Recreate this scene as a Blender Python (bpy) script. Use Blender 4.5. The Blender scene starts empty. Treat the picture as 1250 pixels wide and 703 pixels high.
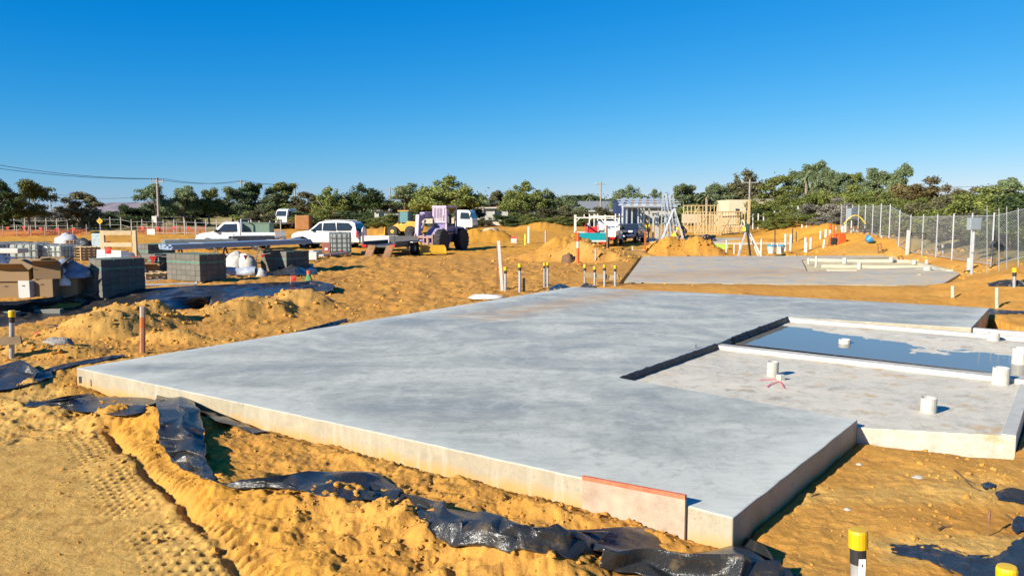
import bpy, bmesh, math, random
import numpy as np
from mathutils import Vector, Matrix, Euler
S = bpy.context.scene
# ---------------------------------------------------------------- camera
F = 960.0; HC = 2.1; PITCH = math.atan(89.5/F)
cp, sp = math.cos(PITCH), math.sin(PITCH)
cam = bpy.data.cameras.new('camera'); camo = bpy.data.objects.new('camera', cam)
S.collection.objects.link(camo); S.camera = camo
cam.sensor_width = 36; cam.lens = 36*F/1250; cam.clip_start = .05; cam.clip_end = 9000
camo.location = (0, 0, HC); camo.rotation_euler = (math.radians(90)-PITCH, 0, 0)
# ---------------------------------------------------------------- world, sun, exposure
SUN_EL = math.radians(25.5); SDX, SDY = .777, .63          # shadows fall to the right and away
w = bpy.data.worlds.new('World'); S.world = w; w.use_nodes = True
nt = w.node_tree; nt.nodes.clear()
sky = nt.nodes.new('ShaderNodeTexSky'); sky.sky_type = 'NISHITA'; sky.sun_disc = False
sky.sun_elevation = SUN_EL; sky.sun_rotation = math.atan2(-SDX, -SDY)
sky.altitude = 0; sky.air_density = 1.0; sky.dust_density = 0.0; sky.ozone_density = 3.5
bg = nt.nodes.new('ShaderNodeBackground'); bg.inputs[1].default_value = .052
wo = nt.nodes.new('ShaderNodeOutputWorld')
# grade the clear sky to a deep azure: per-channel curve c -> min(k*(c-sh)**p, lim*c)
def _m(op, a, b_):
    n = nt.nodes.new('ShaderNodeMath'); n.operation = op
    for i_, v in ((0, a), (1, b_)):
        if isinstance(v, float): n.inputs[i_].default_value = v
        else: nt.links.new(v, n.inputs[i_])
    return n.outputs[0]
sep = nt.nodes.new('ShaderNodeSeparateColor'); cmb = nt.nodes.new('ShaderNodeCombineColor'); nt.links.new(sky.outputs[0], sep.inputs[0])
GK = .1005
for ch, (sh, k_, p_, lim) in enumerate(((.14, 1.05, 1.5, 1.0), (0.0, .83, 1.0, .83), (0.0, 1.05, .55, 1.6))):
    c_ = _m('MULTIPLY', sep.outputs[ch], GK); d_ = _m('MAXIMUM', _m('SUBTRACT', c_, sh), 0.0)
    nt.links.new(_m('DIVIDE', _m('MINIMUM', _m('MULTIPLY', _m('POWER', d_, float(p_)), float(k_)), _m('MULTIPLY', c_, lim)), GK), cmb.inputs[ch])
nt.links.new(cmb.outputs[0], bg.inputs[0]); nt.links.new(bg.outputs[0], wo.inputs[0])
sl = bpy.data.lights.new('sun', 'SUN'); sl.energy = 5.0; sl.angle = math.radians(.53); sl.color = (1, .93, .80)
so = bpy.data.objects.new('sun', sl); S.collection.objects.link(so)
so.rotation_euler = Vector((SDX*math.cos(SUN_EL), SDY*math.cos(SUN_EL), -math.sin(SUN_EL))).to_track_quat('-Z', 'Y').to_euler()
so.location = (-30, -25, 25)
vs = S.view_settings; S.display_settings.display_device = 'sRGB'
vs.view_transform = 'Standard'; vs.look = 'None'; vs.gamma = 1; vs.exposure = 0.95; vs.use_curve_mapping = False
S.cycles.max_bounces = 6; S.cycles.transparent_max_bounces = 24
random.seed(7); rng = np.random.default_rng(7)
# ---------------------------------------------------------------- pixels of the photograph to places
def ray(px, py):
    a = (px-625)/F; b = (351.5-py)/F
    return Vector((a, cp+b*sp, -sp+b*cp))
def P(px, py, z=0.0):
    d = ray(px, py); t = (z-HC)/d.z
    return Vector((d.x*t, d.y*t, z))
def at(px, py, Y):
    d = ray(px, py); t = Y/d.y
    return Vector((d.x*t, Y, HC+d.z*t))
# ---------------------------------------------------------------- noise
def _h(ix, iy, s):
    n = (ix.astype(np.int64)*374761393 + iy.astype(np.int64)*668265263 + s*1442695041) & 0x7fffffff
    n = ((n ^ (n >> 13))*1274126177) & 0x7fffffff
    return ((n ^ (n >> 16)) & 0xffff)/65535.0
def vn(x, y, s=0):
    x = np.asarray(x, float); y = np.asarray(y, float)
    ix = np.floor(x); iy = np.floor(y); fx = x-ix; fy = y-iy
    fx = fx*fx*fx*(fx*(fx*6-15)+10); fy = fy*fy*fy*(fy*(fy*6-15)+10)
    a = _h(ix, iy, s); b = _h(ix+1, iy, s); c = _h(ix, iy+1, s); d = _h(ix+1, iy+1, s)
    return (a*(1-fx)+b*fx)*(1-fy)+(c*(1-fx)+d*fx)*fy
def fbm(x, y, o=4, s=0, g=.5):
    t = 0; a = 1; n = 0
    for i in range(o):
        t = t+a*(vn(x*1.0, y*1.0, s+i*17)-.5); n += a; a *= g
        x, y = x*1.6-y*1.2+3.7, x*1.2+y*1.6-1.3
    return t/n*2
def ss(a, b, x): 
    t = np.clip((np.asarray(x, float)-a)/(b-a), 0, 1); return t*t*(3-2*t)
def segd(x, y, a, b):
    ax, ay = a[0], a[1]; dx, dy = b[0]-ax, b[1]-ay; L2 = dx*dx+dy*dy
    t = np.clip(((x-ax)*dx+(y-ay)*dy)/L2, 0, 1)
    return np.hypot(x-ax-t*dx, y-ay-t*dy), t
# ---------------------------------------------------------------- mesh builder
class MB:
    def __init__(s): s.v = []; s.f = []; s.mi = []; s.cur = 0
    def add(s, vs, fs):
        o = len(s.v); s.v += [tuple(q) for q in vs]
        for f in fs: s.f.append([i+o for i in f]); s.mi.append(s.cur)
        return s
    def box(s, c, size, rz=0, M=None, taper=None):
        hx, hy, hz = size[0]/2, size[1]/2, size[2]/2; t = taper or (1, 1)
        vs = [Vector((x*hx*(t[0] if z > 0 else 1), y*hy*(t[1] if z > 0 else 1), z*hz)) for z in (-1, 1) for y in (-1, 1) for x in (-1, 1)]
        R = M if M is not None else Matrix.Rotation(rz, 3, 'Z')
        return s.add([R@q+Vector(c) for q in vs], [(0,2,3,1),(4,5,7,6),(0,1,5,4),(2,6,7,3),(0,4,6,2),(1,3,7,5)])
    def b2(s, a, b): 
        return s.box(((a[0]+b[0])/2, (a[1]+b[1])/2, (a[2]+b[2])/2), (abs(b[0]-a[0]), abs(b[1]-a[1]), abs(b[2]-a[2])))
    def bar(s, p, q, w, h, up=(0, 0, 1)):
        p, q = Vector(p), Vector(q); d = (q-p); L = d.length; d.normalize(); u = Vector(up)
        if abs(d.dot(u)) > .98: u = Vector((0, 1, 0))
        r = d.cross(u).normalized(); u = r.cross(d).normalized()
        vs = [c+r*(x*w/2)+u*(z*h/2) for c in (p, q) for x, z in ((-1,-1),(1,-1),(1,1),(-1,1))]
        return s.add(vs, [(0,1,2,3),(7,6,5,4),(0,4,5,1),(1,5,6,2),(2,6,7,3),(3,7,4,0)])
    def tube(s, pts, r, n=8, cap=True):
        pts = [Vector(p) for p in pts]; rs = r if isinstance(r, (list, tuple)) else [r]*len(pts)
        vs = []; fs = []; pu = None
        for i, p in enumerate(pts):
            d = (pts[min(i+1, len(pts)-1)]-pts[max(i-1, 0)]).normalized()
            u = pu if pu is not None else (Vector((0, 0, 1)) if abs(d.z) < .9 else Vector((1, 0, 0)))
            a = d.cross(u).normalized(); u = a.cross(d).normalized(); pu = u
            vs += [p+(a*math.cos(k*2*math.pi/n)+u*math.sin(k*2*math.pi/n))*rs[i] for k in range(n)]
        for i in range(len(pts)-1):
            for k in range(n): fs.append((i*n+k, i*n+(k+1)%n, (i+1)*n+(k+1)%n, (i+1)*n+k))
        if cap: fs.append(tuple(range(n-1, -1, -1))); fs.append(tuple((len(pts)-1)*n+k for k in range(n)))
        return s.add(vs, fs)
    def lathe(s, prof, n=16, M=None):
        M = M or Matrix.Identity(4); vs = []; fs = []
        for r, z in prof: vs += [M@Vector((r*math.cos(k*2*math.pi/n), r*math.sin(k*2*math.pi/n), z)) for k in range(n)]
        for i in range(len(prof)-1):
            for k in range(n): fs.append((i*n+k, i*n+(k+1)%n, (i+1)*n+(k+1)%n, (i+1)*n+k))
        fs.append(tuple(range(n-1, -1, -1))); fs.append(tuple((len(prof)-1)*n+k for k in range(n)))
        return s.add(vs, fs)
    def prism(s, poly, z0, z1):
        n = len(poly); vs = [(p[0], p[1], z0) for p in poly]+[(p[0], p[1], z1) for p in poly]
        return s.add(vs, [tuple(range(n-1, -1, -1)), tuple(range(n, 2*n))]+[(i, (i+1)%n, n+(i+1)%n, n+i) for i in range(n)])
    def side(s, poly, y0, y1, inset=None):
        """polygon in x,z extruded along y; inset(x,z) narrows it"""
        n = len(poly); g = inset or (lambda x, z: 0)
        vs = [(x, y0+g(x, z), z) for x, z in poly]+[(x, y1-g(x, z), z) for x, z in poly]
        return s.add(vs, [tuple(range(n)), tuple(range(2*n-1, n-1, -1))]+[(n+i, n+(i+1)%n, (i+1)%n, i) for i in range(n)])
    def grid(s, fn, nu, nv):
        vs = [fn(i/nu, j/nv) for j in range(nv+1) for i in range(nu+1)]
        return s.add(vs, [(j*(nu+1)+i, j*(nu+1)+i+1, (j+1)*(nu+1)+i+1, (j+1)*(nu+1)+i) for j in range(nv) for i in range(nu)])
    def mesh(s, name, smooth=False, recalc=True):
        m = bpy.data.meshes.new(name); m.from_pydata(s.v, [], s.f)
        if any(s.mi): m.polygons.foreach_set('material_index', s.mi)
        if recalc and len(s.f) < 60000:
            bm = bmesh.new(); bm.from_mesh(m); bmesh.ops.recalc_face_normals(bm, faces=bm.faces); bm.to_mesh(m); bm.free()
        if smooth: m.polygons.foreach_set('use_smooth', [True]*len(m.polygons))
        m.update(); return m
    def build(s, name, mats, parent=None, loc=None, rz=0, bevel=0, smooth=False, recalc=True, label=None, cat=None, group=None, kind=None, solid=0):
        o = link(name, s.mesh(name, smooth, recalc), mats, parent)
        if loc is not None: o.location = loc
        o.rotation_euler.z = rz
        if solid: md = o.modifiers.new('solid', 'SOLIDIFY'); md.thickness = solid; md.offset = 0
        if bevel: md = o.modifiers.new('bevel', 'BEVEL'); md.width = bevel; md.segments = 2; md.limit_method = 'ANGLE'
        tag(o, label, cat, group, kind); return o
def link(name, data, mats=None, parent=None):
    o = bpy.data.objects.new(name, data); S.collection.objects.link(o)
    if mats is not None:
        for m in (mats if isinstance(mats, (list, tuple)) else [mats]): data.materials.append(m)
    if parent: o.parent = parent
    return o
def tag(o, label=None, cat=None, group=None, kind=None):
    if label: o['label'] = label
    if cat: o['category'] = cat
    if group: o['group'] = group
    if kind: o['kind'] = kind
    return o
def thing(name, label, cat, loc=(0, 0, 0), rz=0, group=None):
    o = bpy.data.objects.new(name, None); S.collection.objects.link(o); o.empty_display_size = .2
    o.location = loc; o.rotation_euler.z = rz; return tag(o, label, cat, group)
def dup(o, loc=None, rz=None, label=None, group=None, scale=None, parent=None):
    c = o.copy(); S.collection.objects.link(c); c.parent = parent
    if loc is not None: c.location = loc
    if rz is not None: c.rotation_euler.z = rz
    if scale is not None: c.scale = scale if isinstance(scale, (tuple, list)) else (scale,)*3
    tag(c, label, None, group)
    for ch in KIDS(o): dup(ch, parent=c)
    return c
def KIDS(o): return list(o.children)
# ---------------------------------------------------------------- materials
def nodes(name):
    m = bpy.data.materials.new(name); m.use_nodes = True; t = m.node_tree
    return m, t, t.nodes['Principled BSDF']
class N:
    def __init__(s, t): s.t = t
    def __call__(s, kind, ins=None, **kw):
        n = s.t.nodes.new('ShaderNode'+kind)
        for k, v in kw.items(): setattr(n, k, v)
        for k, v in (ins or {}).items():
            if hasattr(v, 'links') or isinstance(v, bpy.types.NodeSocket): s.t.links.new(v, n.inputs[k])
            else: n.inputs[k].default_value = v
        return n
    def math(s, op, a, b=0.0, c=0.0, clamp=False): return s('Math', {0: a, 1: b, 2: c}, operation=op, use_clamp=clamp).outputs[0]
    def noise(s, co, scale, detail=4, rough=.55, dist=0): return s('TexNoise', {'Vector': co, 'Scale': scale, 'Detail': detail, 'Roughness': rough, 'Distortion': dist}).outputs[0]
    def ramp(s, f, stops):
        n = s('ValToRGB', {0: f}); e = n.color_ramp.elements
        while len(e) < len(stops): e.new(.5)
        for q, (p, c) in zip(e, stops): q.position = p; q.color = (*c, 1) if len(c) == 3 else c
        return n.outputs[0]
    def mix(s, f, a, b, mode='MIX'):
        n = s('Mix', data_type='RGBA', blend_type=mode)
        for i, v in ((0, f), (6, a), (7, b)):
            if isinstance(v, bpy.types.NodeSocket): s.t.links.new(v, n.inputs[i])
            else: n.inputs[i].default_value = v if i == 0 else (*v, 1)
        return n.outputs[2]
_MC = {}
def mat(name, col, rough=.6, metal=0, var=.18, scale=6, bump=0, bscale=60, dirt=0, dirtcol=(.42, .24, .08), rnd=.12, spec=.5, coat=0):
    if name in _MC: return _MC[name]
    m, t, b = nodes(name); n = N(t)
    co = n('TexCoord').outputs['Object']; oi = n('ObjectInfo').outputs['Random']
    f = n.noise(co, scale, 5, .6)
    a = tuple(max(0, c*(1-var)) for c in col); c2 = tuple(min(1, c*(1+var)) for c in col)
    c = n.ramp(f, [(.3, a), (.7, c2)])
    v = n.math('MULTIPLY_ADD', oi, 2*rnd, 1-rnd)
    c = n.mix(1.0, c, n('CombineColor', {0: v, 1: v, 2: v}).outputs[0], 'MULTIPLY')
    if dirt:
        g = n.ramp(n.noise(co, scale*1.7, 6, .65), [(.62-.25*dirt, (0, 0, 0)), (.85, (1, 1, 1))])
        c = n.mix(n.math('MULTIPLY', g, min(1, dirt)), c, dirtcol)
    t.links.new(c, b.inputs['Base Color'])
    r = n.ramp(n.noise(co, scale*2, 3), [(.3, (rough*.85,)*3), (.7, (min(1, rough*1.15),)*3)]); t.links.new(r, b.inputs['Roughness'])
    b.inputs['Metallic'].default_value = metal; b.inputs['Specular IOR Level'].default_value = spec; b.inputs['Coat Weight'].default_value = coat
    if bump:
        bn = n('Bump', {'Height': n.noise(co, bscale, 5, .65), 'Strength': bump, 'Distance': .02}); t.links.new(bn.outputs[0], b.inputs['Normal'])
    _MC[name] = m; return m
# ================================================================ THE SETTING: sand ground
def W2(px, py, z=-.22): p = P(px, py, z); return (p.x, p.y)
SLAB = [(93,449),(455,527),(714,585),(895,632),(1047,512),(1238,531),(1268,455),(1320,408),(1208,376),(700,350)]
SLABW = [tuple(P(a, b, 0))[:2] for a, b in SLAB]
SL2 = [(762,344),(1150,347),(1172,334),(1085,312),(785,313)]
SL2W = [tuple(P(a, b, 0))[:2] for a, b in SL2]
def polydist(x, y, poly):
    """signed distance, negative inside"""
    x = np.asarray(x, float); y = np.asarray(y, float); d = np.full(x.shape, 1e9); ins = np.zeros(x.shape, bool); n = len(poly)
    for i in range(n):
        a, b = poly[i], poly[(i+1)%n]; q, _ = segd(x, y, a, b); d = np.minimum(d, q)
        c = ((a[1] > y) != (b[1] > y)) & (x < (b[0]-a[0])*(y-a[1])/(b[1]-a[1]+1e-12)+a[0]); ins ^= c
    return np.where(ins, -d, d)
FENX, FENY = 17.1, 28.0
# (x, y, height, rx, ry, power)
def pile(px, py, Y, h, rx, ry=None, pw=1.3): p = at(px, py, Y); return (p.x, Y, h*(1 if Y < 25 else .9 if 650 < px < 780 and Y < 46 else .74), rx, ry or rx, pw)
PILES = [pile(146,380,16.0,.50,1.05,1.0,1.1), pile(112,400,15.0,.26,.9,.6,1.5), pile(200,392,16.4,.24,.5,.4,1.6),
 pile(310,375,18.3,.44,.85,.75,1.3), pile(366,365,19.6,.46,.95,.8,1.3), pile(262,385,17.4,.30,.7,.5,1.5), pile(210,412,14.4,.20,.6,.35,1.7), pile(30,425,13.3,.15,.8,.5,1.7), pile(80,432,12.9,.14,.5,.3,1.7),
 pile(700,300,42.5,1.35,2.0,1.8,1.15), pile(680,300,40.5,.8,1.9,1.6,1.2), pile(718,300,38.6,1.25,1.35,1.3,1.15), pile(748,300,38.2,1.1,1.15,1.1,1.2), pile(775,300,40.0,.85,1.0,1.0,1.4),
 pile(805,300,44.5,.8,1.1,1.1,2.2), pile(832,300,44.5,.85,1.3,1.1,2.2), pile(860,300,44.3,.8,1.1,1.0,2.4),
 pile(572,290,61,1.0,1.6,1.2,1.4), pile(592,290,62,.95,2.2,1.4,1.4), pile(609,290,62,.6,1.3,1,1.4),
 pile(664,276,92,1.3,3.6,2.5,1.2), pile(520,285,60,.35,2,1.2), pile(640,298,52,.18,2.5,1.2,1.6),
 pile(470,283,75,.8,4.5,2,2.0), pile(440,281,78,.7,4,2,2.0), pile(520,281,76,.7,3.5,2,2.0),
 pile(985,300,52,.25,3.0,.8,2), pile(945,305,44.0,.16,4.0,.5,2), pile(1020,303,45,.2,3,.5,2), pile(1040,297,47,.35,1.2,.8,1.5),
 pile(1000,277,62,.7,2.5,1.2,1.6), pile(955,280,66,.8,3,1.5,1.6), pile(930,287,60,.5,3,1.2,1.6),
 pile(1140,305,29.5,.35,1.3,.8,1.4), pile(1190,315,27,.45,1.5,.8,1.5), pile(1085,298,40,.5,2.0,1.2,1.5), pile(1115,298,36,.4,1.6,1.0,1.5),
 pile(1130,318,30.5,.32,.8,.6,1.6), pile(100,280,82,.35,8,1.0,2), pile(60,262,110,1.0,3,2,1.3), pile(230,268,120,1.4,16,5,3), pile(310,268,125,1.6,12,5,3)]
# rough lumps of dug sand beside the slab
def lumps(pxpy, z=-.2): return [(*W2(a, b, z), h, r) for a, b, h, r in pxpy]
LUMPS = lumps([(772,627,.22,.20),(745,622,.14,.16),(735,628,.08,.2),(800,640,.09,.2),(690,625,.07,.18),(640,615,.05,.2),(590,600,.05,.25),(520,575,.06,.3),(440,560,.06,.3),(350,540,.06,.25),(560,640,.05,.2),
 (215,520,.14,.38),(180,515,.13,.35),(150,508,.12,.3),(245,545,.10,.3),(120,520,.10,.25),(60,505,.10,.3),(20,500,.09,.3),(90,475,.07,.2),(40,470,.06,.2),
 (260,600,.10,.4),(330,610,.11,.4),(400,625,.12,.35),(450,650,.10,.3),(500,660,.10,.3),(570,680,.10,.35),(640,690,.10,.35),(700,700,.09,.3),
 (300,650,.06,.35),(380,680,.06,.3),(470,700,.06,.3),(160,560,.05,.25),(540,655,.08,.2),(610,668,.08,.2),(680,690,.06,.2),
 (425,615,.06,.15),(475,640,.07,.14),(490,612,.04,.12),(1180,600,.04,.3),(1220,580,.04,.2),(1110,640,.03,.3),(1140,560,.03,.3)])
TA = np.array(W2(128, 520, -.2)); TB = np.array(W2(318, 715, -.2)); TB = TA+(TB-TA)*1.6     # wheel rut
TD = (TB-TA)/np.linalg.norm(TB-TA); TN = np.array((-TD[1], TD[0]))
if TN[0] < 0: TN = -TN
BANK_A, BANK_B, BANK_C = W2(-260, 392, -.1), W2(160, 358, -.05), W2(402, 349, -.1)
def terr(x, y, detail=False):
    x = np.atleast_1d(np.asarray(x, float)); y = np.atleast_1d(np.asarray(y, float))
    z = -.22+.85*ss(38, 130, y)
    q = .971*(x-FENX)-.24*(y-FENY)
    z = z+(1.0*ss(-4.6, -.3, q)+.25*ss(0, 8, q))*ss(14, 27, y)+3.6*ss(3, 55, q)*ss(35, 90, y)
    wob = fbm(x*.9, y*.9, 3, 5)
    for (cx, cy, h, rx, ry, pw) in PILES:
        k = np.abs(x-cx) < rx*2.4; k &= np.abs(y-cy) < ry*2.4
        if not k.any(): continue
        xx = x[k]; yy = y[k]; r = np.sqrt(((xx-cx)/rx)**2+((yy-cy)/ry)**2)*(1+.28*fbm(xx*1.3/rx*.8, yy*1.3/ry*.8, 3, int(abs(cx)*10)))
        r = np.maximum(r, 0); add = h*np.clip(1-(r/1.25)**pw, 0, 1); add = np.where(r < 1.25, add, 0)
        add = add*.85+h*.15*np.exp(-(r/1.1)**2); add = add*(1+.22*fbm(xx*2.2, yy*2.2, 4, 88, .6)*np.clip(add/h*2, 0, 1))
        z[k] = z[k]+add
    # pad and plastic-lined trench on the left
    d1, t1 = segd(x, y, BANK_A, BANK_B); d2, t2 = segd(x, y, BANK_B, BANK_C)
    ux, uy = BANK_C[0]-BANK_B[0], BANK_C[1]-BANK_B[1]; L = math.hypot(ux, uy)
    side = ((x-BANK_B[0])*uy-(y-BANK_B[1])*ux)/L                                  # + = camera side
    vx, vy = BANK_B[0]-BANK_A[0], BANK_B[1]-BANK_A[1]; L2 = math.hypot(vx, vy)
    sideA = ((x-BANK_A[0])*vy-(y-BANK_A[1])*vx)/L2
    sd = np.where(x > BANK_B[0], side, sideA)
    m = ss(BANK_C[0]+.3, BANK_C[0]-1.5, x)
    z = z+.16*ss(.1, -.4, sd)*ss(-7, -3, sd)*m
    tr = ss(0, .5, sd)*ss(3.4, 2.2, sd)*m*ss(-5.2, -7.0, x+.35*(y-16))
    z = z-.32*tr
    # foreground relief
    for (cx, cy, h, r) in LUMPS:
        k = (np.abs(x-cx) < r*2.6) & (np.abs(y-cy) < r*2.6)
        if k.any():
            xx = x[k]; yy = y[k]; d = np.hypot(xx-cx, yy-cy)/r*(1+.3*fbm(xx*5, yy*5, 3, 3)); z[k] += h*np.exp(-d*d)
    near = ss(26, 8, y)
    a = (x-TA[0])*TD[0]+(y-TA[1])*TD[1]; wv = (x-TA[0])*TN[0]+(y-TA[1])*TN[1]
    on = ss(-.1, .35, a)
    wj = wv+.02*fbm(a*3, wv*3, 2, 9)
    wn = .35+.9*vn(a*1.3, wv*1.3, 41)
    rut = on*(-.075*np.exp(-(wj/.055)**2)*wn+.036*np.exp(-((wj-.30)/.2)**2)*wn)
    lug = .5+.5*np.sin(a*2*math.pi/.115+wv*4+.8*vn(a*5, wv*5, 44)); pit = np.sin(a*2*math.pi/.105+wv*9+4.5*vn(a*3.3, wv*3.3, 2))*np.sin(wv*2*math.pi/.15+1.5*vn(a*4, wv*4, 45))
    rut = rut-on*.050*ss(.45, .85, lug)*np.exp(-((wj-.12)/.075)**4)*(.4+.8*vn(a*2.3, wv, 46))
    rut = rut-on*.022*ss(.1, .8, pit+1.1*(vn(a*9, wv*9, 48)-.5))*ss(-.05, -.15, wj)*ss(-.62, -.3, wj)*ss(.22, .5, vn(a*2.6, wv*3.2, 47))
    z = z+rut*near
    z = z+.035*near*ss(.3, .9, wv)*ss(14, 9, y)*ss(.5, -2, x-1.2)            # dug strip is higher than the track
    # spoil to the right of the slab slopes down to its side wall
    sd1 = polydist(x, y, SLABW)
    front = ss(2.2, 3.4, x-.6*(y-5.0)+1.0) if False else 0
    z = np.where(sd1 < .6, np.minimum(z, -.255+.33*np.clip(sd1, 0, 1)+.02*fbm(x*4, y*4, 3, 6)), z)
    z = z+wob*(.05*ss(10, 30, y)+.02)*ss(0, .6, sd1)
    if detail:
        dn = ss(150, 30, y)
        flat = on*ss(.0, -.2, wv)*ss(-2.6, -1.8, wv)*near                        # rolled smooth part left of the rut
        right = ss(.8, 2.0, x)*ss(12, 9, y)
        amp = (1-.75*flat)*(1-.6*right)
        ridge = 1-np.abs(fbm(x*2.3, y*2.3, 4, 21))*2
        z = z+dn*amp*(.034*fbm(x*2.1, y*2.1, 4, 31)+.022*np.clip(ridge, 0, 1)**2*vn(x*.8, y*.8, 77)+.028*fbm(x*7, y*7, 5, 11, .65))
        cl = vn(x*11, y*11, 61); z = z+near*amp*.022*ss(.62, .9, cl)*ss(.35, .65, vn(x*1.4, y*1.4, 62))
        cl2 = vn(x*24, y*24, 63); z = z+near*amp*.010*ss(.6, .95, cl2)
        foot = vn(x*5.5, y*5.5, 64); z = z-near*amp*.02*ss(.72, .95, foot)
        # churned, wheel-marked field further back
        fld = ss(14, 20, y)*ss(75, 45, y)*ss(9, 4, x-.15*y)
        c1 = x*.9+y*.12; c2 = x*.45-y*.2
        z = z+fld*(.055*fbm(x*.32+.1*y, y*1.7-.2*x, 4, 51)+.03*np.abs(fbm(x*.25+.2*y, y*2.6-.4*x, 3, 54))+.010*np.sin(c1*9+3*vn(x*.3, y*.2, 3))*vn(x*.25, y*.3, 8)+.09*fbm(x*2.6, y*2.6, 4, 52, .65)*ss(.3, .7, vn(x*.35, y*.35, 53)))
    sd2 = polydist(x, y, SL2W)
    z = np.where((sd2 < 4) & (sd2 > 0), np.minimum(z, .0+.30*np.clip(sd2-.2, 0, 9)), z); z = np.where(sd2 < 2.5, np.maximum(z, -.035-.2*ss(.6, 2.5, sd2)+.02*fbm(x*3, y*3, 3, 4)), z)
    z = np.where(sd1 < 0, np.minimum(z, -.45), z); z = np.where(sd2 < .1, np.minimum(z, -.3), z)
    return z
def tz(x, y): return float(terr(np.array([x]), np.array([y]))[0])
def G(px, py, lift=0.0):
    """place on the ground seen at a pixel"""
    z = -.22
    for i in range(14):
        p = P(px, py, min(z, 1.6)); z = .5*z+.5*tz(p.x, p.y)
    p = P(px, py, z); return Vector((p.x, p.y, tz(p.x, p.y)+lift))
def on(px, Y, lift=0.0):
    z = 0
    for i in range(2):
        dep = Y*cp+(HC-z)*sp; x = (px-625)/F*dep; z = tz(x, Y)
    return Vector((x, Y, z+lift))
def ppm(Y): return F/Y
def make_ground():
    t = np.concatenate([-np.geomspace(30, .86, 16), np.linspace(-.84, .84, 860), np.geomspace(.86, 30, 16)])
    yv = np.concatenate([[1.6, 2.4, 3.0], np.geomspace(3.2, 4.55, 40, endpoint=False), np.geomspace(4.55, 9.2, 270, endpoint=False), np.geomspace(9.2, 70, 330), np.geomspace(71, 420, 90), np.geomspace(440, 6000, 24)])
    T, Y = np.meshgrid(t, yv); X = T*Y
    Z = terr(X.ravel(), Y.ravel(), True).reshape(X.shape)
    X0 = np.concatenate([X[:1]*40, X]); Y0 = np.concatenate([np.full((1, len(t)), -250.0), Y]); Z0 = np.concatenate([np.full((1, len(t)), -.3), Z])
    nr, nc = X0.shape; co = np.stack([X0, Y0, Z0], -1).reshape(-1, 3)
    idx = np.arange(nr*nc).reshape(nr, nc)
    q = np.stack([idx[:-1, :-1], idx[:-1, 1:], idx[1:, 1:], idx[1:, :-1]], -1).reshape(-1, 4)
    m = bpy.data.meshes.new('ground'); m.vertices.add(len(co)); m.vertices.foreach_set('co', co.ravel())
    m.loops.add(q.size); m.loops.foreach_set('vertex_index', q.ravel().astype(np.int32))
    m.polygons.add(len(q)); m.polygons.foreach_set('loop_start', np.arange(0, q.size, 4, dtype=np.int32)); m.polygons.foreach_set('loop_total', np.full(len(q), 4, np.int32))
    m.polygons.foreach_set('use_smooth', np.ones(len(q), bool)); m.update(calc_edges=True)
    # sorts of sand: R pale dry, G deep yellow, B brown churned, A far pasture / scrub floor
    x, y = co[:, 0], co[:, 1]
    wv = (x-TA[0])*TN[0]+(y-TA[1])*TN[1]; al = (x-TA[0])*TD[0]+(y-TA[1])*TD[1]
    pale = ss(.12, -.2, wv)*ss(22, 9, y)*.9
    pale = np.maximum(pale, ss(1.2, 2.2, x)*ss(14, 9, y)*1.1*ss(.4, .75, vn(x*1.1+.5*fbm(x*3, y*3, 3, 7), y*1.9, 97)))
    yel = np.exp(-((wv-.3)/.3)**2)*ss(16, 8, y)*.9*(.3+.7*vn(x*2.5, y*2.5, 95))
    for (cx, cy, h, rx, ry, pw) in PILES:
        k = np.exp(-(((x-cx)/rx)**2+((y-cy)/ry)**2))
        sx = cx/cy*F+625
        if 655 < sx < 702 or 560 < sx < 615 or sx > 790 and cy > 40: yel = np.maximum(yel, 1.0*k)
        elif cy < 45 or 650 < sx < 680: pale = np.maximum(pale, .75*np.minimum(1, 1.3*k))
    yel = np.maximum(yel, ss(38, 50, y)*.75*ss(140, 110, y))
    br = .6*ss(13, 20, y)*ss(52, 40, y)*ss(8, 3, x-.15*y)*(.55+.45*vn(x*.4, y*.4, 91))
    br = np.maximum(br, .55*ss(-2, -8, x)*ss(9, 13, y)*ss(30, 20, y)*vn(x*.9, y*.9, 92))
    far = np.maximum(ss(104, 122, y), ss(-.2, 1.2, .971*(x-FENX)-.24*(y-FENY)))
    far = np.maximum(far, ss(-22, -30, x+.3*(y-80))*ss(80, 95, y))
    col = np.stack([pale, yel, br, far], -1).clip(0, 1).astype(np.float32)
    at_ = m.color_attributes.new('sand', 'FLOAT_COLOR', 'POINT'); at_.data.foreach_set('color', col.ravel())
    return m
mg, t, b = nodes('sand'); n = N(t)
co = n('NewGeometry').outputs['Position']; vc = n('VertexColor', layer_name='sand'); sc_ = n('SeparateColor', {0: vc.outputs['Color']})
big = n.noise(co, .7, 5, .6); mid = n.noise(co, 5, 6, .65); fine = n.noise(co, 140, 3, .7)
c = n.mix(n.ramp(big, [(.35, (0, 0, 0)), (.65, (1, 1, 1))]), (.52, .236, .036), (.61, .312, .060))
c = n.mix(n.math('MULTIPLY', sc_.outputs[0], n.ramp(mid, [(.25, (.55,)*3), (.6, (1,)*3)])), c, (.60, .37, .10))
c = n.mix(n.math('MULTIPLY', sc_.outputs[1], n.ramp(mid, [(.2, (.45,)*3), (.6, (1,)*3)])), c, (.62, .288, .022))
c = n.mix(n.math('MULTIPLY', sc_.outputs[2], n.ramp(mid, [(.3, (.5,)*3), (.6, (1,)*3)])), c, (.40, .185, .045))
c = n.mix(n.ramp(mid, [(.30, (.55,)*3), (.5, (0,)*3)]), c, (.27, .125, .028))
c = n.mix(n.ramp(fine, [(.33, (.65,)*3), (.55, (0,)*3)]), c, (.27, .135, .035))
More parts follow.
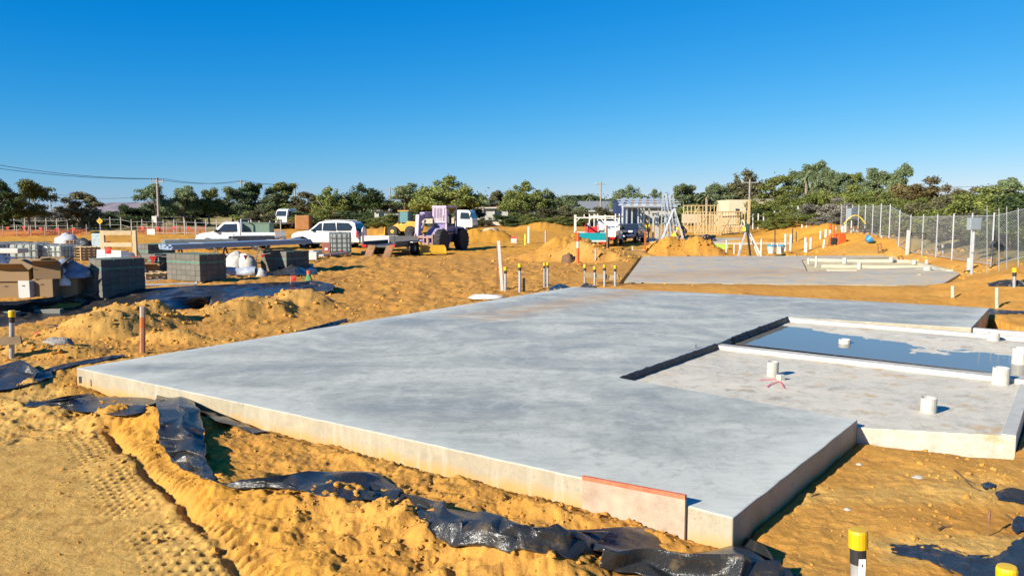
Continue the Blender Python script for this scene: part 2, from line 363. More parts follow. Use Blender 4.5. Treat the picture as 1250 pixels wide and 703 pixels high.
c = n.mix(n.ramp(n.noise(co, 260, 2), [(.60, (0,)*3), (.75, (.55,)*3)]), c, (.78, .58, .30))
c = n.mix(n.ramp(n.noise(co, 22, 2, .5), [(.22, (.75,)*3), (.30, (0,)*3)]), c, (.24, .12, .04))
fa = n.mix(n.ramp(n.noise(co, .25, 4), [(.35, (0,)*3), (.65, (1,)*3)]), (.16, .15, .06), (.30, .24, .11))
c = n.mix(vc.outputs['Alpha'], c, fa)
t.links.new(c, b.inputs['Base Color']); b.inputs['Roughness'].default_value = .95; b.inputs['Specular IOR Level'].default_value = .15
h = n.math('ADD', n.math('MULTIPLY', n.noise(co, 38, 5, .7), .9), n.math('MULTIPLY', fine, .45))
bp = n('Bump', {'Height': h, 'Strength': .55, 'Distance': .03}); t.links.new(bp.outputs[0], b.inputs['Normal'])
ground = link('ground', make_ground(), mg); ground['kind'] = 'structure'
# loose clods of sand
clod = MB()
def add_clod(p, r):
    ph = [rng.uniform(.65, 1.25) for _ in range(14)]; vs = [(0, 0, 1), (0, 0, -1)]
    for k in range(6): a = k*math.pi/3+rng.uniform(-.3, .3); vs.append((math.cos(a)*.9, math.sin(a)*.9, .45*rng.uniform(.3, 1.3)))
    for k in range(6): a = k*math.pi/3+.5+rng.uniform(-.3, .3); vs.append((math.cos(a), math.sin(a), -.35))
    vs = [(p[0]+x*r*ph[i], p[1]+y*r*ph[i], p[2]+q*r*ph[i]*.75) for i, (x, y, q) in enumerate(vs)]
    fs = [(0, 2+k, 2+(k+1)%6) for k in range(6)]+[(1, 8+(k+1)%6, 8+k) for k in range(6)]
    for k in range(6): fs += [(2+k, 8+k, 2+(k+1)%6), (8+k, 8+(k+1)%6, 2+(k+1)%6)]
    clod.add(vs, fs)
def scatter_clods():
    pts = []
    for (cx, cy, h, r) in LUMPS:
        for i in range(26 if cy < 12 else 8):
            pts.append((cx+rng.normal(0, r*1.2), cy+rng.normal(0, r*1.2), rng.choice([.010, .014, .02, .032], p=[.45, .3, .18, .07])))
    for (cx, cy, h, rx, ry, pw) in PILES:
        if cy < 50:
            for i in range(46): pts.append((cx+rng.normal(0, rx), cy-abs(rng.normal(0, ry)), rng.choice([.02, .035, .06], p=[.5, .35, .15])*(1 if cy < 25 else 1.7)))
    for i in range(1700): y = rng.uniform(12, 44); pts.append((rng.uniform(-.6, .25)*y, y, rng.choice([.02, .035, .06], p=[.6, .3, .1])))
    for i in range(900): y = rng.uniform(4, 12); pts.append((rng.uniform(-.65, .65)*y, y, rng.choice([.007, .011, .018], p=[.6, .3, .1])))
    a = np.array(pts); zz = terr(a[:, 0], a[:, 1], True); s1 = polydist(a[:, 0], a[:, 1], SLABW); s2 = polydist(a[:, 0], a[:, 1], SL2W)
    for (x, y, r), z, d1, d2 in zip(pts, zz, s1, s2):
        if d1 > .05 and d2 > .1: add_clod((x, y, z+r*.15), r)
scatter_clods()
clod.build('sand_clods', mg, recalc=False, smooth=False, kind='stuff', label='loose clods of orange sand scattered over the dug ground', cat='sand')
# ================================================================ CONCRETE SLABS
def seg_band(n, co, ax, ay, bx, by, wd):
    L = math.hypot(bx-ax, by-ay); nx, ny = -(by-ay)/L, (bx-ax)/L; sx = n('SeparateXYZ', {0: co})
    e = n.math('ABSOLUTE', n.math('SUBTRACT', n.math('ADD', n.math('MULTIPLY', sx.outputs[0], nx), n.math('MULTIPLY', sx.outputs[1], ny)), ax*nx+ay*ny))
    return n.math('SUBTRACT', 1.0, n.math('DIVIDE', e, wd), clamp=True)
def concrete(name, lo, hi, dust, wet=0.0, line=None, speck=True, edges=(), bmp=.22, dlo=.60, base=False):
    m, t, b = nodes(name); n = N(t); co = n('NewGeometry').outputs['Position']
    mp = n('Mapping', {'Vector': co, 'Rotation': (0, 0, .5), 'Scale': (1, 1.5, 1)}).outputs[0]
    sw = n.noise(mp, .30, 5, .55, 2.2); st = n.noise(n('Mapping', {'Vector': co, 'Rotation': (0, 0, -.35), 'Scale': (1, 3.2, 1)}).outputs[0], 2.4, 9, .72, 1.8); fi = n.noise(co, 70, 4, .7)
    c = n.ramp(sw, [(.34, lo), (.5, tuple((a+d)/2 for a, d in zip(lo, hi))), (.62, hi)])
    c = n.mix(n.ramp(st, [(.50, (0,)*3), (.68, (.5,)*3)]), c, tuple(min(1, x*1.15) for x in hi))
    c = n.mix(n.ramp(st, [(.32, (.4,)*3), (.46, (0,)*3)]), c, tuple(x*.82 for x in lo))
    c = n.mix(n.ramp(n.noise(co, 7, 8, .75, .8), [(.34, (.55,)*3), (.5, (0,)*3)]), c, tuple(x*.8 for x in lo)); c = n.mix(n.ramp(n.noise(co, 13, 8, .75, 1.0), [(.55, (0,)*3), (.70, (.45,)*3)]), c, tuple(min(1, x*1.2) for x in hi))
    c = n.mix(n.ramp(fi, [(.3, (.25,)*3), (.5, (0,)*3)]), c, tuple(x*.8 for x in lo))
    wv_ = n('TexWave', {'Vector': co, 'Scale': .8, 'Distortion': 9.0, 'Detail': 7.0, 'Detail Scale': 1.6, 'Detail Roughness': .6}, wave_type='BANDS').outputs['Fac']
    c = n.mix(n.math('MULTIPLY', n.ramp(wv_, [(.72, (0,)*3), (1.0, (.26,)*3)]), n.ramp(n.noise(co, 1.1, 3), [(.42, (0,)*3), (.58, (1,)*3)])), c, tuple(min(1, x*1.12) for x in hi))
    c = n.mix(n.math('MULTIPLY', n.ramp(wv_, [(.0, (.22,)*3), (.25, (0,)*3)]), n.ramp(n.noise(co, .8, 3), [(.45, (0,)*3), (.6, (1,)*3)])), c, tuple(x*.85 for x in lo))
    for (ax, ay), (bx, by), wd in edges:
        f = n.math('MULTIPLY', seg_band(n, co, ax, ay, bx, by, wd), n.ramp(st, [(.25, (.25,)*3), (.6, (.9,)*3)])); c = n.mix(f, c, tuple(min(1, x*1.18) for x in hi))
    d = n.ramp(n.noise(co, 1.6, 7, .68, .4), [(dlo, (0,)*3), (dlo+.14, (.5,)*3)])
    if bmp > .4:
        c = n.mix(n.ramp(n.noise(co, 5, 8, .75, .6), [(.42, (0,)*3), (.56, (.9,)*3)]), c, (.62, .565, .45)); c = n.mix(n.ramp(n.noise(co, 3.1, 8, .75, 1.0), [(.34, (.9,)*3), (.46, (0,)*3)]), c, (.33, .28, .20)); c = n.mix(n.ramp(n.noise(co, 2.2, 6, .7), [(.57, (0,)*3), (.65, (.75,)*3)]), c, (.50, .33, .14))
    if dust: c = n.mix(n.math('MULTIPLY', d, dust), c, (.58, .42, .22))
    if line:                                                        # a smear of sand walked across the slab
        (ax, ay), (bx, by), wd = line; L = math.hypot(bx-ax, by-ay); nx, ny = -(by-ay)/L, (bx-ax)/L
        sx = n('SeparateXYZ', {0: co}); e = n.math('ADD', n.math('MULTIPLY', sx.outputs[0], nx), n.math('MULTIPLY', sx.outputs[1], ny))
        e = n.math('ABSOLUTE', n.math('SUBTRACT', e, ax*nx+ay*ny))
        l = n.math('ADD', n.math('MULTIPLY', n.math('SUBTRACT', sx.outputs[0], ax), (bx-ax)/L), n.math('MULTIPLY', n.math('SUBTRACT', sx.outputs[1], ay), (by-ay)/L))
        f = n.math('SUBTRACT', 1.0, n.math('DIVIDE', e, wd), clamp=True)
        f = n.math('MULTIPLY', f, n.math('MULTIPLY', n.math('GREATER_THAN', l, 0.0), n.math('LESS_THAN', l, L)))
        f = n.math('MULTIPLY', f, n.ramp(n.noise(n('Mapping', {'Vector': co, 'Rotation': (0, 0, math.atan2(by-ay, bx-ax)*-1), 'Scale': (.5, 2, 1)}).outputs[0], 2.6, 7, .7), [(.43, (0,)*3), (.56, (1,)*3)]))
        c = n.mix(f, c, (.45, .27, .12))
    if base:                                                        # sand splashed and crusted along the foot, air holes, runs of slurry
        sz = n('SeparateXYZ', {0: co}).outputs[2]; k_ = n.math('MULTIPLY_ADD', n.noise(co, 3.5, 6, .7), .22, n.math('MULTIPLY', sz, -1.0)); c = n.mix(n.ramp(k_, [(.24, (0,)*3), (.34, (.85,)*3)]), c, (.44, .255, .075))
        c = n.mix(n.ramp(n.noise(co, 26, 2, .5), [(.24, (.8,)*3), (.30, (0,)*3)]), c, (.15, .12, .08)); c = n.mix(n.ramp(n.noise(n('Mapping', {'Vector': co, 'Scale': (6, 6, .6)}).outputs[0], 1.5, 6, .7), [(.52, (0,)*3), (.66, (.5,)*3)]), c, (.42, .38, .30))
    if speck:
        sp_ = n.ramp(n.noise(co, 55, 1, .4), [(.20, (.8,)*3), (.24, (0,)*3)]); c = n.mix(sp_, c, (.16, .13, .10))
    t.links.new(c, b.inputs['Base Color'])
    r = n.ramp(sw, [(.3, (.42-.2*wet,)*3), (.6, (.66-.2*wet,)*3)]); t.links.new(r, b.inputs['Roughness'])
    b.inputs['Specular IOR Level'].default_value = .4
    bp = n('Bump', {'Height': n.math('ADD', n.math('MULTIPLY', st, .5), fi), 'Strength': bmp, 'Distance': .012}); t.links.new(bp.outputs[0], b.inputs['Normal'])
    return m
_la, _lb = P(575, 390, 0), P(800, 352, 0)
m_top = concrete('trowelled_concrete', (.27, .28, .245), (.485, .488, .42), .15, 0, ((_la.x, _la.y), (_lb.x, _lb.y), 1.0), edges=[((lambda a, b: ((a.x, a.y), (b.x, b.y), w_))(P(*p, 0), P(*q, 0))) for p, q, w_ in (((93,449),(895,632),.55),((895,632),(1047,512),.5),((93,449),(700,350),.6))])
m_side = concrete('cast_concrete_edge', (.30, .255, .175), (.37, .32, .23), .6, base=True)
m_rough = concrete('rough_concrete', (.46, .415, .32), (.60, .545, .43), 1.0, bmp=.6)
m_led = concrete('smooth_ledge_concrete', (.40, .385, .33), (.50, .48, .42), .3)
m_foam = mat('black_edge_foam', (.025, .025, .03), .6, var=.5, scale=14, bump=.6, bscale=40)
m_pvc = mat('white_pvc', (.44, .43, .38), .5, var=.12, scale=9, dirt=.6, dirtcol=(.36,.28,.17))
slab = thing('house_slab', 'large grey concrete house slab with lower wet-area pads and pipe stubs', 'concrete slab', P(600, 460, -.3))
def rel(o):                                                           # keep world coordinates under the slab's own origin
    o.matrix_parent_inverse = Matrix.Translation(o.parent.location).inverted(); return o
deckpx = [(93,449),(274,487.5),(455,526.5),(714,584),(895,632),(1047,512),(757,461),(874,420),(893,412),(962,387),(1186,400),(1208,376),(955,362),(700,350)]
_dp = [P(a, c, 0) for a, c in deckpx]; dpts = []
for i_, p_ in enumerate(_dp):                                       # slightly uneven poured edge
    q_ = _dp[(i_+1) % len(_dp)]; k_ = max(1, int((q_-p_).length/.16)); nn_ = Vector((-(q_-p_).y, (q_-p_).x, 0)).normalized()
    for e_ in range(k_): dpts.append(p_.lerp(q_, e_/k_)+(nn_*rng.normal(0, .0035) if e_ else nn_*0))
mb = MB(); n_ = len(dpts)
vs_ = [(p.x, p.y, 0) for p in dpts]+[(p.x, p.y, -.36) for p in dpts]
mb.add(vs_, [tuple(range(n_))]); mb.cur = 1
mb.f += [[i, n_+i, n_+(i+1)%n_, (i+1)%n_] for i in range(n_)]; mb.mi += [1]*n_
deck = rel(mb.build('slab_deck', [m_top, m_side], slab, bevel=.012))
def panel(name, pts, z0, z1, m, bevel=.008, parent=None):
    mb = MB(); mb.prism([(p.x, p.y) for p in pts], z0, z1); return rel(mb.build(name, m, parent or slab, bevel=bevel))
# joint line across the deck
a0, a1 = P(548, 385, 0), P(868, 413.5, 0); dv = (a1-a0).normalized(); nv = Vector((-dv.y, dv.x, 0))
mb = MB(); K = 26
for i in range(K):
    s0 = a0.lerp(a1, i/K); s1 = a0.lerp(a1, (i+1)/K)
ws = [.028*(.35+1.1*abs(math.sin(i*2.1+math.sin(i*.7)*2))) for i in range(K+1)]
mb.add([a0.lerp(a1, i/K)+nv*ws[i]+Vector((0, 0, .003)) for i in range(K+1)]+[a0.lerp(a1, i/K)-nv*ws[i]*.8+Vector((0, 0, .003)) for i in range(K+1)], [(i, i+1, K+2+i, K+1+i) for i in range(K)])
rel(mb.build('joint_strip', concrete('joint_grout', (.58, .57, .52), (.66, .64, .58), .2), slab))
# lower pads
ZP = -.085
pad1 = [P(*q, ZP) for q in ((757,466),(1046,514),(1228,533.5),(1262,463),(874,424))]
mb = MB()
def quadlerp(A, Bq, C, D): return lambda u, v: A.lerp(Bq, u).lerp(D.lerp(C, u), v)
q1 = quadlerp(P(762,472,ZP), P(1238,545,ZP), P(1262,458,ZP), P(872,419,ZP))
def p1(u, v):
    p = q1(u, v); p.z = ZP+.012*float(fbm(np.array(p.x*4), np.array(p.y*4), 4, 5)); return p
e1 = P(1046, 512, 0); u_front = (P(1238, 531, ZP)-P(1046, 512, ZP)); 
A1, B1 = P(1049, 513, ZP), P(1229, 531, ZP); L1 = P(738, 470, ZP)
front_dir = (P(895,632,0)-P(93,449,0)).normalized(); back_dir = (P(1047,512,0)-P(895,632,0)).normalized()
E0 = P(1047,512,0); F0 = P(757,461,0); G0 = P(874,420,0); Q0 = P(1240,533,ZP)
lenE = (F0-E0).length
R0 = P(1262,460,ZP); 
def floor_pad(fn, nu, nv, m, name, z):
    mb = MB(); mb.grid(fn, nu, nv); o = rel(mb.build(name, m, slab, smooth=True)); return o
def pad1f(u, v):
    a = F0.lerp(E0, min(1, u/.62)) if u <= .62 else E0.lerp(Q0, (u-.62)/.38)
    c = G0.lerp(R0, u); p = a.lerp(c, v)
    p.z = ZP+.010*float(fbm(np.array(p.x*3.1), np.array(p.y*3.1), 5, 5)); return p
floor_pad(pad1f, 60, 34, m_rough, 'pad_floor', ZP)
# outer walls of the first pad
def wall_strip(name, A, Bq, wid, inward, z0, z1, m):
    d = (Bq-A).normalized(); i = inward.normalized()*wid
    return panel(name, [A, Bq, Bq+i, A+i], z0, z1, m)
wall_strip('pad_front_wall', E0+Vector((0,0,0))+back_dir*-.02, Q0, .05, back_dir, -.5, ZP+.006, m_rough)
wall_strip('pad_edge_strip', Q0+front_dir*.004, R0+front_dir*.004, .13, -front_dir, -.5, ZP+.012, m_led)
# ledge between the pads
wall_strip('ledge', P(872,421,-.02), P(1290,468,-.02), .22, back_dir, -.4, -.022, m_led)
# second pad with puddle
H0, I0 = P(886,416,-.1), P(962,388,-.1); H1, I1 = P(1300,462,-.1), P(1330,419,-.1)
H0 = H0-back_dir*.16; H1 = H1-back_dir*.16
isl = [P(1100,410,-.1), P(1150,415,-.1), P(1195,421,-.1), P(1065,408,-.1)]
def pad2f(u, v):
    p = H0.lerp(H1, u).lerp(I0.lerp(I1, u), v); h = 0
    a = P(1052,403,-.1); bq = P(1260,424,-.1); d, tt = segd(p.x, p.y, (a.x, a.y), (bq.x, bq.y))
    nz = float(fbm(np.array(p.x*.55), np.array(p.y*.55), 3, 8)); n2 = float(fbm(np.array(p.x*7), np.array(p.y*7), 3, 8))
    h = .036*math.exp(-(float(d)/.66)**2)-.004+.012*nz+.003*n2
    c2 = P(985,396,-.1); h += .03*math.exp(-(((p.x-c2.x)/.9)**2+((p.y-c2.y)/.25)**2))*.6
    p.z = -.1+h; return p
floor_pad(pad2f, 90, 50, m_rough, 'pad_floor', -.1)
m_wat, t, b = nodes('puddle_water'); b.inputs['Base Color'].default_value = (.17, .155, .125, 1); b.inputs['Roughness'].default_value = .05
b.inputs['IOR'].default_value = 1.33; n = N(t); co_ = n('NewGeometry').outputs['Position']
t.links.new(n('Bump', {'Height': n.noise(co_, 6, 3), 'Strength': .03, 'Distance': .01}).outputs[0], b.inputs['Normal'])
mb = MB(); mb.add([H0, H1, I1, I0], [(0, 1, 2, 3)]); o = rel(mb.build('puddle', m_wat, slab)); o['kind'] = 'stuff'
o.location.z += .0
# back ledge of the wet pad, runs on beyond the deck
wall_strip('ledge', P(964,388.5,-.03)-back_dir*.10, P(1340,420,-.03)-back_dir*.10, .095, back_dir, -.4, -.012, m_led)
J0 = P(1187,400.5,-.014)
wall_strip('ledge_end', J0+front_dir*.01, P(1340,413,-.014), .15, back_dir, -.5, -.014, m_led)
# ragged black foam left on the step edges
def foam(pa, pb, name='edge_foam'):
    mb = MB(); n = 34; d = (pb-pa).normalized(); nx = Vector((d.y, -d.x, 0)); 
    if nx.x < 0: nx = -nx
    vs = []; 
    for i in range(n+1):
        p = pa.lerp(pb, i/n); h = .004+.018*rng.random()**2; wd = .02+.015*rng.random()
        vs += [p+nx*-.015+Vector((0, 0, .004)), p+nx*-.008+Vector((0, 0, h)), p+nx*(wd*.7)+Vector((0, 0, h*rng.uniform(.2, .9)-.01)), p+nx*wd+Vector((0, 0, ZP+.004))]
    mb.add(vs, [(i*4+k, i*4+k+1, i*4+k+5, i*4+k+4) for i in range(n) for k in range(3)])
    return rel(mb.build(name, m_foam, slab))
foam(P(757,461,0), P(874,420,0)); foam(P(893,412,0), P(962,387,0))
def stub(px, py, z, w_px, h, parent=slab, name='pipe_stub', cap=False):
    p = P(px, py, z); dep = p.y; r = w_px/2/ppm(dep)*1.0; mb = MB()
    mb.lathe([(r, -.03), (r, h), (r*.86, h+.001), (r*.84, h-.05)], 18, Matrix.Translation(p)@Matrix.Rotation(.03, 4, 'X'))
    return rel(mb.build(name, m_pvc, parent, smooth=False, bevel=.003))
for a in ((943,459,ZP,14,.20),(1133,503,ZP,19,.165),(1221,469,ZP,19,.22),(1031,419,-.1,14,.07),(1212,418,-.1,14,.17),(1244,444,-.1,17,.24)): stub(*a)
mb = MB(); p = P(848, 428, -.04); mb.tube([p+Vector((0,0,-.05)), p+Vector((0.01,0,.10))], .018, 8); rel(mb.build('conduit_stub', mat('grey_conduit', (.12,.13,.14), .5), slab))
# marker block with pink tape on the pad
mb = MB(); p = P(953, 464, ZP); mb.box(p+Vector((0,0,.035)), (.09,.07,.08), .5)
pk = thing('survey_block', 'small concrete block tied with pink flagging tape on the lower pad', 'survey marker', p)
o = mb.build('block', m_rough, pk, bevel=.006); rel(o)
mt = mat('pink_tape', (.85, .10, .16), .5, var=.1); mb = MB()
for pts in ([(952,463),(940,463),(927,463)], [(950,464),(955,469),(957,473)], [(950,465),(940,469),(936,472)]):
    q = [P(a, c, ZP+.012) for a, c in pts]
    for i in range(len(q)-1): mb.bar(q[i], q[i+1], .014, .004)
rel(mb.build('flagging_tape', mt, pk))
# formwork board standing against the front edge
m_form = mat('formply', (.33, .235, .165), .75, var=.3, scale=5, bump=.3, dirt=.9, dirtcol=(.40, .34, .26)); m_formr = mat('formply_edge', (.50, .13, .06), .6, var=.3, scale=14)
fa_, fb_ = P(714, 584, 0), P(839, 617.2, 0); fd = (fb_-fa_).normalized(); fn = Vector((fd.y, -fd.x, 0))
if fn.y > 0: fn = -fn
fw = thing('formwork_board', 'weathered red and cream plywood board leaning on slab front edge', 'board', (fa_+fb_)/2+Vector((0,0,-.3)))
z_a, z_b = .028, .085; o1, o2 = fn*.012, fn*.036; V_ = lambda z: Vector((0, 0, z)); mb = MB()
mb.add([fa_+o1+V_(-.3), fb_+o1+V_(-.26), fb_+o1+V_(z_b), fa_+o1+V_(z_a), fa_+o2+V_(-.3), fb_+o2+V_(-.26), fb_+o2+V_(z_b), fa_+o2+V_(z_a)],
       [(0,3,2,1),(4,5,6,7),(0,1,5,4),(1,2,6,5),(3,0,4,7),(2,3,7,6)]); rel(mb.build('board_face', m_form, fw))
mb = MB(); mb.bar(fa_+fn*.0245+V_(z_a-.012), fb_+fn*.0245+V_(z_b-.012), .028, .032); rel(mb.build('board_edge', m_formr, fw))
mb = MB(); mb.bar(P(99.5,462,-.09)+Vector((-.01,-.012,-.06)), P(99.5,462,-.09)+Vector((-.01,-.012,.03)), .035, .01); rel(mb.build('form_slot', m_foam, slab))
# ---------------------------------------------------------------- second slab
sl2 = thing('house_slab', 'pale far concrete slab with pipe-ribbed sandy recess and white upstands', 'concrete slab', P(950, 335, -.3))
_a, _b = P(770,338,0), P(1000,330,0)
m_top2 = concrete('far_slab_concrete', (.36,.35,.30), (.46,.44,.37), 1.6, 0, ((_a.x,_a.y),(_b.x,_b.y),2.6), dlo=.42)
mb = MB(); ps = [P(a, c, 0) for a, c in ((762,344),(1095,347.5),(1150,347),(1172,334),(1150,325),(985,331),(978,317),(1085,314),(1080,312),(785,313))]; k_ = len(ps)
mb.add([(p.x,p.y,0) for p in ps]+[(p.x,p.y,-.3) for p in ps], [tuple(range(k_))]); mb.cur = 1; mb.f += [[i,k_+i,k_+(i+1)%k_,(i+1)%k_] for i in range(k_)]; mb.mi += [1]*k_
rel(mb.build('slab_deck', [m_top2, m_side], sl2))
m_sandpad = mat('sandy_pad', (.48,.40,.23), .9, var=.15, scale=.8, dirt=.5)
mb = MB(); A_, B_, C_, D_ = P(980,333,-.06), P(1160,331,-.06), P(1100,313.5,-.06), P(975,315.5,-.06)
mb.grid(lambda u, v: A_.lerp(B_, u).lerp(D_.lerp(C_, u), v)+Vector((0,0,.02*math.sin(u*19)*math.sin(v*11))), 24, 14); rel(mb.build('recess_floor', m_sandpad, sl2, smooth=True))
mc = mat('cream_ledge', (.48,.43,.30), .8, var=.08)
for q in (((985,317),(1122,319)), ((1002,324.5),(1128,326)), ((1112,319.5),(1160,331)), ((1010,330.5),(1045,330.5))):
    mb = MB(); p0, p1_ = P(*q[0], 0), P(*q[1], 0); mb.bar(p0+Vector((0,0,-.02)), p1_+Vector((0,0,-.02)), .22, .14); rel(mb.build('ledge', mc, sl2, bevel=.02))
for (px, py, w_, h_) in ((1031,321,5.5,.22),(1049,328,5.5,.24),(1088,319,5,.18),(1116,322,5,.16),(1132,330,9,.14),(987,321.5,2.4,.22),(996,325,2.6,.40),(1131,323,4,.2)): stub(px, py, 0, w_, h_, sl2)
# ================================================================ BLACK PLASTIC, PEGS, SMALL FOREGROUND THINGS
m_pl, t, b = nodes('black_plastic'); n = N(t); co = n('NewGeometry').outputs['Position']
wr = n.noise(n('Mapping', {'Vector': co, 'Scale': (1, 2.2, 1)}).outputs[0], 11, 4, .6, 1.2); wr = n.math('ABSOLUTE', n.math('SUBTRACT', wr, .5))
wr2 = n.math('ABSOLUTE', n.math('SUBTRACT', n.noise(co, 34, 3, .6, .8), .5))
du = n.ramp(n.noise(co, 4.5, 7, .7), [(.54, (0,)*3), (.72, (.7,)*3)])
t.links.new(n.mix(du, (.024, .025, .026), (.20, .125, .05)), b.inputs['Base Color']); t.links.new(n.ramp(du, [(0, (.25,)*3), (1, (.7,)*3)]), b.inputs['Roughness']); b.inputs['Specular IOR Level'].default_value = .45
t.links.new(n('Bump', {'Height': n.math('ADD', wr, n.math('MULTIPLY', wr2, .4)), 'Strength': .6, 'Distance': .022}).outputs[0], b.inputs['Normal'])
def GP(px, py, h=0.0):
    z = -.2
    for i in range(12): p = P(px, py, min(z, 1.6)); z = .5*z+.5*(tz(p.x, p.y)+h)
    return P(px, py, z)
def cat_rom(pts, u):
    n = len(pts)-1; x = u*n; i = min(int(x), n-1); f = x-i
    p0, p1, p2, p3 = pts[max(i-1, 0)], pts[i], pts[i+1], pts[min(i+2, n)]
    return .5*((2*p1)+(p2-p0)*f+(2*p0-5*p1+4*p2-p3)*f*f+(3*p1-p0-3*p2+p3)*f**3)
def sheet(name, rows, label, cat='plastic sheet', nu=0, nv=0, fold=.03, seed=1, dens=3.0, m=None, ragged=0, group=None, parent=None, clamp=True):
    R = [[GP(*q) for q in r] for r in rows]; rg = np.random.default_rng(seed)
    Lu = sum((R[i+1][0]-R[i][0]).length for i in range(len(R)-1)); Lv = max((r[-1]-r[0]).length for r in R)
    if not ragged:
        cell = max(.035, min(.30, Lv/5)); nu = int(max(8, min(60, Lu/cell*1.1))); nv = int(max(4, min(12, Lv/cell)))
    pts = np.zeros((nv+1, nu+1, 3))
    for i in range(nu+1):
        cross = [cat_rom([r[k] for r in R], i/nu) for k in range(len(R[0]))]
        for j in range(nv+1): pts[j, i] = cat_rom(cross, j/nv)
    U, V = np.meshgrid(np.linspace(0, 1, nu+1), np.linspace(0, 1, nv+1))
    if ragged:
        pts[..., 2] += fold*(vn(U*40, V*14, seed)-.5)
    else:
        cu, cv = Lu/nu, Lv/nv; A = fold*1.15
        long_ = np.cumsum(rg.normal(0, .5, (nv+1, nu+1)), 1); long_ -= long_.mean(1, keepdims=True); long_ = np.tanh(long_*.6)      # folds that run along the strip
        ed_ = np.where((V < .01) | (V > .99), .25, 1.0); A = A*ed_
        pts[..., 2] += A*(.75*rg.uniform(-1, 1, (nv+1, 1))+.55*long_+.55*rg.uniform(-1, 1, U.shape))
        jt = .38*min(cu, cv)*np.where((V < .01) | (V > .99), .3, 1); pts[..., 0] += jt*rg.uniform(-1, 1, U.shape); pts[..., 1] += jt*rg.uniform(-1, 1, U.shape)
    g = terr(pts[..., 0].ravel(), pts[..., 1].ravel(), True).reshape(U.shape)
    if clamp: pts[..., 2] = np.maximum(pts[..., 2], g+.012)
    mb = MB(); fs = []
    for j in range(nv):
        for i in range(nu):
            if ragged:
                e = min(j, nv-1-j)/(nv/2); e2 = min(i, nu-1-i)/(nu/2)
                if vn(np.array(i*.22), np.array(j*.5), seed+40) > .25+ragged*e*1.6 or vn(np.array(i*.3), np.array(j*.3), seed+41) > .3+4*e2: continue
            fs.append((j*(nu+1)+i, j*(nu+1)+i+1, (j+1)*(nu+1)+i+1, (j+1)*(nu+1)+i))
    mb.add(pts.reshape(-1, 3), fs)
    me = mb.mesh(name, True); bm = bmesh.new(); bm.from_mesh(me); bmesh.ops.delete(bm, geom=[v for v in bm.verts if not v.link_faces], context='VERTS')
    if not ragged:
        tri = [f for f in bm.faces if rg.random() < .55]; bmesh.ops.triangulate(bm, faces=tri)
        cl_ = bm.edges.layers.float.new('crease_edge')
        for e in bm.edges: e[cl_] = rg.choice([0, .6, .95], p=[.3, .3, .4])
    bm.to_mesh(me); bm.free()
    me.polygons.foreach_set('use_smooth', [True]*len(me.polygons))
    o = link(name, me, m or m_pl, parent); tag(o, label, None if parent else cat, group)
    if not ragged: sb = o.modifiers.new('sub', 'SUBSURF'); sb.levels = sb.render_levels = 3
    md = o.modifiers.new('solid', 'SOLIDIFY'); md.thickness = .003; md.offset = 1
    return o
sheet('plastic_sheet', [[(38,493,.02),(42,496,.01)],[(90,482,.08),(85,500,.03)],[(140,476,.10),(130,506,.03)],[(185,474,.10),(175,504,.02)],[(205,472,.14),(198,495,.04)]], 'flat crumpled strip of black plastic lying beside the slab corner', fold=.045, seed=3, dens=4)
sheet('plastic_sheet', [[(192,473,0.211),(213,471,0.223),(236,488,0.186)],[(193,505,0.149),(218,500,0.186),(246,515,0.136)],[(196,540,0.087),(225,535,0.124),(250,545,0.087)],[(215,565,0.043),(238,562,0.074),(256,575,0.031)],[(245,582,0.019),(256,584,0.031),(266,594,0.006)]], 'black plastic curtain hanging upright over the sand against the slab', fold=.028, seed=11, dens=5, nu=60, nv=26)
sheet('plastic_sheet', [[(232,484,.28),(240,495,.20)],[(262,498,.20),(262,512,.10)],[(290,512,.10),(285,520,.04)],[(320,528,.03),(312,530,.01)]], 'thin black plastic flap trailing along the foot of the slab edge', fold=.02, seed=13, nu=30, nv=6)
sheet('plastic_sheet', [[(272,589,0.029),(275,595,0.007)],[(320,582,0.058),(330,595,0.014)],[(370,575,0.087),(390,604,0.022)],[(420,574,0.102),(430,612,0.014)],[(470,578,0.072),(470,612,0.014)],[(490,606,0.022),(488,618,0.007)]], 'narrow black plastic strip half buried in sand before the slab', fold=.06, seed=17, dens=4)
sheet('plastic_sheet', [[(492,606,0.058),(512,625,0.036),(520,640,0.014)],[(530,618,0.072),(540,640,0.072),(530,656,0.014)],[(580,628,0.087),(585,648,0.094),(575,667,0.014)],[(630,642,0.087),(635,655,0.094),(625,672,0.014)],[(680,648,0.102),(690,662,0.087),(690,674,0.014)],[(735,650,0.087),(738,664,0.072),(732,680,0.014)]], 'glossy black plastic length folded along the dug sand trench', fold=.07, seed=23, dens=3.4, nv=26, nu=90)
sheet('plastic_sheet', [[(700,648,0.072),(720,668,0.072),(735,684,0.022)],[(760,646,0.087),(775,672,0.123),(780,700,0.036)],[(830,646,0.102),(845,675,0.145),(850,712,0.043)],[(895,650,0.102),(905,680,0.145),(905,720,0.058)],[(930,668,0.087),(945,690,0.102),(950,730,0.036)],[(950,690,0.022),(975,708,0.022),(975,735,0.007)]], 'large heap of dark glossy plastic around the slab front corner', fold=.075, seed=29, dens=2.6, nv=36, nu=90)
sheet('plastic_sheet', [[(1085,667,.01),(1090,678,.01)],[(1120,664,.01),(1130,686,.01)],[(1160,668,.015),(1150,695,.01)],[(1190,676,.015),(1185,712,.01)],[(1225,668,.02),(1225,720,.01)],[(1262,640,.02),(1268,720,.01)]], 'ragged torn black plastic scrap trodden into the sand', fold=.008, seed=37, dens=5, ragged=.9, nu=90, nv=30)
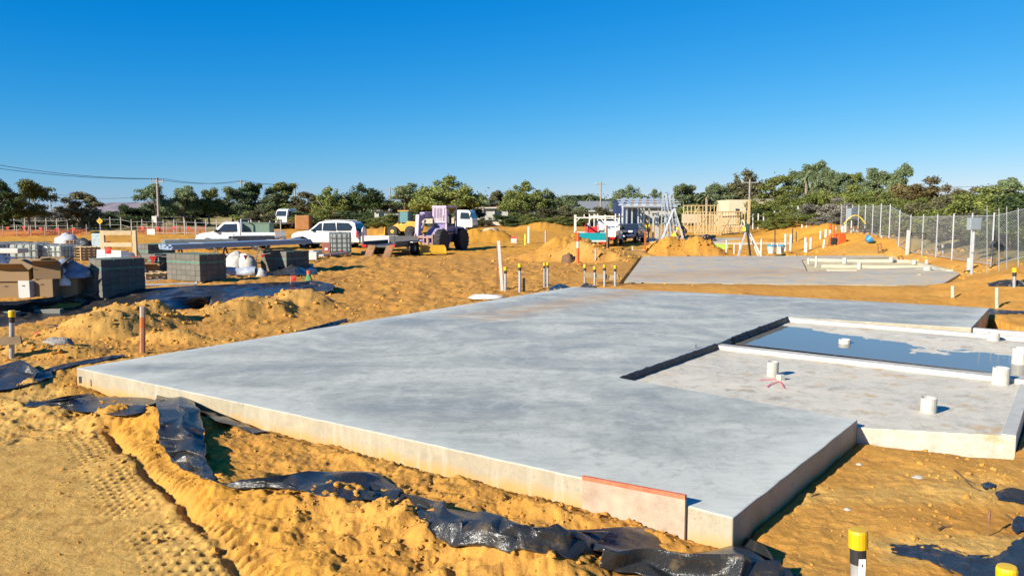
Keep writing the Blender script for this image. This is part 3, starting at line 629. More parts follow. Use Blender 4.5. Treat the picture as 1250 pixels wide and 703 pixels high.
sheet('plastic_sheet', [[(1214,602,.01),(1217,610,.01)],[(1232,595,.07),(1235,613,.01)],[(1255,600,.06),(1258,617,.01)],[(1275,604,.02),(1275,618,.01)]], 'small dark plastic hump poking out of the sand', fold=.02, seed=41, nu=24, nv=10)
sheet('plastic_sheet', [[(1234,645,.01),(1240,652,.01)],[(1240,630,.03),(1248,648,.01)],[(1262,634,.02),(1266,650,.01)]], 'small torn black plastic tail curling up from the sand', fold=.02, seed=43, nu=18, nv=8)
sheet('plastic_sheet', [[(-20,450,.05),(-20,478,.02)],[(5,446,.10),(0,478,.02)],[(28,440,.12),(25,472,.02)],[(45,450,.10),(50,466,.02)],[(62,452,.03),(64,462,.01)]], 'crumpled black plastic bundle lying under the timber hurdle', fold=.09, seed=47, dens=4, nu=50, nv=20)
sheet('plastic_sheet', [[(55,452,.02),(60,458,.01)],[(85,443,.04),(90,448,.01)],[(125,436,.03),(128,441,.01)],[(150,433,.01),(152,436,.01)]], 'thin black plastic ribbon trailing over sand beside the slab', fold=.02, seed=49, nu=30, nv=6)
sheet('plastic_sheet', [[(330,413,.03),(332,416,.01)],[(370,402,.06),(375,407,.01)],[(400,394,.08),(405,399,.01)],[(424,388,.04),(424,393,.01)]], 'narrow black plastic lip running along the slab edge', fold=.03, seed=51, nu=30, nv=6)
sheet('plastic_sheet', [[(670,353,.03),(674,357,.01)],[(682,346,.12),(685,354,.01)],[(696,350,.03),(697,353,.01)]], 'little black plastic tuft at the far corner of the slab', fold=.04, seed=53, nu=14, nv=6)
sheet('plastic_sheet', [[(708,350,.02),(709,353,.01)],[(716,345,.14),(718,351,.01)],[(726,350,.03),(727,352,.01)]], 'little black plastic tuft beside the boarded pegs', fold=.04, seed=54, nu=14, nv=6)
sheet('plastic_sheet', [[(1208,377,-.0),(1206,384,.0)],[(1230,379,.02),(1226,383,.01)],[(1262,380,.02),(1262,383,.0)]], 'black plastic edge lying behind the wet pad in sand', fold=.02, seed=55, nu=24, nv=6)
sheet('plastic_sheet', [[(1205,347,.0),(1206,350,.0)],[(1228,342,.14),(1230,350,.01)],[(1262,345,.06),(1262,350,.01)]], 'black plastic scrap beside the yellow capped peg on the bank', fold=.05, seed=56, nu=24, nv=8)
sheet('plastic_sheet', [[(1197,592,.01),(1202,598,.01)],[(1206,588,.03),(1210,596,.01)],[(1214,592,.01),(1214,596,.01)]], 'tiny folded scrap of plastic on the sand under the pad wall', fold=.015, seed=57, nu=12, nv=6)
# plastic lined trench face on the left
tr = thing('plastic_membrane', 'long black plastic membrane draped down the trench face under boxes', 'plastic sheet', G(160, 372))
o = sheet('membrane_sheet', [[(-30,374,.05),(-30,396,.10),(-30,420,-.16)],[(30,371,.05),(35,390,.08),(30,416,-.16)],[(90,364,.05),(100,382,.10),(95,408,-.16)],[(160,358,.05),(170,372,.10),(165,398,-.16)],[(240,353,.05),(250,365,.09),(240,385,-.16)],[(310,350,.05),(320,357,.08),(310,378,-.16)],[(370,347.5,.06),(380,352,.06),(365,368,-.16)],[(403,349,.05),(408,356,.04),(395,366,-.16)]], None, fold=.06, seed=61, parent=tr, clamp=False); o.location.z += .10; rel(o)
m_blk = mat('grey_block', (.20, .19, .16), .9, var=.12, bump=.3)
for i, (px, py, lab) in enumerate(((60,381,'long grey concrete block weighing down the black membrane near cartons'), (8,384,'grey concrete block on the black membrane behind the yellow capped peg'), (224,371,'short grey concrete block weighing down the black membrane behind sand heap'))):
    p = GP(px, py+5, .06); mb = MB(); mb.box((0, 0, .09), (.62 if i != 2 else .5, .2, .18), 0); mb.build('concrete_block', m_blk, loc=p, rz=.1-.2*i, bevel=.01, label=lab, cat='concrete block')
# ---------------------------------------------------------------- capped pegs
m_yel = mat('yellow_cap', (.62, .38, .008), .4, var=.06); m_galv = mat('galvanised', (.38, .39, .40), .45, .5, var=.15, scale=12, dirt=.2); m_blkr = mat('black_rubber', (.015, .015, .016), .55); m_tim = mat('pine_timber', (.36, .25, .12), .7, var=.18, scale=7, bump=.15); m_tim2 = mat('old_timber', (.18, .12, .065), .8, var=.25, scale=7, bump=.2)
def yz_peg(base, top, r, lab, group=None, bands=True, cap=m_yel, board=None):
    th = thing('capped_peg', lab, 'survey peg', base, group=group); d = Vector(top)-Vector(base); L = d.length; q = d.to_track_quat('Z', 'Y').to_matrix().to_4x4()
    def part(nm, prof, m, n=14): mb = MB(); mb.lathe(prof, n, q); return mb.build(nm, m, th, smooth=False, bevel=0)
    c = r*2.6; part('tube', [(r, -.15), (r, L-c*.7)], m_galv); part('sleeve', [(r*1.12, L-c*1.9), (r*1.12, L-c*.85), (r*1.3, L-c*.8)], m_blkr)
    part('cap', [(r*1.32, L-c), (r*1.34, L-c*.15), (r*1.2, L), (r*.3, L+.001)], cap, 18)
    return th
pb = on(1047, 3.05); pt_ = at(1047.5, 646, 3.05); pg = yz_peg(pb, pt_, .028, 'tall galvanised peg with yellow cap and black sleeve beside the shaded slab wall')
dpp = (pt_-pb)
mb = MB(); mb.box(pt_+Vector((.008, -.031, -.165)), (.026, .003, .11)); o = mb.build('label_strip', mat('white_label', (.78,.78,.76), .5), pg); rel(o)
mb = MB(); mb.box(pt_+Vector((.008, -.0335, -.135)), (.004, .002, .012)); rel(mb.build('label_mark', m_blkr, pg))
pb = on(1228, 3.1); yz_peg(pb, at(1229, 691, 3.1), .03, 'yellow capped peg standing beside the ragged black plastic scrap')
def hurdle(px, ybot, ytop, w_px, lab, group=None):
    b_ = GP(px, ybot); return yz_peg(b_, at(px, ytop, b_.y), w_px/2/ppm(b_.y), lab, group)
h1 = hurdle(14.5, 438, 379, 6.0, 'galvanised yellow capped peg carrying a brown timber crossboard')
b_ = GP(14.5, 438); mb = MB(); mb.bar(at(-30, 419, b_.y-.1), at(26, 415, b_.y-.1), .035, .12); rel(mb.build('crossboard', m_tim2, h1))
for a in ((617,356,326,3.2,'single yellow capped peg next to the tall leaning white stake'),): hurdle(*a)
h = hurdle(634.5, 358, 322, 3.4, 'dark yellow capped peg with a shorter black stub beside it'); b_ = GP(637,357); mb = MB(); mb.tube([b_+Vector((.06,-.1,-.1)), b_+Vector((.06,-.1,.45))], .035, 8); rel(mb.build('short_stub', m_blkr, h))
hurdle(664.5, 350, 321, 2.6, 'left peg of the yellow capped pair by the slab end'); hurdle(668.5, 350.5, 320.5, 2.6, 'right peg of the yellow capped pair by the slab end')
hp = []
for i, (px, yb, yt) in enumerate(((714,349,323),(726,350,325),(738,350,323),(751,349,324))):
    hp.append(hurdle(px, yb, yt, 3.0, ('first boarded yellow capped peg, nearest the black plastic tuft','boarded yellow capped peg where the two long boards overlap','boarded yellow capped peg at the free end of the long board','end yellow capped peg carrying the short separate board')[i], 'row of four boarded pegs'))
for i, (x0, x1, y0, y1) in enumerate(((713,728,335,337),(724,741,337.5,338),(743,756,339,338))):
    Yb = GP(714,349).y-.15; mb = MB(); mb.bar(at(x0, y0, Yb), at(x1, y1, Yb), .035, .15); rel(mb.build('profile_board', m_tim, hp[min(i, 3)] if i < 2 else hp[3]))
# plain stakes
def stake(px, yb, yt, w_px, m, lab, name='wooden_stake', Y=None, px2=None, group=None, bands=None, sq=True, cat='stake'):
    b_ = GP(px, yb) if Y is None else on(px, Y); top = at(px2 if px2 is not None else px, yt, b_.y); r = w_px/2/ppm(b_.y)
    if bands:
        th = thing(name, lab, cat, b_, group=group)
        for (f0, f1, mm, nm) in bands:
            mb = MB(); d = top-b_; mb.tube([d*f0, d*f1], r, 8); mb.build(nm, mm, th)
        return th
    mb = MB(); d = top-b_
    if sq: mb.bar(d*-.08, d, 2*r, 2*r)
    else: mb.tube([d*-.08, d], r, 8)
    return mb.build(name, m, loc=b_, label=lab, cat=cat, group=group, bevel=.003)
m_or = mat('orange_paint', (.42, .10, .02), .55, var=.15); m_ow = mat('white_paint', (.52, .50, .45), .55, var=.08, dirt=.2); m_ru = mat('rusty_steel', (.22, .10, .05), .8, var=.3); m_org = mat('hi_vis_orange', (.60, .09, .012), .5, var=.1)
stake(174, 432, 374, 7, None, 'orange and pink weathered stake with white band beside the slab', bands=[(-.1,.55,mat('faded_orange',(.34,.14,.065),.7,dirt=.4),'shaft'),(.55,.78,m_or,'painted_band'),(.78,1,mat('faded_white',(.40,.30,.24),.7),'top')])
stake(613, 354, 294, 3.6, m_ow, 'tall white timber stake leaning beside yellow capped pegs', px2=608.5)
stake(606.5, 350, 298, .9, m_ru, 'thin rusty rod standing next to the tall white stake', name='steel_rod', sq=False, cat='rod')
stake(705.5, 318, 284, 3.4, None, 'orange and white banded stake in front of the sand heaps', bands=[(-.1,.45,m_org,'shaft'),(.45,.68,m_ow,'white_band'),(.68,1,m_org,'tip')])
stake(703, 316, 282, 1.8, m_or, 'thin brown stake just behind the orange white banded stake')
stake(787.5, 312, 282, 2.0, m_or, 'rust orange stake at the corner of the far slab')
stake(741, 300, 275, 2.0, m_ru, 'rusty brown stake behind the sand heap by the teal trailer', Y=46)
stake(772, 312, 301, 1.6, m_ow, 'short white peg beside the far slab corner', Y=41)
mb = MB(); Yc = 41.5; mb.bar(at(772,306.5,Yc), at(786.5,306,Yc), .04, .12); mb.build('timber_rail', m_tim, label='pale timber rail joining peg and orange stake at far slab', cat='timber')
stake(727, 316, 304, 2.2, m_galv, 'short grey peg stuck in the pale sand heap', Y=37, sq=False)
stake(645, 293, 276.5, 2.4, m_ow, 'tall white post standing in the yellow sand field', Y=60)
stake(1163, 373, 349, 4.4, mat('cream_pipe',(.46,.41,.28),.5), 'short cream pipe standing behind the right end of slab', name='pipe_post', sq=False, cat='pipe', Y=21)
stake(1217, 376, 351, 4.6, mat('cream_pipe',(.46,.41,.28),.5), 'cream pipe post at the far right slab corner', name='pipe_post', sq=False, cat='pipe')
stake(1124, 346, 335, 3.8, mat('cream_pipe',(.46,.41,.28),.5), 'leaning cream stake on the front edge of the far slab', px2=1121)
stake(1094, 349, 343, 1.6, m_ru, 'tiny dark peg at the front edge of the far slab')
stake(1107, 311, 281, 2.8, m_ow, 'tall white stake leaning on the sand bank before mesh fence', px2=1109)
b_ = GP(1238, 351); yz_peg(b_, at(1238.5, 327, b_.y), .045, 'short yellow capped peg near black plastic on the sand bank')
for i, px in enumerate((1205,1219.5,1229,1243)): stake(px, 325, 252+i%2*2, 1.1, m_galv, 'thin steel picket standing before the mesh fence corner', name='steel_picket', Y=24.5, sq=False, group='thin pickets by the fence corner', cat='picket')
for px, yb, yt, lab in ((1069,310,299,'left yellow capped peg of the pair near blue basin'),(1084,311,298,'right yellow capped peg of the pair near blue basin'),(1144,310,296,'left grey capped peg of the bank pair'),(1151,309,299,'right grey capped peg of the bank pair')):
    b_ = GP(px, yb); yz_peg(b_, at(px, yt, b_.y), .05, lab, cap=m_yel if px < 1100 else m_galv)
# white concrete lump with mesh, stone-bagged rubble and such near the slab
p = GP(72, 420); mb = MB(); rr = np.random.default_rng(3)
def lump(mb, c, rx, ry, rz_, seed, n=14, k=9, rough=.25):
    def f(u, v):
        a = u*2*math.pi; e = v*math.pi/2; q = (math.cos(a)*math.cos(e), math.sin(a)*math.cos(e), math.sin(e))
        s = 1+rough*float(fbm(np.array(q[0]*2+seed), np.array(q[1]*2+q[2]*1.7), 3, seed))
        return Vector((c[0]+q[0]*rx*s, c[1]+q[1]*ry*s, c[2]+q[2]*rz_*s))
    mb.grid(f, n, k); return mb
lump(mb, (0,0,-.02), .26, .15, .14, 5, 24, 10, .35); mb.build('concrete_lump', mat('gravelly_concrete',(.27,.25,.23),.95,var=.6,scale=30,bump=1.0,bscale=45), loc=p, smooth=True, label='lump of grey stony concrete on sand near timber hurdle', cat='rubble')
p = GP(43, 408); mb = MB(); mb.tube([(0,0,0),(.28,.05,.05)], .035, 8); mb.tube([(.26,.05,.05),(1.0,.3,.12)], .012, 6); mb.build('red_handle_tool', mat('red_plastic',(.75,.03,.02),.4), loc=p, label='red handled tool lying at the foot of the trench', cat='tool')
p = GP(684, 362) if False else None
b_ = GP(322, 306) if False else None
mb = MB(); lump(mb, (0,0,0), .5, .25, .12, 9, 18, 8); mb.build('white_bag', mat('white_woven',(.70,.68,.62),.7,bump=.4), loc=GP(594, 364), smooth=True, label='small flattened white bag beside the slab edge', cat='bag')
mb = MB(); lump(mb, (0,0,0), .32, .3, .45, 12, 16, 8, .35); mb.build('rusty_reel', mat('rust_coil',(.13,.07,.035),.9,var=.5,scale=20,bump=.8), loc=GP(694.5, 321), smooth=True, label='dark rusty coil of wire at the foot of sand heap', cat='coil')

# twigs and stones lying on the swept sand
m_twig = mat('dry_twig', (.10, .065, .035), .9)
for pts, lab in (([(1165,573),(1176,583),(1190,590)],'longest dry twig lying under the pad wall'),([(1178,586),(1187,594),(1196,598)],'forked dry twig beside the folded plastic scrap'),([(1145,646),(1152,642),(1161,642)],'curved dry twig on sand near the ragged plastic'),([(990,606),(1000,602)],'short twig beside the shaded slab wall'),([(1228,628),(1236,634)],'little twig next to the torn plastic tail')):
    q = [GP(a, c, .012) for a, c in pts]; mb = MB(); mb.tube(q, [.007]+[.005]*(len(q)-1), 5); mb.build('twig', m_twig, label=lab, cat='twig')
p = GP(1206, 656); mb = MB(); mb.tube([(0,0,-.03),(0,0,.14),(0,0,.141),(0,0,.2)], [.004,.004,.011,.008], 6); mb.build('marker_pin', m_ru, loc=p, label='thin rusty marker pin standing upright in the sand', cat='pin')
for a, c, r, lab in ((1049,566,.03,'pale pebble near the shaded slab wall'),(1034,622,.035,'grey pebble beside the tall yellow capped peg'),(1120,583,.06,'flat whitish stone pressed into the sand'),(245,560,.03,'pale pebble in the hollow behind the plastic curtain')):
    mb = MB(); lump(mb, (0,0,-r*.2), r, r*.8, r*.6, int(a), 10, 6, .3); mb.build('pebble', mat('pale_stone',(.42,.38,.32),.8), loc=GP(a, c), smooth=True, label=lab, cat='stone')
# ================================================================ HILLS, TREES, FENCES, HOUSES, POLES
mb = MB(); R0_ = 3200
def hill(u, v):
    px = -260+u*760; th = (px-625)/F; prof = [(-260,262),(-100,258),(0,262),(55,262),(72,252),(95,246),(120,245),(140,246),(155,243),(170,243),(185,247),(215,256),(260,260),(320,262),(500,263)]
    y = np.interp(px, [a for a, _ in prof], [c for _, c in prof]); hz = (262-y)/F*R0_
    hz *= 1+.04*math.sin(px*.5); Y = R0_+v*500
    return Vector((th*R0_, Y, -2+hz*math.sin(min(1, v*2.0)*math.pi/2)*(1 if v < .6 else 1)))
mb.grid(hill, 90, 8); o = mb.build('hills', mat('far_hill', (.20, .17, .19), .95, var=.3, scale=.02), smooth=True); o['kind'] = 'structure'
def leafmat(name, c0, c1, c2):
    m, t, b = nodes(name); n = N(t); gp = n('NewGeometry'); oi = n('ObjectInfo').outputs['Random']; co = n('TexCoord').outputs['Object']
    f = n.math('ADD', n.math('MULTIPLY', gp.outputs['Random Per Island'], .55), n.math('MULTIPLY', n.noise(co, .9, 3), .45))
    c = n.ramp(f, [(.2, c0), (.5, c1), (.8, c2)]); v = n.math('MULTIPLY_ADD', oi, .5, .75)
    c = n.mix(1.0, c, n('CombineColor', {0: v, 1: v, 2: n.math('MULTIPLY', v, .95)}).outputs[0], 'MULTIPLY')
    t.links.new(c, b.inputs['Base Color']); b.inputs['Roughness'].default_value = .6; b.inputs['Specular IOR Level'].default_value = .25
    tl = n('BsdfTranslucent', {'Color': c}); mx = n('MixShader', {0: .15}); t.links.new(b.outputs[0], mx.inputs[1]); t.links.new(tl.outputs[0], mx.inputs[2])
    t.links.new(mx.outputs[0], t.nodes['Material Output'].inputs[0]); return m
LM = {'gum': leafmat('gum_leaf', (0.077,0.107,0.049), (0.140,0.180,0.084), (0.238,0.273,0.133)), 'dark': leafmat('dark_leaf', (0.030,0.052,0.017), (0.063,0.093,0.028), (0.112,0.143,0.049)),
 'olive': leafmat('olive_leaf', (0.098,0.122,0.028), (0.175,0.201,0.049), (0.280,0.287,0.084)), 'brown': leafmat('brown_leaf', (0.077,0.072,0.035), (0.140,0.130,0.063), (0.224,0.201,0.105)),
 'bright': leafmat('bright_leaf', (0.080,0.111,0.020), (0.152,0.180,0.040), (0.240,0.262,0.072)), 'grey': leafmat('grey_twig', (0.140,0.122,0.098), (0.238,0.216,0.175), (0.336,0.308,0.252)), 'rust': leafmat('rust_leaf', (0.119,0.086,0.030), (0.196,0.143,0.056), (0.266,0.216,0.091))}
m_bark = mat('bark', (.22, .17, .13), .9, var=.3, scale=4)
def leaf_mesh(name, seed, clumps, n, ls):
    r = np.random.default_rng(seed); cl = np.array(clumps); wt = cl[:, 3]*cl[:, 3]*cl[:, 4]; wt = wt/wt.sum()
    k = r.choice(len(cl), n, p=wt); d = r.normal(size=(n, 3)); d /= np.linalg.norm(d, axis=1)[:, None]
    rad = (r.random(n)**.5*(1+.42*(r.random(n) < .34)*r.random(n)))[:, None]; c = cl[k, :3]+d*np.stack([cl[k, 3], cl[k, 3], cl[k, 4]], -1)*rad
    nrm = d*.6+r.normal(size=(n, 3))*.7+np.array([0, 0, .35]); nrm /= np.linalg.norm(nrm, axis=1)[:, None]
    a = np.cross(nrm, r.normal(size=(n, 3))); a /= np.linalg.norm(a, axis=1)[:, None]; b_ = np.cross(nrm, a)
    s = ls*r.uniform(.55, 1.35, n)[:, None]; co = np.stack([c-a*s, c+b_*s*.55, c+a*s, c-b_*s*.55], 1).reshape(-1, 3)
    m = bpy.data.meshes.new(name); m.vertices.add(n*4); m.vertices.foreach_set('co', co.ravel()); m.loops.add(n*4); m.loops.foreach_set('vertex_index', np.arange(n*4, dtype=np.int32))
    m.polygons.add(n); m.polygons.foreach_set('loop_start', np.arange(0, n*4, 4, dtype=np.int32)); m.polygons.foreach_set('loop_total', np.full(n, 4, np.int32)); m.update(calc_edges=True); return m
def tree_proto(seed, style, n=15000):
    """crown mesh and trunk mesh for a tree 8 m tall and about 6 m wide"""
    r = random.Random(seed); cl = []; mb = MB()
    if style == 'gum':
        limbs = []; th = 2.6
        mb.tube([(0,0,-.4),(.1,.05,1.2),(.05,.1,th)], [.26,.2,.16], 7)
        for i in range(7):
            a = i*2*math.pi/7+r.uniform(-.4,.4); R = r.uniform(.9,2.5); z = r.uniform(3.0,7.2); e = Vector((math.cos(a)*R, math.sin(a)*R, z))
            mid = Vector((math.cos(a)*R*.45, math.sin(a)*R*.45, (th+z)*.5)); mb.tube([(.05,.1,th-.2), mid, e], [.13,.08,.03], 5)
            for k in range(8): cl.append((e.x+r.uniform(-1,1), e.y+r.uniform(-.8,.8), e.z+r.uniform(-.7,.6), r.uniform(.45,.95), r.uniform(.35,.75)))
        for k in range(10): cl.append((r.uniform(-1,1), r.uniform(-1,1), r.uniform(5,7.5), r.uniform(.5,.9), r.uniform(.4,.6)))
    elif style == 'dense':
        mb.tube([(0,0,-.4),(.05,0,2.2),(0,0,5)], [.3,.24,.1], 7)
        for i in range(5): a = i*1.3+r.random(); mb.tube([(0,0,1.6+.3*i), (math.cos(a)*1.0, math.sin(a)*1.0, 3.2+.3*i), (math.cos(a)*1.9, math.sin(a)*1.9, 4.2+.3*i)], [.12,.08,.03], 5)
        for k in range(60):
            a = r.uniform(0, 6.3); z = r.uniform(1.3, 7.3); Rm = 2.6*math.sin(math.pi*min(.95, max(.12, (z-.7)/7.4)))**.6; q = Rm*r.uniform(.2,1)
            cl.append((math.cos(a)*q, math.sin(a)*q, z, r.uniform(.4,.85), r.uniform(.3,.65)))
    elif style == 'spread':
        mb.tube([(0,0,-.4),(.1,0,1.6)], [.3,.22], 7)
        for i in range(6): a = i*1.05+r.random()*.5; mb.tube([(.1,0,1.4), (math.cos(a)*1.2, math.sin(a)*1.2, 3.4), (math.cos(a)*2.4, math.sin(a)*2.4, 5.2)], [.15,.1,.03], 5)
        for k in range(85):
            a = r.uniform(0, 6.3); q = 3.0*math.sqrt(r.random()); z = 2.6+4.8*(1-(q/3.3)**2)*r.uniform(.15,1); cl.append((math.cos(a)*q, math.sin(a)*q, z, r.uniform(.4,.8), r.uniform(.4,.8)))
    elif style == 'bush':
        for i in range(5): a = i*1.26; mb.tube([(0,0,-.2), (math.cos(a)*1.2, math.sin(a)*1.2, 3.0)], [.1,.03], 5)
        for k in range(34):
            a = r.uniform(0, 6.3); q = 2.9*math.sqrt(r.random()); z = max(.6, 7.0*math.sqrt(max(0, 1-(q/3.1)**2))*r.uniform(.25,1)); cl.append((math.cos(a)*q, math.sin(a)*q, z, r.uniform(.5,.95), r.uniform(.6,1.1)))
    return leaf_mesh('crown', seed, cl, n, .135), mb.mesh('trunk', True)
PROTO = {}
for st, seeds in (('gum', (1,2,3)), ('dense', (4,5,6)), ('spread', (7,8)), ('bush', (9,10,11))):
    PROTO[st] = [tree_proto(s, st) for s in seeds]
CROWN = {}
_tc = [0]
def tree(px, ytop, wpx, Y, style, leaf, lab, name, group=None, cat='tree', zbase=None):
    k = _tc[0]; _tc[0] += 1; cm, tm = PROTO[style][k % len(PROTO[style])]
    key = (cm.name, leaf)
    if key not in CROWN: c2 = cm.copy(); c2.materials.clear(); c2.materials.append(LM[leaf]); CROWN[key] = c2
    if not tm.materials: tm.materials.append(m_bark)
    b_ = on(px, Y); h = max(.8, at(px, ytop, Y).z-b_.z); w = wpx/ppm(Y)
    th = thing(name, lab, cat, b_, random.uniform(0, 6.28), group)
    sx = w/5.9; sc3 = (sx, sx, h/7.9)
    cr = link('crown', CROWN[key], None, th); tk = link('trunk', tm, None, th); cr.scale = tk.scale = sc3
    return th
WORD0 = {'olive':'olive understorey shrub','dark':'dark understorey shrub','brown':'brown understorey shrub'}
TREES = [(-6,216,66,76,'dense','dark','dense dark evergreen tree at the end of the treeline beyond orange netting','dense_tree'),
 (36,222,50,80,'gum','olive','airy yellow-green gum tree beside the dense dark evergreen','gum_tree'),(66,246,58,92,'bush','grey','low grey scrub bush beneath the streetlight','scrub_bush'),
 (101,234,58,84,'dense','brown','broad brownish tree standing before the distant hills','broad_tree'),(76,256,50,95,'bush','dark','low dark bush joined to the broad brownish tree','scrub_bush'),(134,252,42,93,'bush','dark','low dark bush between broad brownish tree and round tree','scrub_bush'),
 (163,245,44,100,'bush','dark','rounded dark tree in front of the far mesa hill','round_tree'),(192,226,40,104,'gum','gum','thin silvery gum tree behind the wooden power pole','gum_tree'),(226,226,46,108,'gum','gum','silvery gum tree right of the wooden power pole','gum_tree'),
 (256,230,36,110,'gum','olive','small olive gum tree above the brown earth bank','gum_tree'),(284,230,36,112,'gum','gum','slim grey gum tree next to the second power pole','gum_tree'),(206,250,40,118,'bush','dark','dark understorey bush behind the silvery gums','scrub_bush'),(245,252,40,120,'bush','dark','dark understorey bush behind the earth bank','scrub_bush'),(272,254,40,121,'bush','brown','brownish understorey bush behind the earth bank','scrub_bush'),
 (308,222,40,114,'dense','dark','dark green tree just right of the second power pole','dense_tree'),(330,236,40,112,'gum','gum','pale gum tree with bare top behind the white ute','gum_tree'),(318,256,50,96,'bush','brown','brown bush behind the green box of the white ute','scrub_bush'),
 (347,222,50,118,'dense','olive','olive tree crossed by the third power pole','dense_tree'),(374,234,46,112,'dense','brown','brownish tree right of the third power pole','dense_tree'),(355,252,70,98,'bush','olive','wide olive bush behind the white truck cab','scrub_bush'),(395,250,60,100,'bush','olive','wide olive bush behind the white wagon bonnet','scrub_bush'),
 (404,227,48,112,'spread','olive','round olive tree behind the white wagon','spreading_tree'),(441,220,58,116,'spread','dark','tall dark green tree behind the rear of the white wagon','spreading_tree'),(430,252,60,100,'bush','dark','dark bush just above the white wagon roof','scrub_bush'),(470,258,50,96,'bush','olive','low olive bush behind the tandem trailer','scrub_bush'),(505,262,46,92,'bush','olive','low olive bush behind the little yellow loader','scrub_bush'),
 (496,223,52,116,'gum','gum','airy grey gum between two big trees behind yellow loader','gum_tree'),(545,213,80,112,'spread','olive','largest round tree rising behind the purple handler','spreading_tree'),(520,236,54,118,'dense','olive','leafy tree filling the gap under the largest round tree','dense_tree'),(574,240,40,116,'dense','dark','dark leafy tree at the flank of the largest round tree','dense_tree'),
 (590,236,20,150,'gum','gum','small distant gum above the terracotta roof','gum_tree'),(603,234,26,152,'gum','brown','small brownish distant tree above the terracotta roof','gum_tree'),(620,240,24,150,'dense','brown','short brown tree between house and big gum','dense_tree'),
 (640,220,56,124,'spread','olive','big gum tree in front of the terracotta roofed house','spreading_tree'),(667,227,46,126,'spread','gum','grey green gum overlapping the big gum near house','spreading_tree'),(696,238,36,124,'gum','gum','low grey gum at the end of the house group','gum_tree'),
 (612,259,34,110,'bush','dark','dark rounded shrub under the white house wall','scrub_bush'),(588,266,26,108,'bush','brown','small brown shrub under the terracotta roof','scrub_bush'),(636,255,44,110,'bush','olive','olive shrub at the white house corner','scrub_bush'),(664,250,50,112,'bush','brown','brownish shrub thicket beyond the wire fence','scrub_bush'),(694,251,46,112,'bush','brown','brown shrub behind the ute ladder rack','scrub_bush'),(733,247,40,118,'bush','brown','brown shrub in front of the grey roofed shed','scrub_bush'),
 (716,238,70,170,'dense','dark','dark distant tree clump behind the grey roofed shed','dense_tree'),(745,240,40,172,'dense','dark','distant dark tree beside the thin power pole','dense_tree'),(768,222,44,140,'spread','gum','wide gum tree standing over the brown tiled roof','spreading_tree'),(800,230,34,142,'spread','gum','smaller gum beside the steel ladder tops','spreading_tree'),(835,222,40,118,'dense','gum','upright gum tree behind the timber wall frames','dense_tree'),
 (862,232,36,120,'gum','gum','thin gum tree between upright gum and palm','gum_tree'),(880,224,44,124,'gum','gum','feathery gum tree behind the timber frames','gum_tree'),(908,206,66,126,'spread','brown','tall spreading brownish gum above the cream building','spreading_tree'),(890,240,40,122,'bush','dark','dark shrub left of the cream building','scrub_bush')]
RIGHT = [(950,214,56,118,'dense','olive','dense olive tree right of the cream building','dense_tree'),(985,199,42,120,'gum','gum','tallest gum tree crowning the scrubby slope','gum_tree'),(1007,203,34,118,'gum','gum','slim gum next to the tallest slope gum','gum_tree'),(1027,211,34,112,'dense','gum','grey green tree midway along the slope','dense_tree'),(1042,208,26,112,'dense','olive','narrow olive tree midway along the slope','dense_tree'),(1067,204,42,108,'gum','gum','pale open gum behind the fence beginning','gum_tree'),(1096,201,34,104,'gum','gum','bare topped gum above the rusty coloured thicket','gum_tree'),
 (1132,214,64,88,'bush','rust','large rusty brown thicket behind the mesh fence','thicket'),(1095,214,50,92,'bush','rust','rust brown thicket left part behind mesh fence','thicket'),(1160,224,44,80,'bush','brown','brownish olive bush behind the meter box','scrub_bush'),(1187,227,44,78,'bush','rust','rusty domed bush standing right of the meter box','scrub_bush'),(1228,216,46,76,'gum','gum','grey gum rising behind the bright bush at fence corner','gum_tree')]
UND = [(12,262,50,90,'dark'),(52,266,40,88,'brown'),(118,262,44,92,'dark'),(150,262,40,98,'olive'),(182,258,36,110,'olive'),(232,262,40,113,'brown'),(300,258,44,104,'olive'),(336,262,44,100,'dark'),(375,260,46,102,'olive'),(412,262,46,98,'brown'),(448,264,44,98,'olive'),(486,262,40,98,'dark'),(528,264,44,98,'olive'),(556,262,46,100,'dark'),(574,262,34,104,'dark'),(626,264,34,106,'dark'),(650,262,40,106,'olive'),(678,262,40,106,'olive'),(708,262,36,108,'olive'),(722,256,34,114,'brown'),(818,258,36,112,'dark'),(845,248,40,114,'olive'),(870,252,40,116,'brown')]
BEH = ['the dark evergreen','the leaning streetlight side','the broad brownish tree','the round dark tree','the tall power pole','the slim gums','the second power pole','the pale bare gum','the olive pole tree','the white wagon nose','the white wagon tail','the yellow loader','the purple handler','the purple handler cab','the tip truck cab','the white house wall','the big gum foot','the grey gum foot','the ladder rack','the grey shed roof','the truss tops','the upright gum','the feathery palm']
for a, bh in zip(UND, BEH): tree(*a[:4], 'bush', a[4], WORD0[a[4]]+' filling the gap behind '+bh, 'scrub_bush', None, 'shrub')
for a in TREES: tree(*a)
for a in RIGHT: tree(*a)
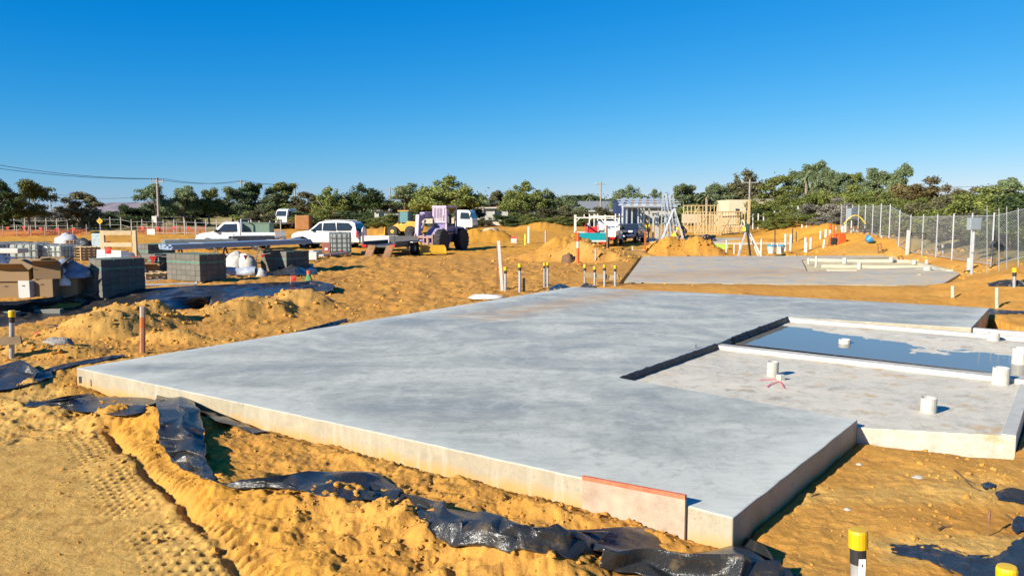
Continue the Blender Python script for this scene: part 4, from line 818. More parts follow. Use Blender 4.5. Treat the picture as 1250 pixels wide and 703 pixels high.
BR = [(930,238,50,98,'olive'),(960,232,50,100,'olive'),(990,226,54,98,'bright'),(1015,226,46,96,'olive'),(1045,224,50,92,'olive'),(1070,226,50,88,'bright'),(918,250,30,95,'dark'),(945,252,44,88,'bright'),(972,246,50,86,'olive'),(1000,244,56,80,'grey'),(1024,240,50,76,'grey'),(1050,240,40,78,'bright'),(985,258,46,76,'olive'),(960,262,40,80,'olive'),(940,266,34,84,'olive'),(1010,262,44,70,'grey'),(1035,258,40,66,'grey'),
 (1075,240,50,68,'olive'),(1100,236,46,64,'olive'),(1125,240,50,60,'bright'),(1150,238,46,58,'olive'),(1175,242,50,54,'olive'),(1200,236,56,56,'bright'),(1232,226,66,58,'bright'),(1258,224,60,54,'bright'),(1215,248,60,44,'olive'),(1245,244,60,42,'bright'),(1290,220,80,50,'bright'),(1085,262,40,56,'olive'),(1110,264,40,52,'dark'),(1140,262,44,48,'brown'),(1165,264,44,46,'olive'),(1190,266,44,42,'brown'),(1225,266,50,38,'brown'),(1255,262,50,38,'olive'),(1060,262,40,60,'olive'),(1300,250,70,40,'olive')]
WORD = {'olive':'olive green shrub','bright':'bright yellow-green shrub','grey':'grey twiggy half-bare shrub','dark':'dark green shrub','brown':'brown dry shrub'}
TAIL = ['beside the cream building corner', 'under the dense olive slope tree', 'under the tallest slope gum', 'under the slim slope gum', 'under the narrow olive slope tree', 'under the pale open gum', 'half hidden behind the cream building', 'above the far white posts', 'between far posts and slope gums', 'heading the grey scrub band', 'in the middle of the grey scrub band', 'above the far end of the mesh fence', 'low against the yellow mound', 'behind the middle of the white post row', 'behind the near end of the white post row', 'behind the three slim white pipes', 'next to the distant slanted meter box', 'behind the crowded far fence posts', 'in front of the rusty thicket edge', 'in front of the rusty brown thicket', 'left of the near meter box, second row', 'directly behind the near meter box', 'between meter box and fence corner post', 'tall behind the fence corner post', 'wide behind the fence wing', 'low beside the fence corner post', 'low behind the fence wing middle', 'largest one at the fence wing end', 'low behind the far fence bays', 'low behind the second fence bays', 'low behind the middle fence bays', 'low behind the bays next to meter box', 'low at the foot of the meter box', 'low at the fence corner foot', 'low at the fence wing foot', 'low at the very end of crowded posts', 'at the outer end of the fence wing']
for (px, yt, w_, Y, lf), tl_ in zip(BR, TAIL): tree(px, yt, w_, Y, 'bush', lf, WORD[lf]+' '+tl_, 'scrub_bush', 'shrubs on the scrub slope', 'shrub')
LOW = [(1.6,3,1.9,3.0,'dark'),(2.2,6,2.1,3.4,'olive'),(1.7,9,1.8,3.0,'brown'),(2.4,12,2.4,3.6,'olive'),(1.8,15,1.9,3.2,'olive'),(2.6,18,2.3,3.6,'brown'),(1.9,21,2.0,3.4,'olive'),(2.5,24.5,2.3,3.8,'dark'),(2.0,28,2.1,3.6,'olive'),(2.6,31.5,2.4,3.8,'olive'),(2.6,1,2.2,3.2,'bright'),(5.2,.2,2.0,3.2,'olive'),(8,.6,2.2,3.6,'brown'),(4.6,4.5,2.6,3.8,'olive'),(4.8,10.5,2.7,4.0,'dark'),(5,16.5,2.8,4.2,'olive'),(5.2,23,2.8,4.2,'brown'),(6.8,5,2.6,3.8,'bright')]
LT = ['first bay after the corner post','second bay after the corner post','third fence bay behind meter box','fourth fence bay','fifth fence bay','sixth fence bay with grass','seventh fence bay','eighth fence bay','ninth fence bay','tenth fence bay at the crowded posts','corner post itself','first bay of the fence wing','second bay of the fence wing','second row behind the corner','second row behind the middle bays','second row behind the sixth bay','second row behind the eighth bay','second row behind the fence wing']
for (qq, s_, h_, w_, lf_), tl_ in zip(LOW, LT):
    p_ = Vector((FENX, FENY, 0))+Vector((.24, .971, 0))*s_+Vector((.971, -.24, 0))*qq; zz_ = tz(p_.x, p_.y); dep_ = p_.y*cp+(HC-zz_)*sp; px_ = 625+F*p_.x/dep_
    yt_ = 262-(zz_+h_-HC)/p_.y*F; tree(px_, yt_, w_*ppm(p_.y), p_.y, 'bush', lf_, 'low '+WORD[lf_]+' pressed against the '+tl_, 'scrub_bush', 'low shrubs against the mesh fence', 'shrub')
# background wood that reads as one mass
cl = []
for i in range(300):
    px = random.choice([random.uniform(190, 900), random.uniform(-120, 1110)]); Y = random.uniform(150, 240); x = (px-625)/F*Y
    zb = tz(x, Y); h = random.uniform(2.5, 5.5)*(1.3 if px > 900 else .45 if px < 195 else 1); cl.append((x, Y, zb+h*.5, random.uniform(3, 6), h*.6))
o = link('distant_wood', leaf_mesh('distant_wood', 77, cl, 90000, .25), LM['dark']); tag(o, 'far dark belt of trees closing the gaps behind everything', 'wood', kind='stuff')
# palms
def palm(px, ytop, Y, lab):
    b_ = on(px, Y); h = at(px, ytop, Y).z-b_.z; th = thing('palm_tree', lab, 'tree', b_); mb = MB(); mb.tube([(0,0,-.3),(0,0,h*.8)], [.25,.2], 7); mb.build('trunk', m_bark, th)
    mb = MB()
    for k in range(26):
        a = k*2.4; e = random.uniform(-.3, 1.2); L = h*.32; pts = [Vector((0,0,h*.8))+Vector((math.cos(a)*math.cos(e), math.sin(a)*math.cos(e), math.sin(e)))*L*t_+Vector((0,0,-L*.55*t_*t_)) for t_ in (0,.35,.7,1)]
        for i in range(3): mb.bar(pts[i], pts[i+1], .32-.08*i, .03)
    mb.build('crown', LM['gum'], th)
palm(590,236,140,'short palm tree above the terracotta roof'); palm(720,233,165,'tiny palm sticking up behind the grey roofed shed'); palm(862,231,112,'palm tree behind the timber wall frames'); palm(880,240,110,'lower palm with drooping fronds behind timber frames'); palm(983,203,112,'palm fronds beside the tallest slope gum')
# ---------------------------------------------------------------- fences
def wire_mesh(mb, a, b_, h, z0=.05, step=.11, t=.007):
    a, b_ = Vector(a), Vector(b_); L = (b_-a).length; n = int(L/step); d = (b_-a)/L
    nrm = Vector((-d.y, d.x, 0)).normalized()*t
    def line(p, q, hor):
        if hor: o = Vector((0,0,t/2))
        else: o = Vector((d.x, d.y, 0))*t/2
        mb.add([p-o, q-o, q+o, p+o], [(0,1,2,3)])
    k = 0
    while k*step < L+h:
        s = k*step
        for sg in (1, -1):
            s0 = s if sg > 0 else L-s; s1 = s0-sg*h
            zA, zB = 0, h
            if not 0 <= s0 <= L:
                f = ((s0-L) if sg > 0 else -s0)/h; zA = f*h; s0 = L if sg > 0 else 0
            if not 0 <= s1 <= L:
                e = 0 if sg > 0 else L; zB = zA+abs(s0-e); s1 = e
            if zB > zA: line(a+d*s0+Vector((0,0,z0+zA)), a+d*s1+Vector((0,0,z0+min(h, zB))), False)
        k += 1
def mesh_fence(name, lab, pts, h, post_r, mpost, mwire, step=.09, t=.010, top=True, group=None, cat='fence', extra=.12, skip_wire=False, skip=0):
    th = thing(name, lab, cat, pts[0], group=group); o0 = Vector(pts[0]); pm = MB(); pm.tube([(0,0,-.3),(0,0,h+extra)], post_r, 8); pmesh = pm.mesh('post'); pmesh.materials.append(mpost)
    for p in pts[skip:]: q = link('post', pmesh, None, th); q.location = Vector(p)-o0
    if not skip_wire:
        for i in range(len(pts)-1):
            mb = MB(); wire_mesh(mb, Vector(pts[i])-o0, Vector(pts[i+1])-o0, h-.08, .06, step, t); mb.build('wire_panel', mwire, th, recalc=False)
    mb = MB()
    for i in range(len(pts)-1):
        for z in ((h, .08) if top else (h*.9, h*.5, .15)): mb.tube([Vector(pts[i])-o0+Vector((0,0,z)), Vector(pts[i+1])-o0+Vector((0,0,z))], .014 if top else .01, 5)
    mb.build('rail_wire', mwire, th); return th
m_post = mat('galvanised_post', (.42,.43,.43), .45, .35, var=.1); m_wire = mat('galvanised_wire', (.55,.56,.57), .5, .5); m_wpost = mat('pale_post', (.36,.33,.29), .75, var=.2)
fd_ = Vector((.24, .971, 0))
fp = []
for k in range(15):
    s = k*2.35+ (.0 if k else 0); p = Vector((FENX, FENY, 0))+fd_*s; p.z = tz(p.x, p.y); fp.append(p)
mesh_fence('mesh_fence', 'tall galvanised chain-link fence climbing the sand bank with meter box', fp, 1.8, .032, m_post, m_wire)
fp2 = [fp[0]+Vector((.06,-.02,0))]+[Vector((FENX+.06+k*2.6, FENY-.02+.25*k, tz(FENX+k*2.6, FENY+.25*k))) for k in range(1, 4)]
mesh_fence('mesh_fence', 'chain-link fence wing turning off at the bank corner', fp2, 1.8, .032, m_post, m_wire, skip=1)
fp3 = []
for k in range(16): p = Vector((28.4+.34*k, 95-.9*k, 0)); p.z = tz(p.x, p.y); fp3.append(p)
mesh_fence('picket_fence', 'far row of close white posts below the scrub slope', fp3, 1.7, .09, mat('white_post',(.46,.44,.42),.6), m_wire, top=False, skip_wire=True)
for i, px in enumerate((1052,1040)):
    pass
bx = on(1186, 26.8); th = thing('meter_box', 'grey electrical meter box on a post before the mesh fence', 'meter box', bx)
mb = MB(); mb.tube([(0,0,-.2),(0,0,.75)], .05, 8); mb.build('post', m_post, th); m_box = mat('grey_box', (.30,.34,.36), .4, .3, var=.1)
ztop = at(1186,266,26.8).z-bx.z; zb_ = at(1186,281,26.8).z-bx.z; mb = MB(); mb.box((0,0,(ztop+zb_)/2), (.40,.22,ztop-zb_)); mb.build('cabinet', m_box, th, bevel=.015); mb = MB(); mb.box((0,-.118,(ztop+zb_)/2), (.34,.012,ztop-zb_-.06)); mb.build('door', m_box, th, bevel=.004)
mb = MB(); mb.tube([(.0,0,.7),(0,0,zb_+.02)], .05, 8); mb.build('post_top', m_post, th)
bx = on(1039, 52); th = thing('meter_box', 'distant slanted grey meter box at the far end of the mesh fence', 'meter box', bx); mb = MB(); mb.box((0,0,1.25), (.5,.35,.7), .4); mb.build('cabinet', m_box, th, bevel=.02); mb = MB(); mb.tube([(0,0,-.2),(0,0,.95)], .05, 8); mb.build('post', m_post, th)
# left field fence
lf = [on(px, 88-.045*(px)) for px in range(-60, 352, 13)]
mesh_fence('field_fence', 'long pale post and wire fence across the field below the gums', lf, 1.35, .055, m_wpost, m_wire, top=False, skip_wire=True)
lf = [on(px, 112) for px in range(425, 705, 15)]
mesh_fence('field_fence', 'low dark post and wire fence at the far edge of yellow sand', lf, .95, .06, m_tim2, m_wire, top=False, skip_wire=True)
# orange barrier netting
m_net = mat('orange_netting', (.40,.085,.02), .6, var=.3, scale=2); 
def netting(pts, h, lab):
    o0 = pts[0].copy(); th = thing('barrier_netting', lab, 'barrier netting', o0); pm = MB(); pm.tube([(0,0,-.2),(0,0,h+.25)], .03, 6); pme = pm.mesh('picket'); pme.materials.append(m_wpost)
    for i, p in enumerate(pts): q = link('picket', pme, None, th); q.location = p-o0
    for i in range(len(pts)-1):
        mb = MB(); a = pts[i]-o0; c = pts[i+1]-o0; s0 = random.uniform(.1,.35)
        for k in range(5): z = h*(.3+.16*k)-s0*.4; mb.bar(a+Vector((0,0,z)), a.lerp(c,.5)+Vector((0,0,z-s0*.35)), .02, .03); mb.bar(a.lerp(c,.5)+Vector((0,0,z-s0*.35)), c+Vector((0,0,z)), .02, .03)
        for k in range(9): q = a.lerp(c, (k+.5)/9); mb.bar(q+Vector((0,0,h*.2-s0*.5)), q+Vector((0,0,h*.95-s0*.6)), .03, .02)
        mb.build('net', m_net, th)
netting([on(px, 74+.012*px) for px in range(-30, 120, 17)], .8, 'sagging orange barrier netting across the field left of the crate'); netting([on(px, 80) for px in range(168, 262, 12)], .9, 'orange barrier netting behind the steel bundle near the power pole')
# ---------------------------------------------------------------- power poles and wires
m_pole = mat('pole_timber', (.26,.23,.19), .85, var=.2, scale=3)
def pole(px, ytop, Y, lab, arm=1.2, green=False):
    b_ = on(px, Y); h = at(px, ytop, Y).z-b_.z; th = thing('power_pole', lab, 'power pole', b_); mb = MB(); mb.tube([(0,0,-.4),(0,0,h)], [.17,.12], 9); mb.build('shaft', m_pole, th)
    mb = MB(); mb.box((0,0,h-.45), (2*arm,.12,.14)); mb.build('crossarm', m_pole, th)
    for s in (-1, 1): mb = MB(); mb.tube([(s*arm*.95,0,h-.38),(s*arm*.95,0,h-.12)], .06, 6); mb.build('insulator', m_galv, th)
    return b_+Vector((0,0,h-.1))
pA = pole(194.5,217,88,'tall timber power pole with white box beside the field fence', .7); pB = pole(296,220,125,'timber power pole among the gums behind the white ute', .6); pC = pole(361,223,150,'leaning timber power pole above the olive tree', .8); pD = pole(733,222,140,'thin power pole behind the grey roofed shed', .9); pE = pole(914,219,112,'thin power pole above the cream building', 1.2); pF = pole(477,229,190,'tiny far power pole between two gums', .9)
b_ = on(194.5, 88); mb = MB(); mb.box((-.35,-.28,at(192,268,88).z-b_.z), (.55,.2,.75)); mb.build('transformer_box', m_ow, loc=b_, label='white box strapped to the tall timber power pole', cat='box', bevel=.02)
m_cable = mat('cable', (.03,.03,.035), .6)
def wire(p, q, sag, lab, r=.022): 
    mb = MB(); mb.tube([p.lerp(q, i/12)+Vector((0,0,-sag*4*(i/12)*(1-i/12))) for i in range(13)], r, 4); mb.build('power_line', m_cable, label=lab, cat='cable', group='overhead wires')
for dz, s in ((0, -.6), (.0, .6)): wire(at(-60, 194+s*5, 70), pA+Vector((s,0,0)), .5, 'overhead wire running to the tall timber power pole'); wire(pA+Vector((s,0,0)), pB+Vector((s,0,0)), .5, 'overhead wire between the timber power poles behind gums'); wire(pB+Vector((s,0,0)), pC+Vector((s,0,0)), .4, 'overhead wire reaching the leaning power pole')
wire(at(50,233,120), at(192,236,120), 1.0, 'low drooping wire between streetlight and gum'); wire(pE, at(1300,222,140), 1.0, 'overhead wire crossing above the scrub slope')
b_ = on(63, 120); th = thing('street_light', 'thin street light pole rising beside the broad brownish tree', 'street light', b_); h = at(63,238,120).z-b_.z; mb = MB(); mb.tube([(0,0,-.3),(0,0,h)], .1, 6); mb.build('pole', m_galv, th); mb = MB(); mb.box((.3,0,h), (.7,.3,.25)); mb.build('lamp_head', m_galv, th)
b_ = on(123, 76); th = thing('warning_sign', 'yellow diamond warning sign on a grey post by the field', 'sign', b_); h = at(123,270,76).z-b_.z; mb = MB(); mb.tube([(0,0,-.3),(0,0,h)], .05, 6); mb.build('post', m_galv, th)
mb = MB(); mb.box((0,-.07,h), (.42,.03,.42), M=Matrix.Rotation(math.pi/4, 3, 'Y')); mb.build('sign_plate', mat('sign_yellow',(.85,.42,.02),.45), th); mb = MB(); mb.bar((-.12,-.09,h-.05),(.02,-.09,h+.03), .02, .06); mb.bar((.0,-.09,h+.06),(.13,-.09,h-.02), .02, .06); mb.build('sign_symbol', m_blkr, th)
b_ = on(184.5, 76); th = thing('site_sign', 'blank white sign board on the fence near the power pole', 'sign', b_); h = at(184,283,76).z-b_.z; mb = MB(); mb.box((0,0,h), (.75,.04,.55)); mb.build('board', m_ow, th)
for s in (-.3,.3): mb = MB(); mb.tube([(s,.03,-.2),(s,.03,h)], .03, 6); mb.build('leg', m_wpost, th)
# ---------------------------------------------------------------- houses far behind
def house(px0, px1, ywall, yeave, yridge, Y, depth, wallm, roofm, lab, name='house', wins=(), gable=False):
    c = on((px0+px1)/2, Y); w_ = (px1-px0)/ppm(Y); zb0 = c.z-.5; ze = at(px0, yeave, Y).z; zr = at(px0, yridge, Y).z; th = thing(name, lab, 'house', Vector((c.x, Y, c.z))); zz = c.z
    mb = MB(); mb.box((0, depth/2, (ze-zz-.5)/2-.0), (w_-.6, depth-.6, ze-zz+.5)); mb.build('wall', wallm, th)
    e = .0 if not gable else 0; hip = 0 if gable else min(depth/2, w_*.2); x0, x1 = -w_/2-.2, w_/2+.2; y0, y1 = -.3, depth+.3; a, r_ = ze-zz+.02, zr-zz
    mb = MB(); mb.add([(x0,y0,a),(x1,y0,a),(x1,y1,a),(x0,y1,a),(x0+hip,depth/2,r_),(x1-hip,depth/2,r_)], [(0,1,5,4),(1,2,5),(2,3,4,5),(3,0,4),(3,2,1,0)]); rf = mb.build('roof', roofm, th)
    mb = MB(); mb.box((0,y0-.06,a-.02), (x1-x0,.12,.16)); mb.build('gutter', m_ow, th)
    for (f, wd, hh) in wins:
        q = link('window', None) if False else None; mb = MB(); mb.box((x0+f*(x1-x0), .27, (a-.4)-hh/2), (wd,.06,hh)); wn = mb.build('window', mat('window_frame',(.7,.7,.68),.5), th); mb = MB(); mb.box((x0+f*(x1-x0), .235, (a-.4)-hh/2), (wd-.15,.02,hh-.15)); mb.build('pane', mat('dark_glass',(.03,.04,.05),.08), wn)
    return th
m_wall = mat('white_render', (.42,.40,.36), .85, var=.06); m_cream = mat('cream_render', (.54,.45,.31), .85, var=.06, scale=1); m_terra = mat('terracotta_tile', (.34,.17,.10), .8, var=.2, scale=3); m_gr = mat('grey_roof', (.24,.25,.25), .55, .2, var=.1); m_brt = mat('brown_tile', (.24,.12,.07), .8, var=.2); m_navy = mat('navy_cladding', (.02,.035,.10), .6, var=.15)
house(572,622,270,254,249,148,9,m_wall,m_terra,'white rendered house with terracotta roof behind shrubs', wins=((.35,1.4,1.2),(.7,1.4,1.2)))
house(630,655,270,255,250,150,8,m_wall,m_terra,'white house with terracotta roof showing between two gums', wins=((.5,1.4,1.2),))
house(699,768,270,258,245,150,10,m_wall,m_gr,'pale shed-like house under a broad grey roof', wins=((.3,1.4,1.0),(.6,1.4,1.0)), gable=True)
house(766,826,270,253,244,132,9,m_wall,m_brt,'house with brown tiled roof behind the steel frame')
b_ = on(758.5, 128); mb = MB(); hz = at(758,246,128).z-b_.z; mb.box((0,2,hz/2), (13.5/ppm(128)*1.0,4,hz)); th = thing('navy_building','dark navy clad building block beside the brown tiled roof','building', b_); mb.build('wall', m_navy, th); mb = MB(); mb.box((0,2,hz+.08),(13.5/ppm(128)+.2,4.2,.15)); mb.build('parapet', m_navy, th)
house(404,424,266,260,257,140,6,m_cream,m_terra,'small house with red-brown roof peeping above the wagon', wins=((.5,1.0,.8),)); house(455,492,266,257,251,142,8,m_wall,mat('white_roof',(.62,.64,.66),.4,.2),'house with pale metal roof glimpsed through trees', wins=((.3,1.2,.9),))
# two-storey cream building
b_ = on(903, 104); th = thing('cream_building', 'unfinished two storey cream rendered building behind timber frames', 'building', b_); wd = 23.5/ppm(104); hz = at(903,244,104).z-b_.z
mb = MB(); T_ = .25
zw0, zw1 = at(903,261,104).z-b_.z, at(903,254.5,104).z-b_.z
mb.box((0,0,(hz+zw1)/2), (wd,.25,hz-zw1)); mb.box((0,0,(zw0-.3)/2), (wd,.25,zw0+.3)); mb.box((-wd*.38,0,(zw0+zw1)/2), (wd*.24,.25,zw1-zw0)); mb.box((wd*.2,0,(zw0+zw1)/2), (wd*.18,.25,zw1-zw0)); mb.box((wd*.47,0,(zw0+zw1)/2), (wd*.06,.25,zw1-zw0))
mb.build('front_wall', m_cream, th); mb = MB(); mb.box((wd/2+.13,3,hz/2), (.25,6.25,hz)); mb.box((-wd/2-.13,3,hz/2), (.25,6.25,hz)); mb.build('side_wall', m_cream, th); mb = MB(); mb.box((0,3,zw0-.5), (wd,5.6,.2)); mb.build('floor_slab', m_rough, th)
mb = MB(); mb.box((0,6.0,hz/2), (wd,.2,hz)); mb.build('rear_wall', m_brt, th)
for f in (-.12,.36): mb = MB(); mb.box((wd*f,.0,(zw0+zw1)/2), (wd*.2,.06,zw1-zw0-.1)); mb.build('window', mat('dark_glass',(.03,.04,.05),.08), th)
b_ = on(930, 118); mb = MB(); hz = at(930,244,118).z-b_.z; mb.box((0,0,hz/2), (28/ppm(118),.3,hz)); th = thing('boundary_wall','long cream rendered wall behind the scrub near cream building','wall', b_); mb.build('wall', m_cream, th); mb = MB(); mb.box((0,0,hz+.05),(28/ppm(118)+.1,.45,.1)); mb.build('coping', m_wall, th)
# ================================================================ VEHICLES
m_white = mat('white_car_paint', (.60,.60,.58), .3, var=.03, coat=.6, dirt=.12, rnd=.03); m_glass = mat('car_glass', (.02,.028,.035), .06, var=.1, spec=.7); m_tyre = mat('tyre_rubber', (.022,.022,.022), .8, var=.3, dirt=.25); m_rim = mat('alloy_rim', (.55,.56,.57), .35, .6); m_plas = mat('black_trim', (.025,.026,.028), .5); m_red = mat('red_lamp', (.55,.02,.015), .25); m_lamp = mat('clear_lamp', (.75,.77,.78), .12, .2); m_amber = mat('amber_lamp', (.8,.28,.02), .3)
def wheel(parent, x, y, r, w_, rimm=None, tread=0, name='wheel'):
    t_ = thing('wheel_tmp', None, None); bpy.data.objects.remove(t_)
    rot = Matrix.Translation((x, y, r))@Matrix.Rotation(math.pi/2, 4, 'X'); mb = MB()
    mb.lathe([(r*.62,-w_/2),(r*.93,-w_/2),(r,-w_*.36),(r,w_*.36),(r*.93,w_/2),(r*.62,w_/2)], 26, rot)
    if tread:
        for k in range(tread):
            a = k*2*math.pi/tread
            for s in (-1, 1):
                c = Vector((x+math.cos(a)*r*1.0, y+s*w_*.24, r+math.sin(a)*r*1.0)); a2 = a+s*0+.12
                c2 = Vector((x+math.cos(a2+.10)*r*1.0, y+s*w_*.48, r+math.sin(a2+.10)*r*1.0)); mb.bar(Vector((c.x, y, c.z)), c2, r*.1, r*.10, up=(math.cos(a),0,math.sin(a)))
    ty = mb.build('wheel', m_tyre, parent, smooth=False)
    s = -1 if y < 0 else 1; mb = MB(); mb.lathe([(r*.60,-.01),(r*.60,.01),(r*.3,.03),(r*.12,.035)], 18, Matrix.Translation((x, y+s*w_*.42, r))@Matrix.Rotation(-s*math.pi/2, 4, 'X')); mb.build('rim', rimm or m_rim, ty)
    if not tread:
        for k in range(5):
            a = k*2*math.pi/5; mb = MB(); cx, cz = x+math.cos(a)*r*.4, r+math.sin(a)*r*.4; mb.box((cx, y+s*w_*.47, cz), (r*.16,.02,r*.16), M=Matrix.Rotation(-a, 3, 'Y')); mb.build('rim_slot', m_plas, ty)
    return ty
def arch_poly(base, wheels, r):
    """side outline with wheel arches cut into the bottom edge; base given from rear-bottom along the top to front-bottom"""
    out = list(base); zb = base[-1][1]; low = []
    for wx in sorted(wheels, reverse=True):
        for k in range(9):
            a = math.pi*k/8; low.append((wx+r*math.cos(a), max(zb, .36+r*math.sin(a))))
    return out+low
def panel_on(mb, poly, y, g, lift):
    """window on a leaning side: poly x,z on plane y (sign) inset by g(z)"""
    vs = []
    for x, z in poly: vs.append((x, math.copysign(abs(y)-g(x, z)+lift, y), z))
    n = len(vs); c = [(x, math.copysign(abs(yy)-.02, y), z) for x, yy, z in vs]
    mb.add(vs+c, [tuple(range(n)), tuple(range(2*n-1, n-1, -1))]+[(i, (i+1)%n, n+(i+1)%n, n+i) for i in range(n)])
def car(name, lab, loc, rz, paint, kind='suv', cat='car'):
    th = thing(name, lab, cat, loc, rz)
    if kind == 'suv':
        Wd = .93; roof = [(-2.36,.45),(-2.42,.62),(-2.40,1.0),(-2.33,1.18),(-2.16,1.72),(-1.95,1.83),(-1.0,1.88),(.0,1.87),(.35,1.80),(1.02,1.24),(1.9,1.14),(2.22,1.02),(2.36,.78),(2.38,.5),(2.3,.42)]; wx = (-1.40, 1.42); belt = 1.16; slope = .30
        wins = [[(.42,1.22),(.86,1.24),(.34,1.70),(.12,1.74),(.12,1.22)],[(.05,1.22),(.05,1.745),(-.80,1.76),(-.86,1.22)],[(-.95,1.24),(-.89,1.76),(-1.72,1.74),(-2.0,1.50),(-1.86,1.26)]]
        ws = ((1.00,1.26),(.38,1.77)); rw = ((-2.335,1.22),(-2.18,1.68))
    else:
        Wd = .88; roof = [(-2.2,.40),(-2.28,.62),(-2.22,.98),(-2.0,1.03),(-1.55,1.32),(-.9,1.44),(.0,1.45),(.3,1.40),(1.05,1.0),(1.95,.88),(2.2,.72),(2.25,.45),(2.18,.36)]; wx = (-1.32, 1.36); belt = .98; slope = .42
        wins = [[(.3,1.02),(.82,1.02),(.22,1.34),(.05,1.36),(.05,1.02)],[(-.02,1.02),(-.02,1.36),(-.85,1.36),(-1.1,1.04)]]
        ws = ((1.02,1.02),(.32,1.38)); rw = ((-1.95,1.05),(-1.52,1.32))
    g = lambda x, z: max(0, z-belt)*slope+max(0, abs(x)-1.7)*.16+max(0, .6-z)*.25
    mb = MB(); mb.side(arch_poly(roof, wx, .43), -Wd, Wd, g); mb.build('body', paint, th, bevel=.035, smooth=False)
    mb = MB(); mb.b2((-2.1,-Wd+.12,.34),(2.1,Wd-.12,.62)); mb.build('underbody', m_plas, th)
    for s in (-1, 1):
        for x in wx: wheel(th, x, s*(Wd-.13), .38 if kind == 'suv' else .32, .25)
        for wpoly in wins: mb = MB(); panel_on(mb, wpoly, s*Wd, g, .006); mb.build('window', m_glass, th)
        for x in (.1 if kind == 'suv' else .0, -.88 if kind == 'suv' else -1.0):
            mb = MB(); mb.box((x-.12, s*(Wd+.004), belt-.14), (.2,.02,.04)); mb.build('door_handle', m_plas if kind != 'suv' else paint, th)
        mb = MB(); mb.box((.72, s*(Wd+.08), belt+.1), (.14,.2,.16)); mb.build('mirror', m_plas, th, bevel=.03)
        mb = MB(); mb.box((2.26, s*(Wd-.30), .86), (.16,.34,.17)); mb.build('headlight', m_lamp, th, bevel=.03)
        mb = MB(); mb.box((-2.34, s*(Wd-.17), .98 if kind == 'suv' else .82), (.12,.18,.42 if kind == 'suv' else .16)); mb.build('tail_light', m_red, th, bevel=.02)
        mb = MB(); mb.b2((-1.0,s*(Wd-.04),.36),(1.0,s*(Wd+.06),.42)); mb.build('side_step', m_plas, th)
    def slab_win(p0, p1, f, nm):
        (xa, za), (xb, zb) = p0, p1; sg = 1 if xa > 0 else -1; off = .012*sg; wa = Wd-g(xa, za)-.08; wb = Wd-g(xb, zb)-.10; mb = MB()
        mb.add([(xa+off,-wa,za+.012),(xa+off,wa,za+.012),(xb+off,wb,zb+.012),(xb+off,-wb,zb+.012)], [(0,1,2,3)]); mb.build(nm, m_glass, th, solid=.01)
    slab_win(*ws, 0, 'windscreen'); slab_win(*rw, 0, 'rear_window')
    mb = MB(); mb.b2((2.28,-Wd+.12,.42),(2.43,Wd-.12,.62)); mb.build('front_bumper', m_plas if kind == 'suv' else paint, th, bevel=.04); mb = MB(); mb.b2((2.32,-.42,.70),(2.40,.42,.92)); mb.build('grille', m_plas, th, bevel=.02)
    mb = MB(); mb.b2((-2.50,-Wd+.08,.44),(-2.34,Wd-.08,.66)); mb.build('rear_bumper', paint, th, bevel=.04); mb = MB(); mb.box((-2.52,0,.72) if kind == 'suv' else (2.45,0,.52), (.015,.37,.11)); mb.build('number_plate', m_ow, th)
    if kind == 'suv':
        mb = MB(); mb.lathe([(.38,-.09),(.42,-.05),(.42,.05),(.36,.09),(.1,.10)], 22, Matrix.Translation((-2.52,.05,1.06))@Matrix.Rotation(-math.pi/2, 4, 'Y')); mb.build('spare_wheel_cover', paint, th, smooth=False)
        for s in (-1, 1): mb = MB(); mb.tube([(-1.8,s*.62,1.90),(.0,s*.62,1.92)], .025, 6); mb.build('roof_rail', m_galv, th)
        mb = MB(); mb.b2((2.30,-.60,.42),(2.50,.60,.72)); mb.build('bull_bar', m_plas, th, bevel=.05)
    return th
car('parked_wagon', 'white four-wheel-drive wagon with spare wheel on its rear door', on(402, 53.5), math.radians(169), m_white, 'suv')
m_blue = mat('dark_blue_paint', (.012,.022,.075), .3, var=.05, coat=.6)
car('parked_car', 'dark blue car parked nose out behind the steel frame posts', on(769, 62), math.radians(248), m_blue, 'sedan')
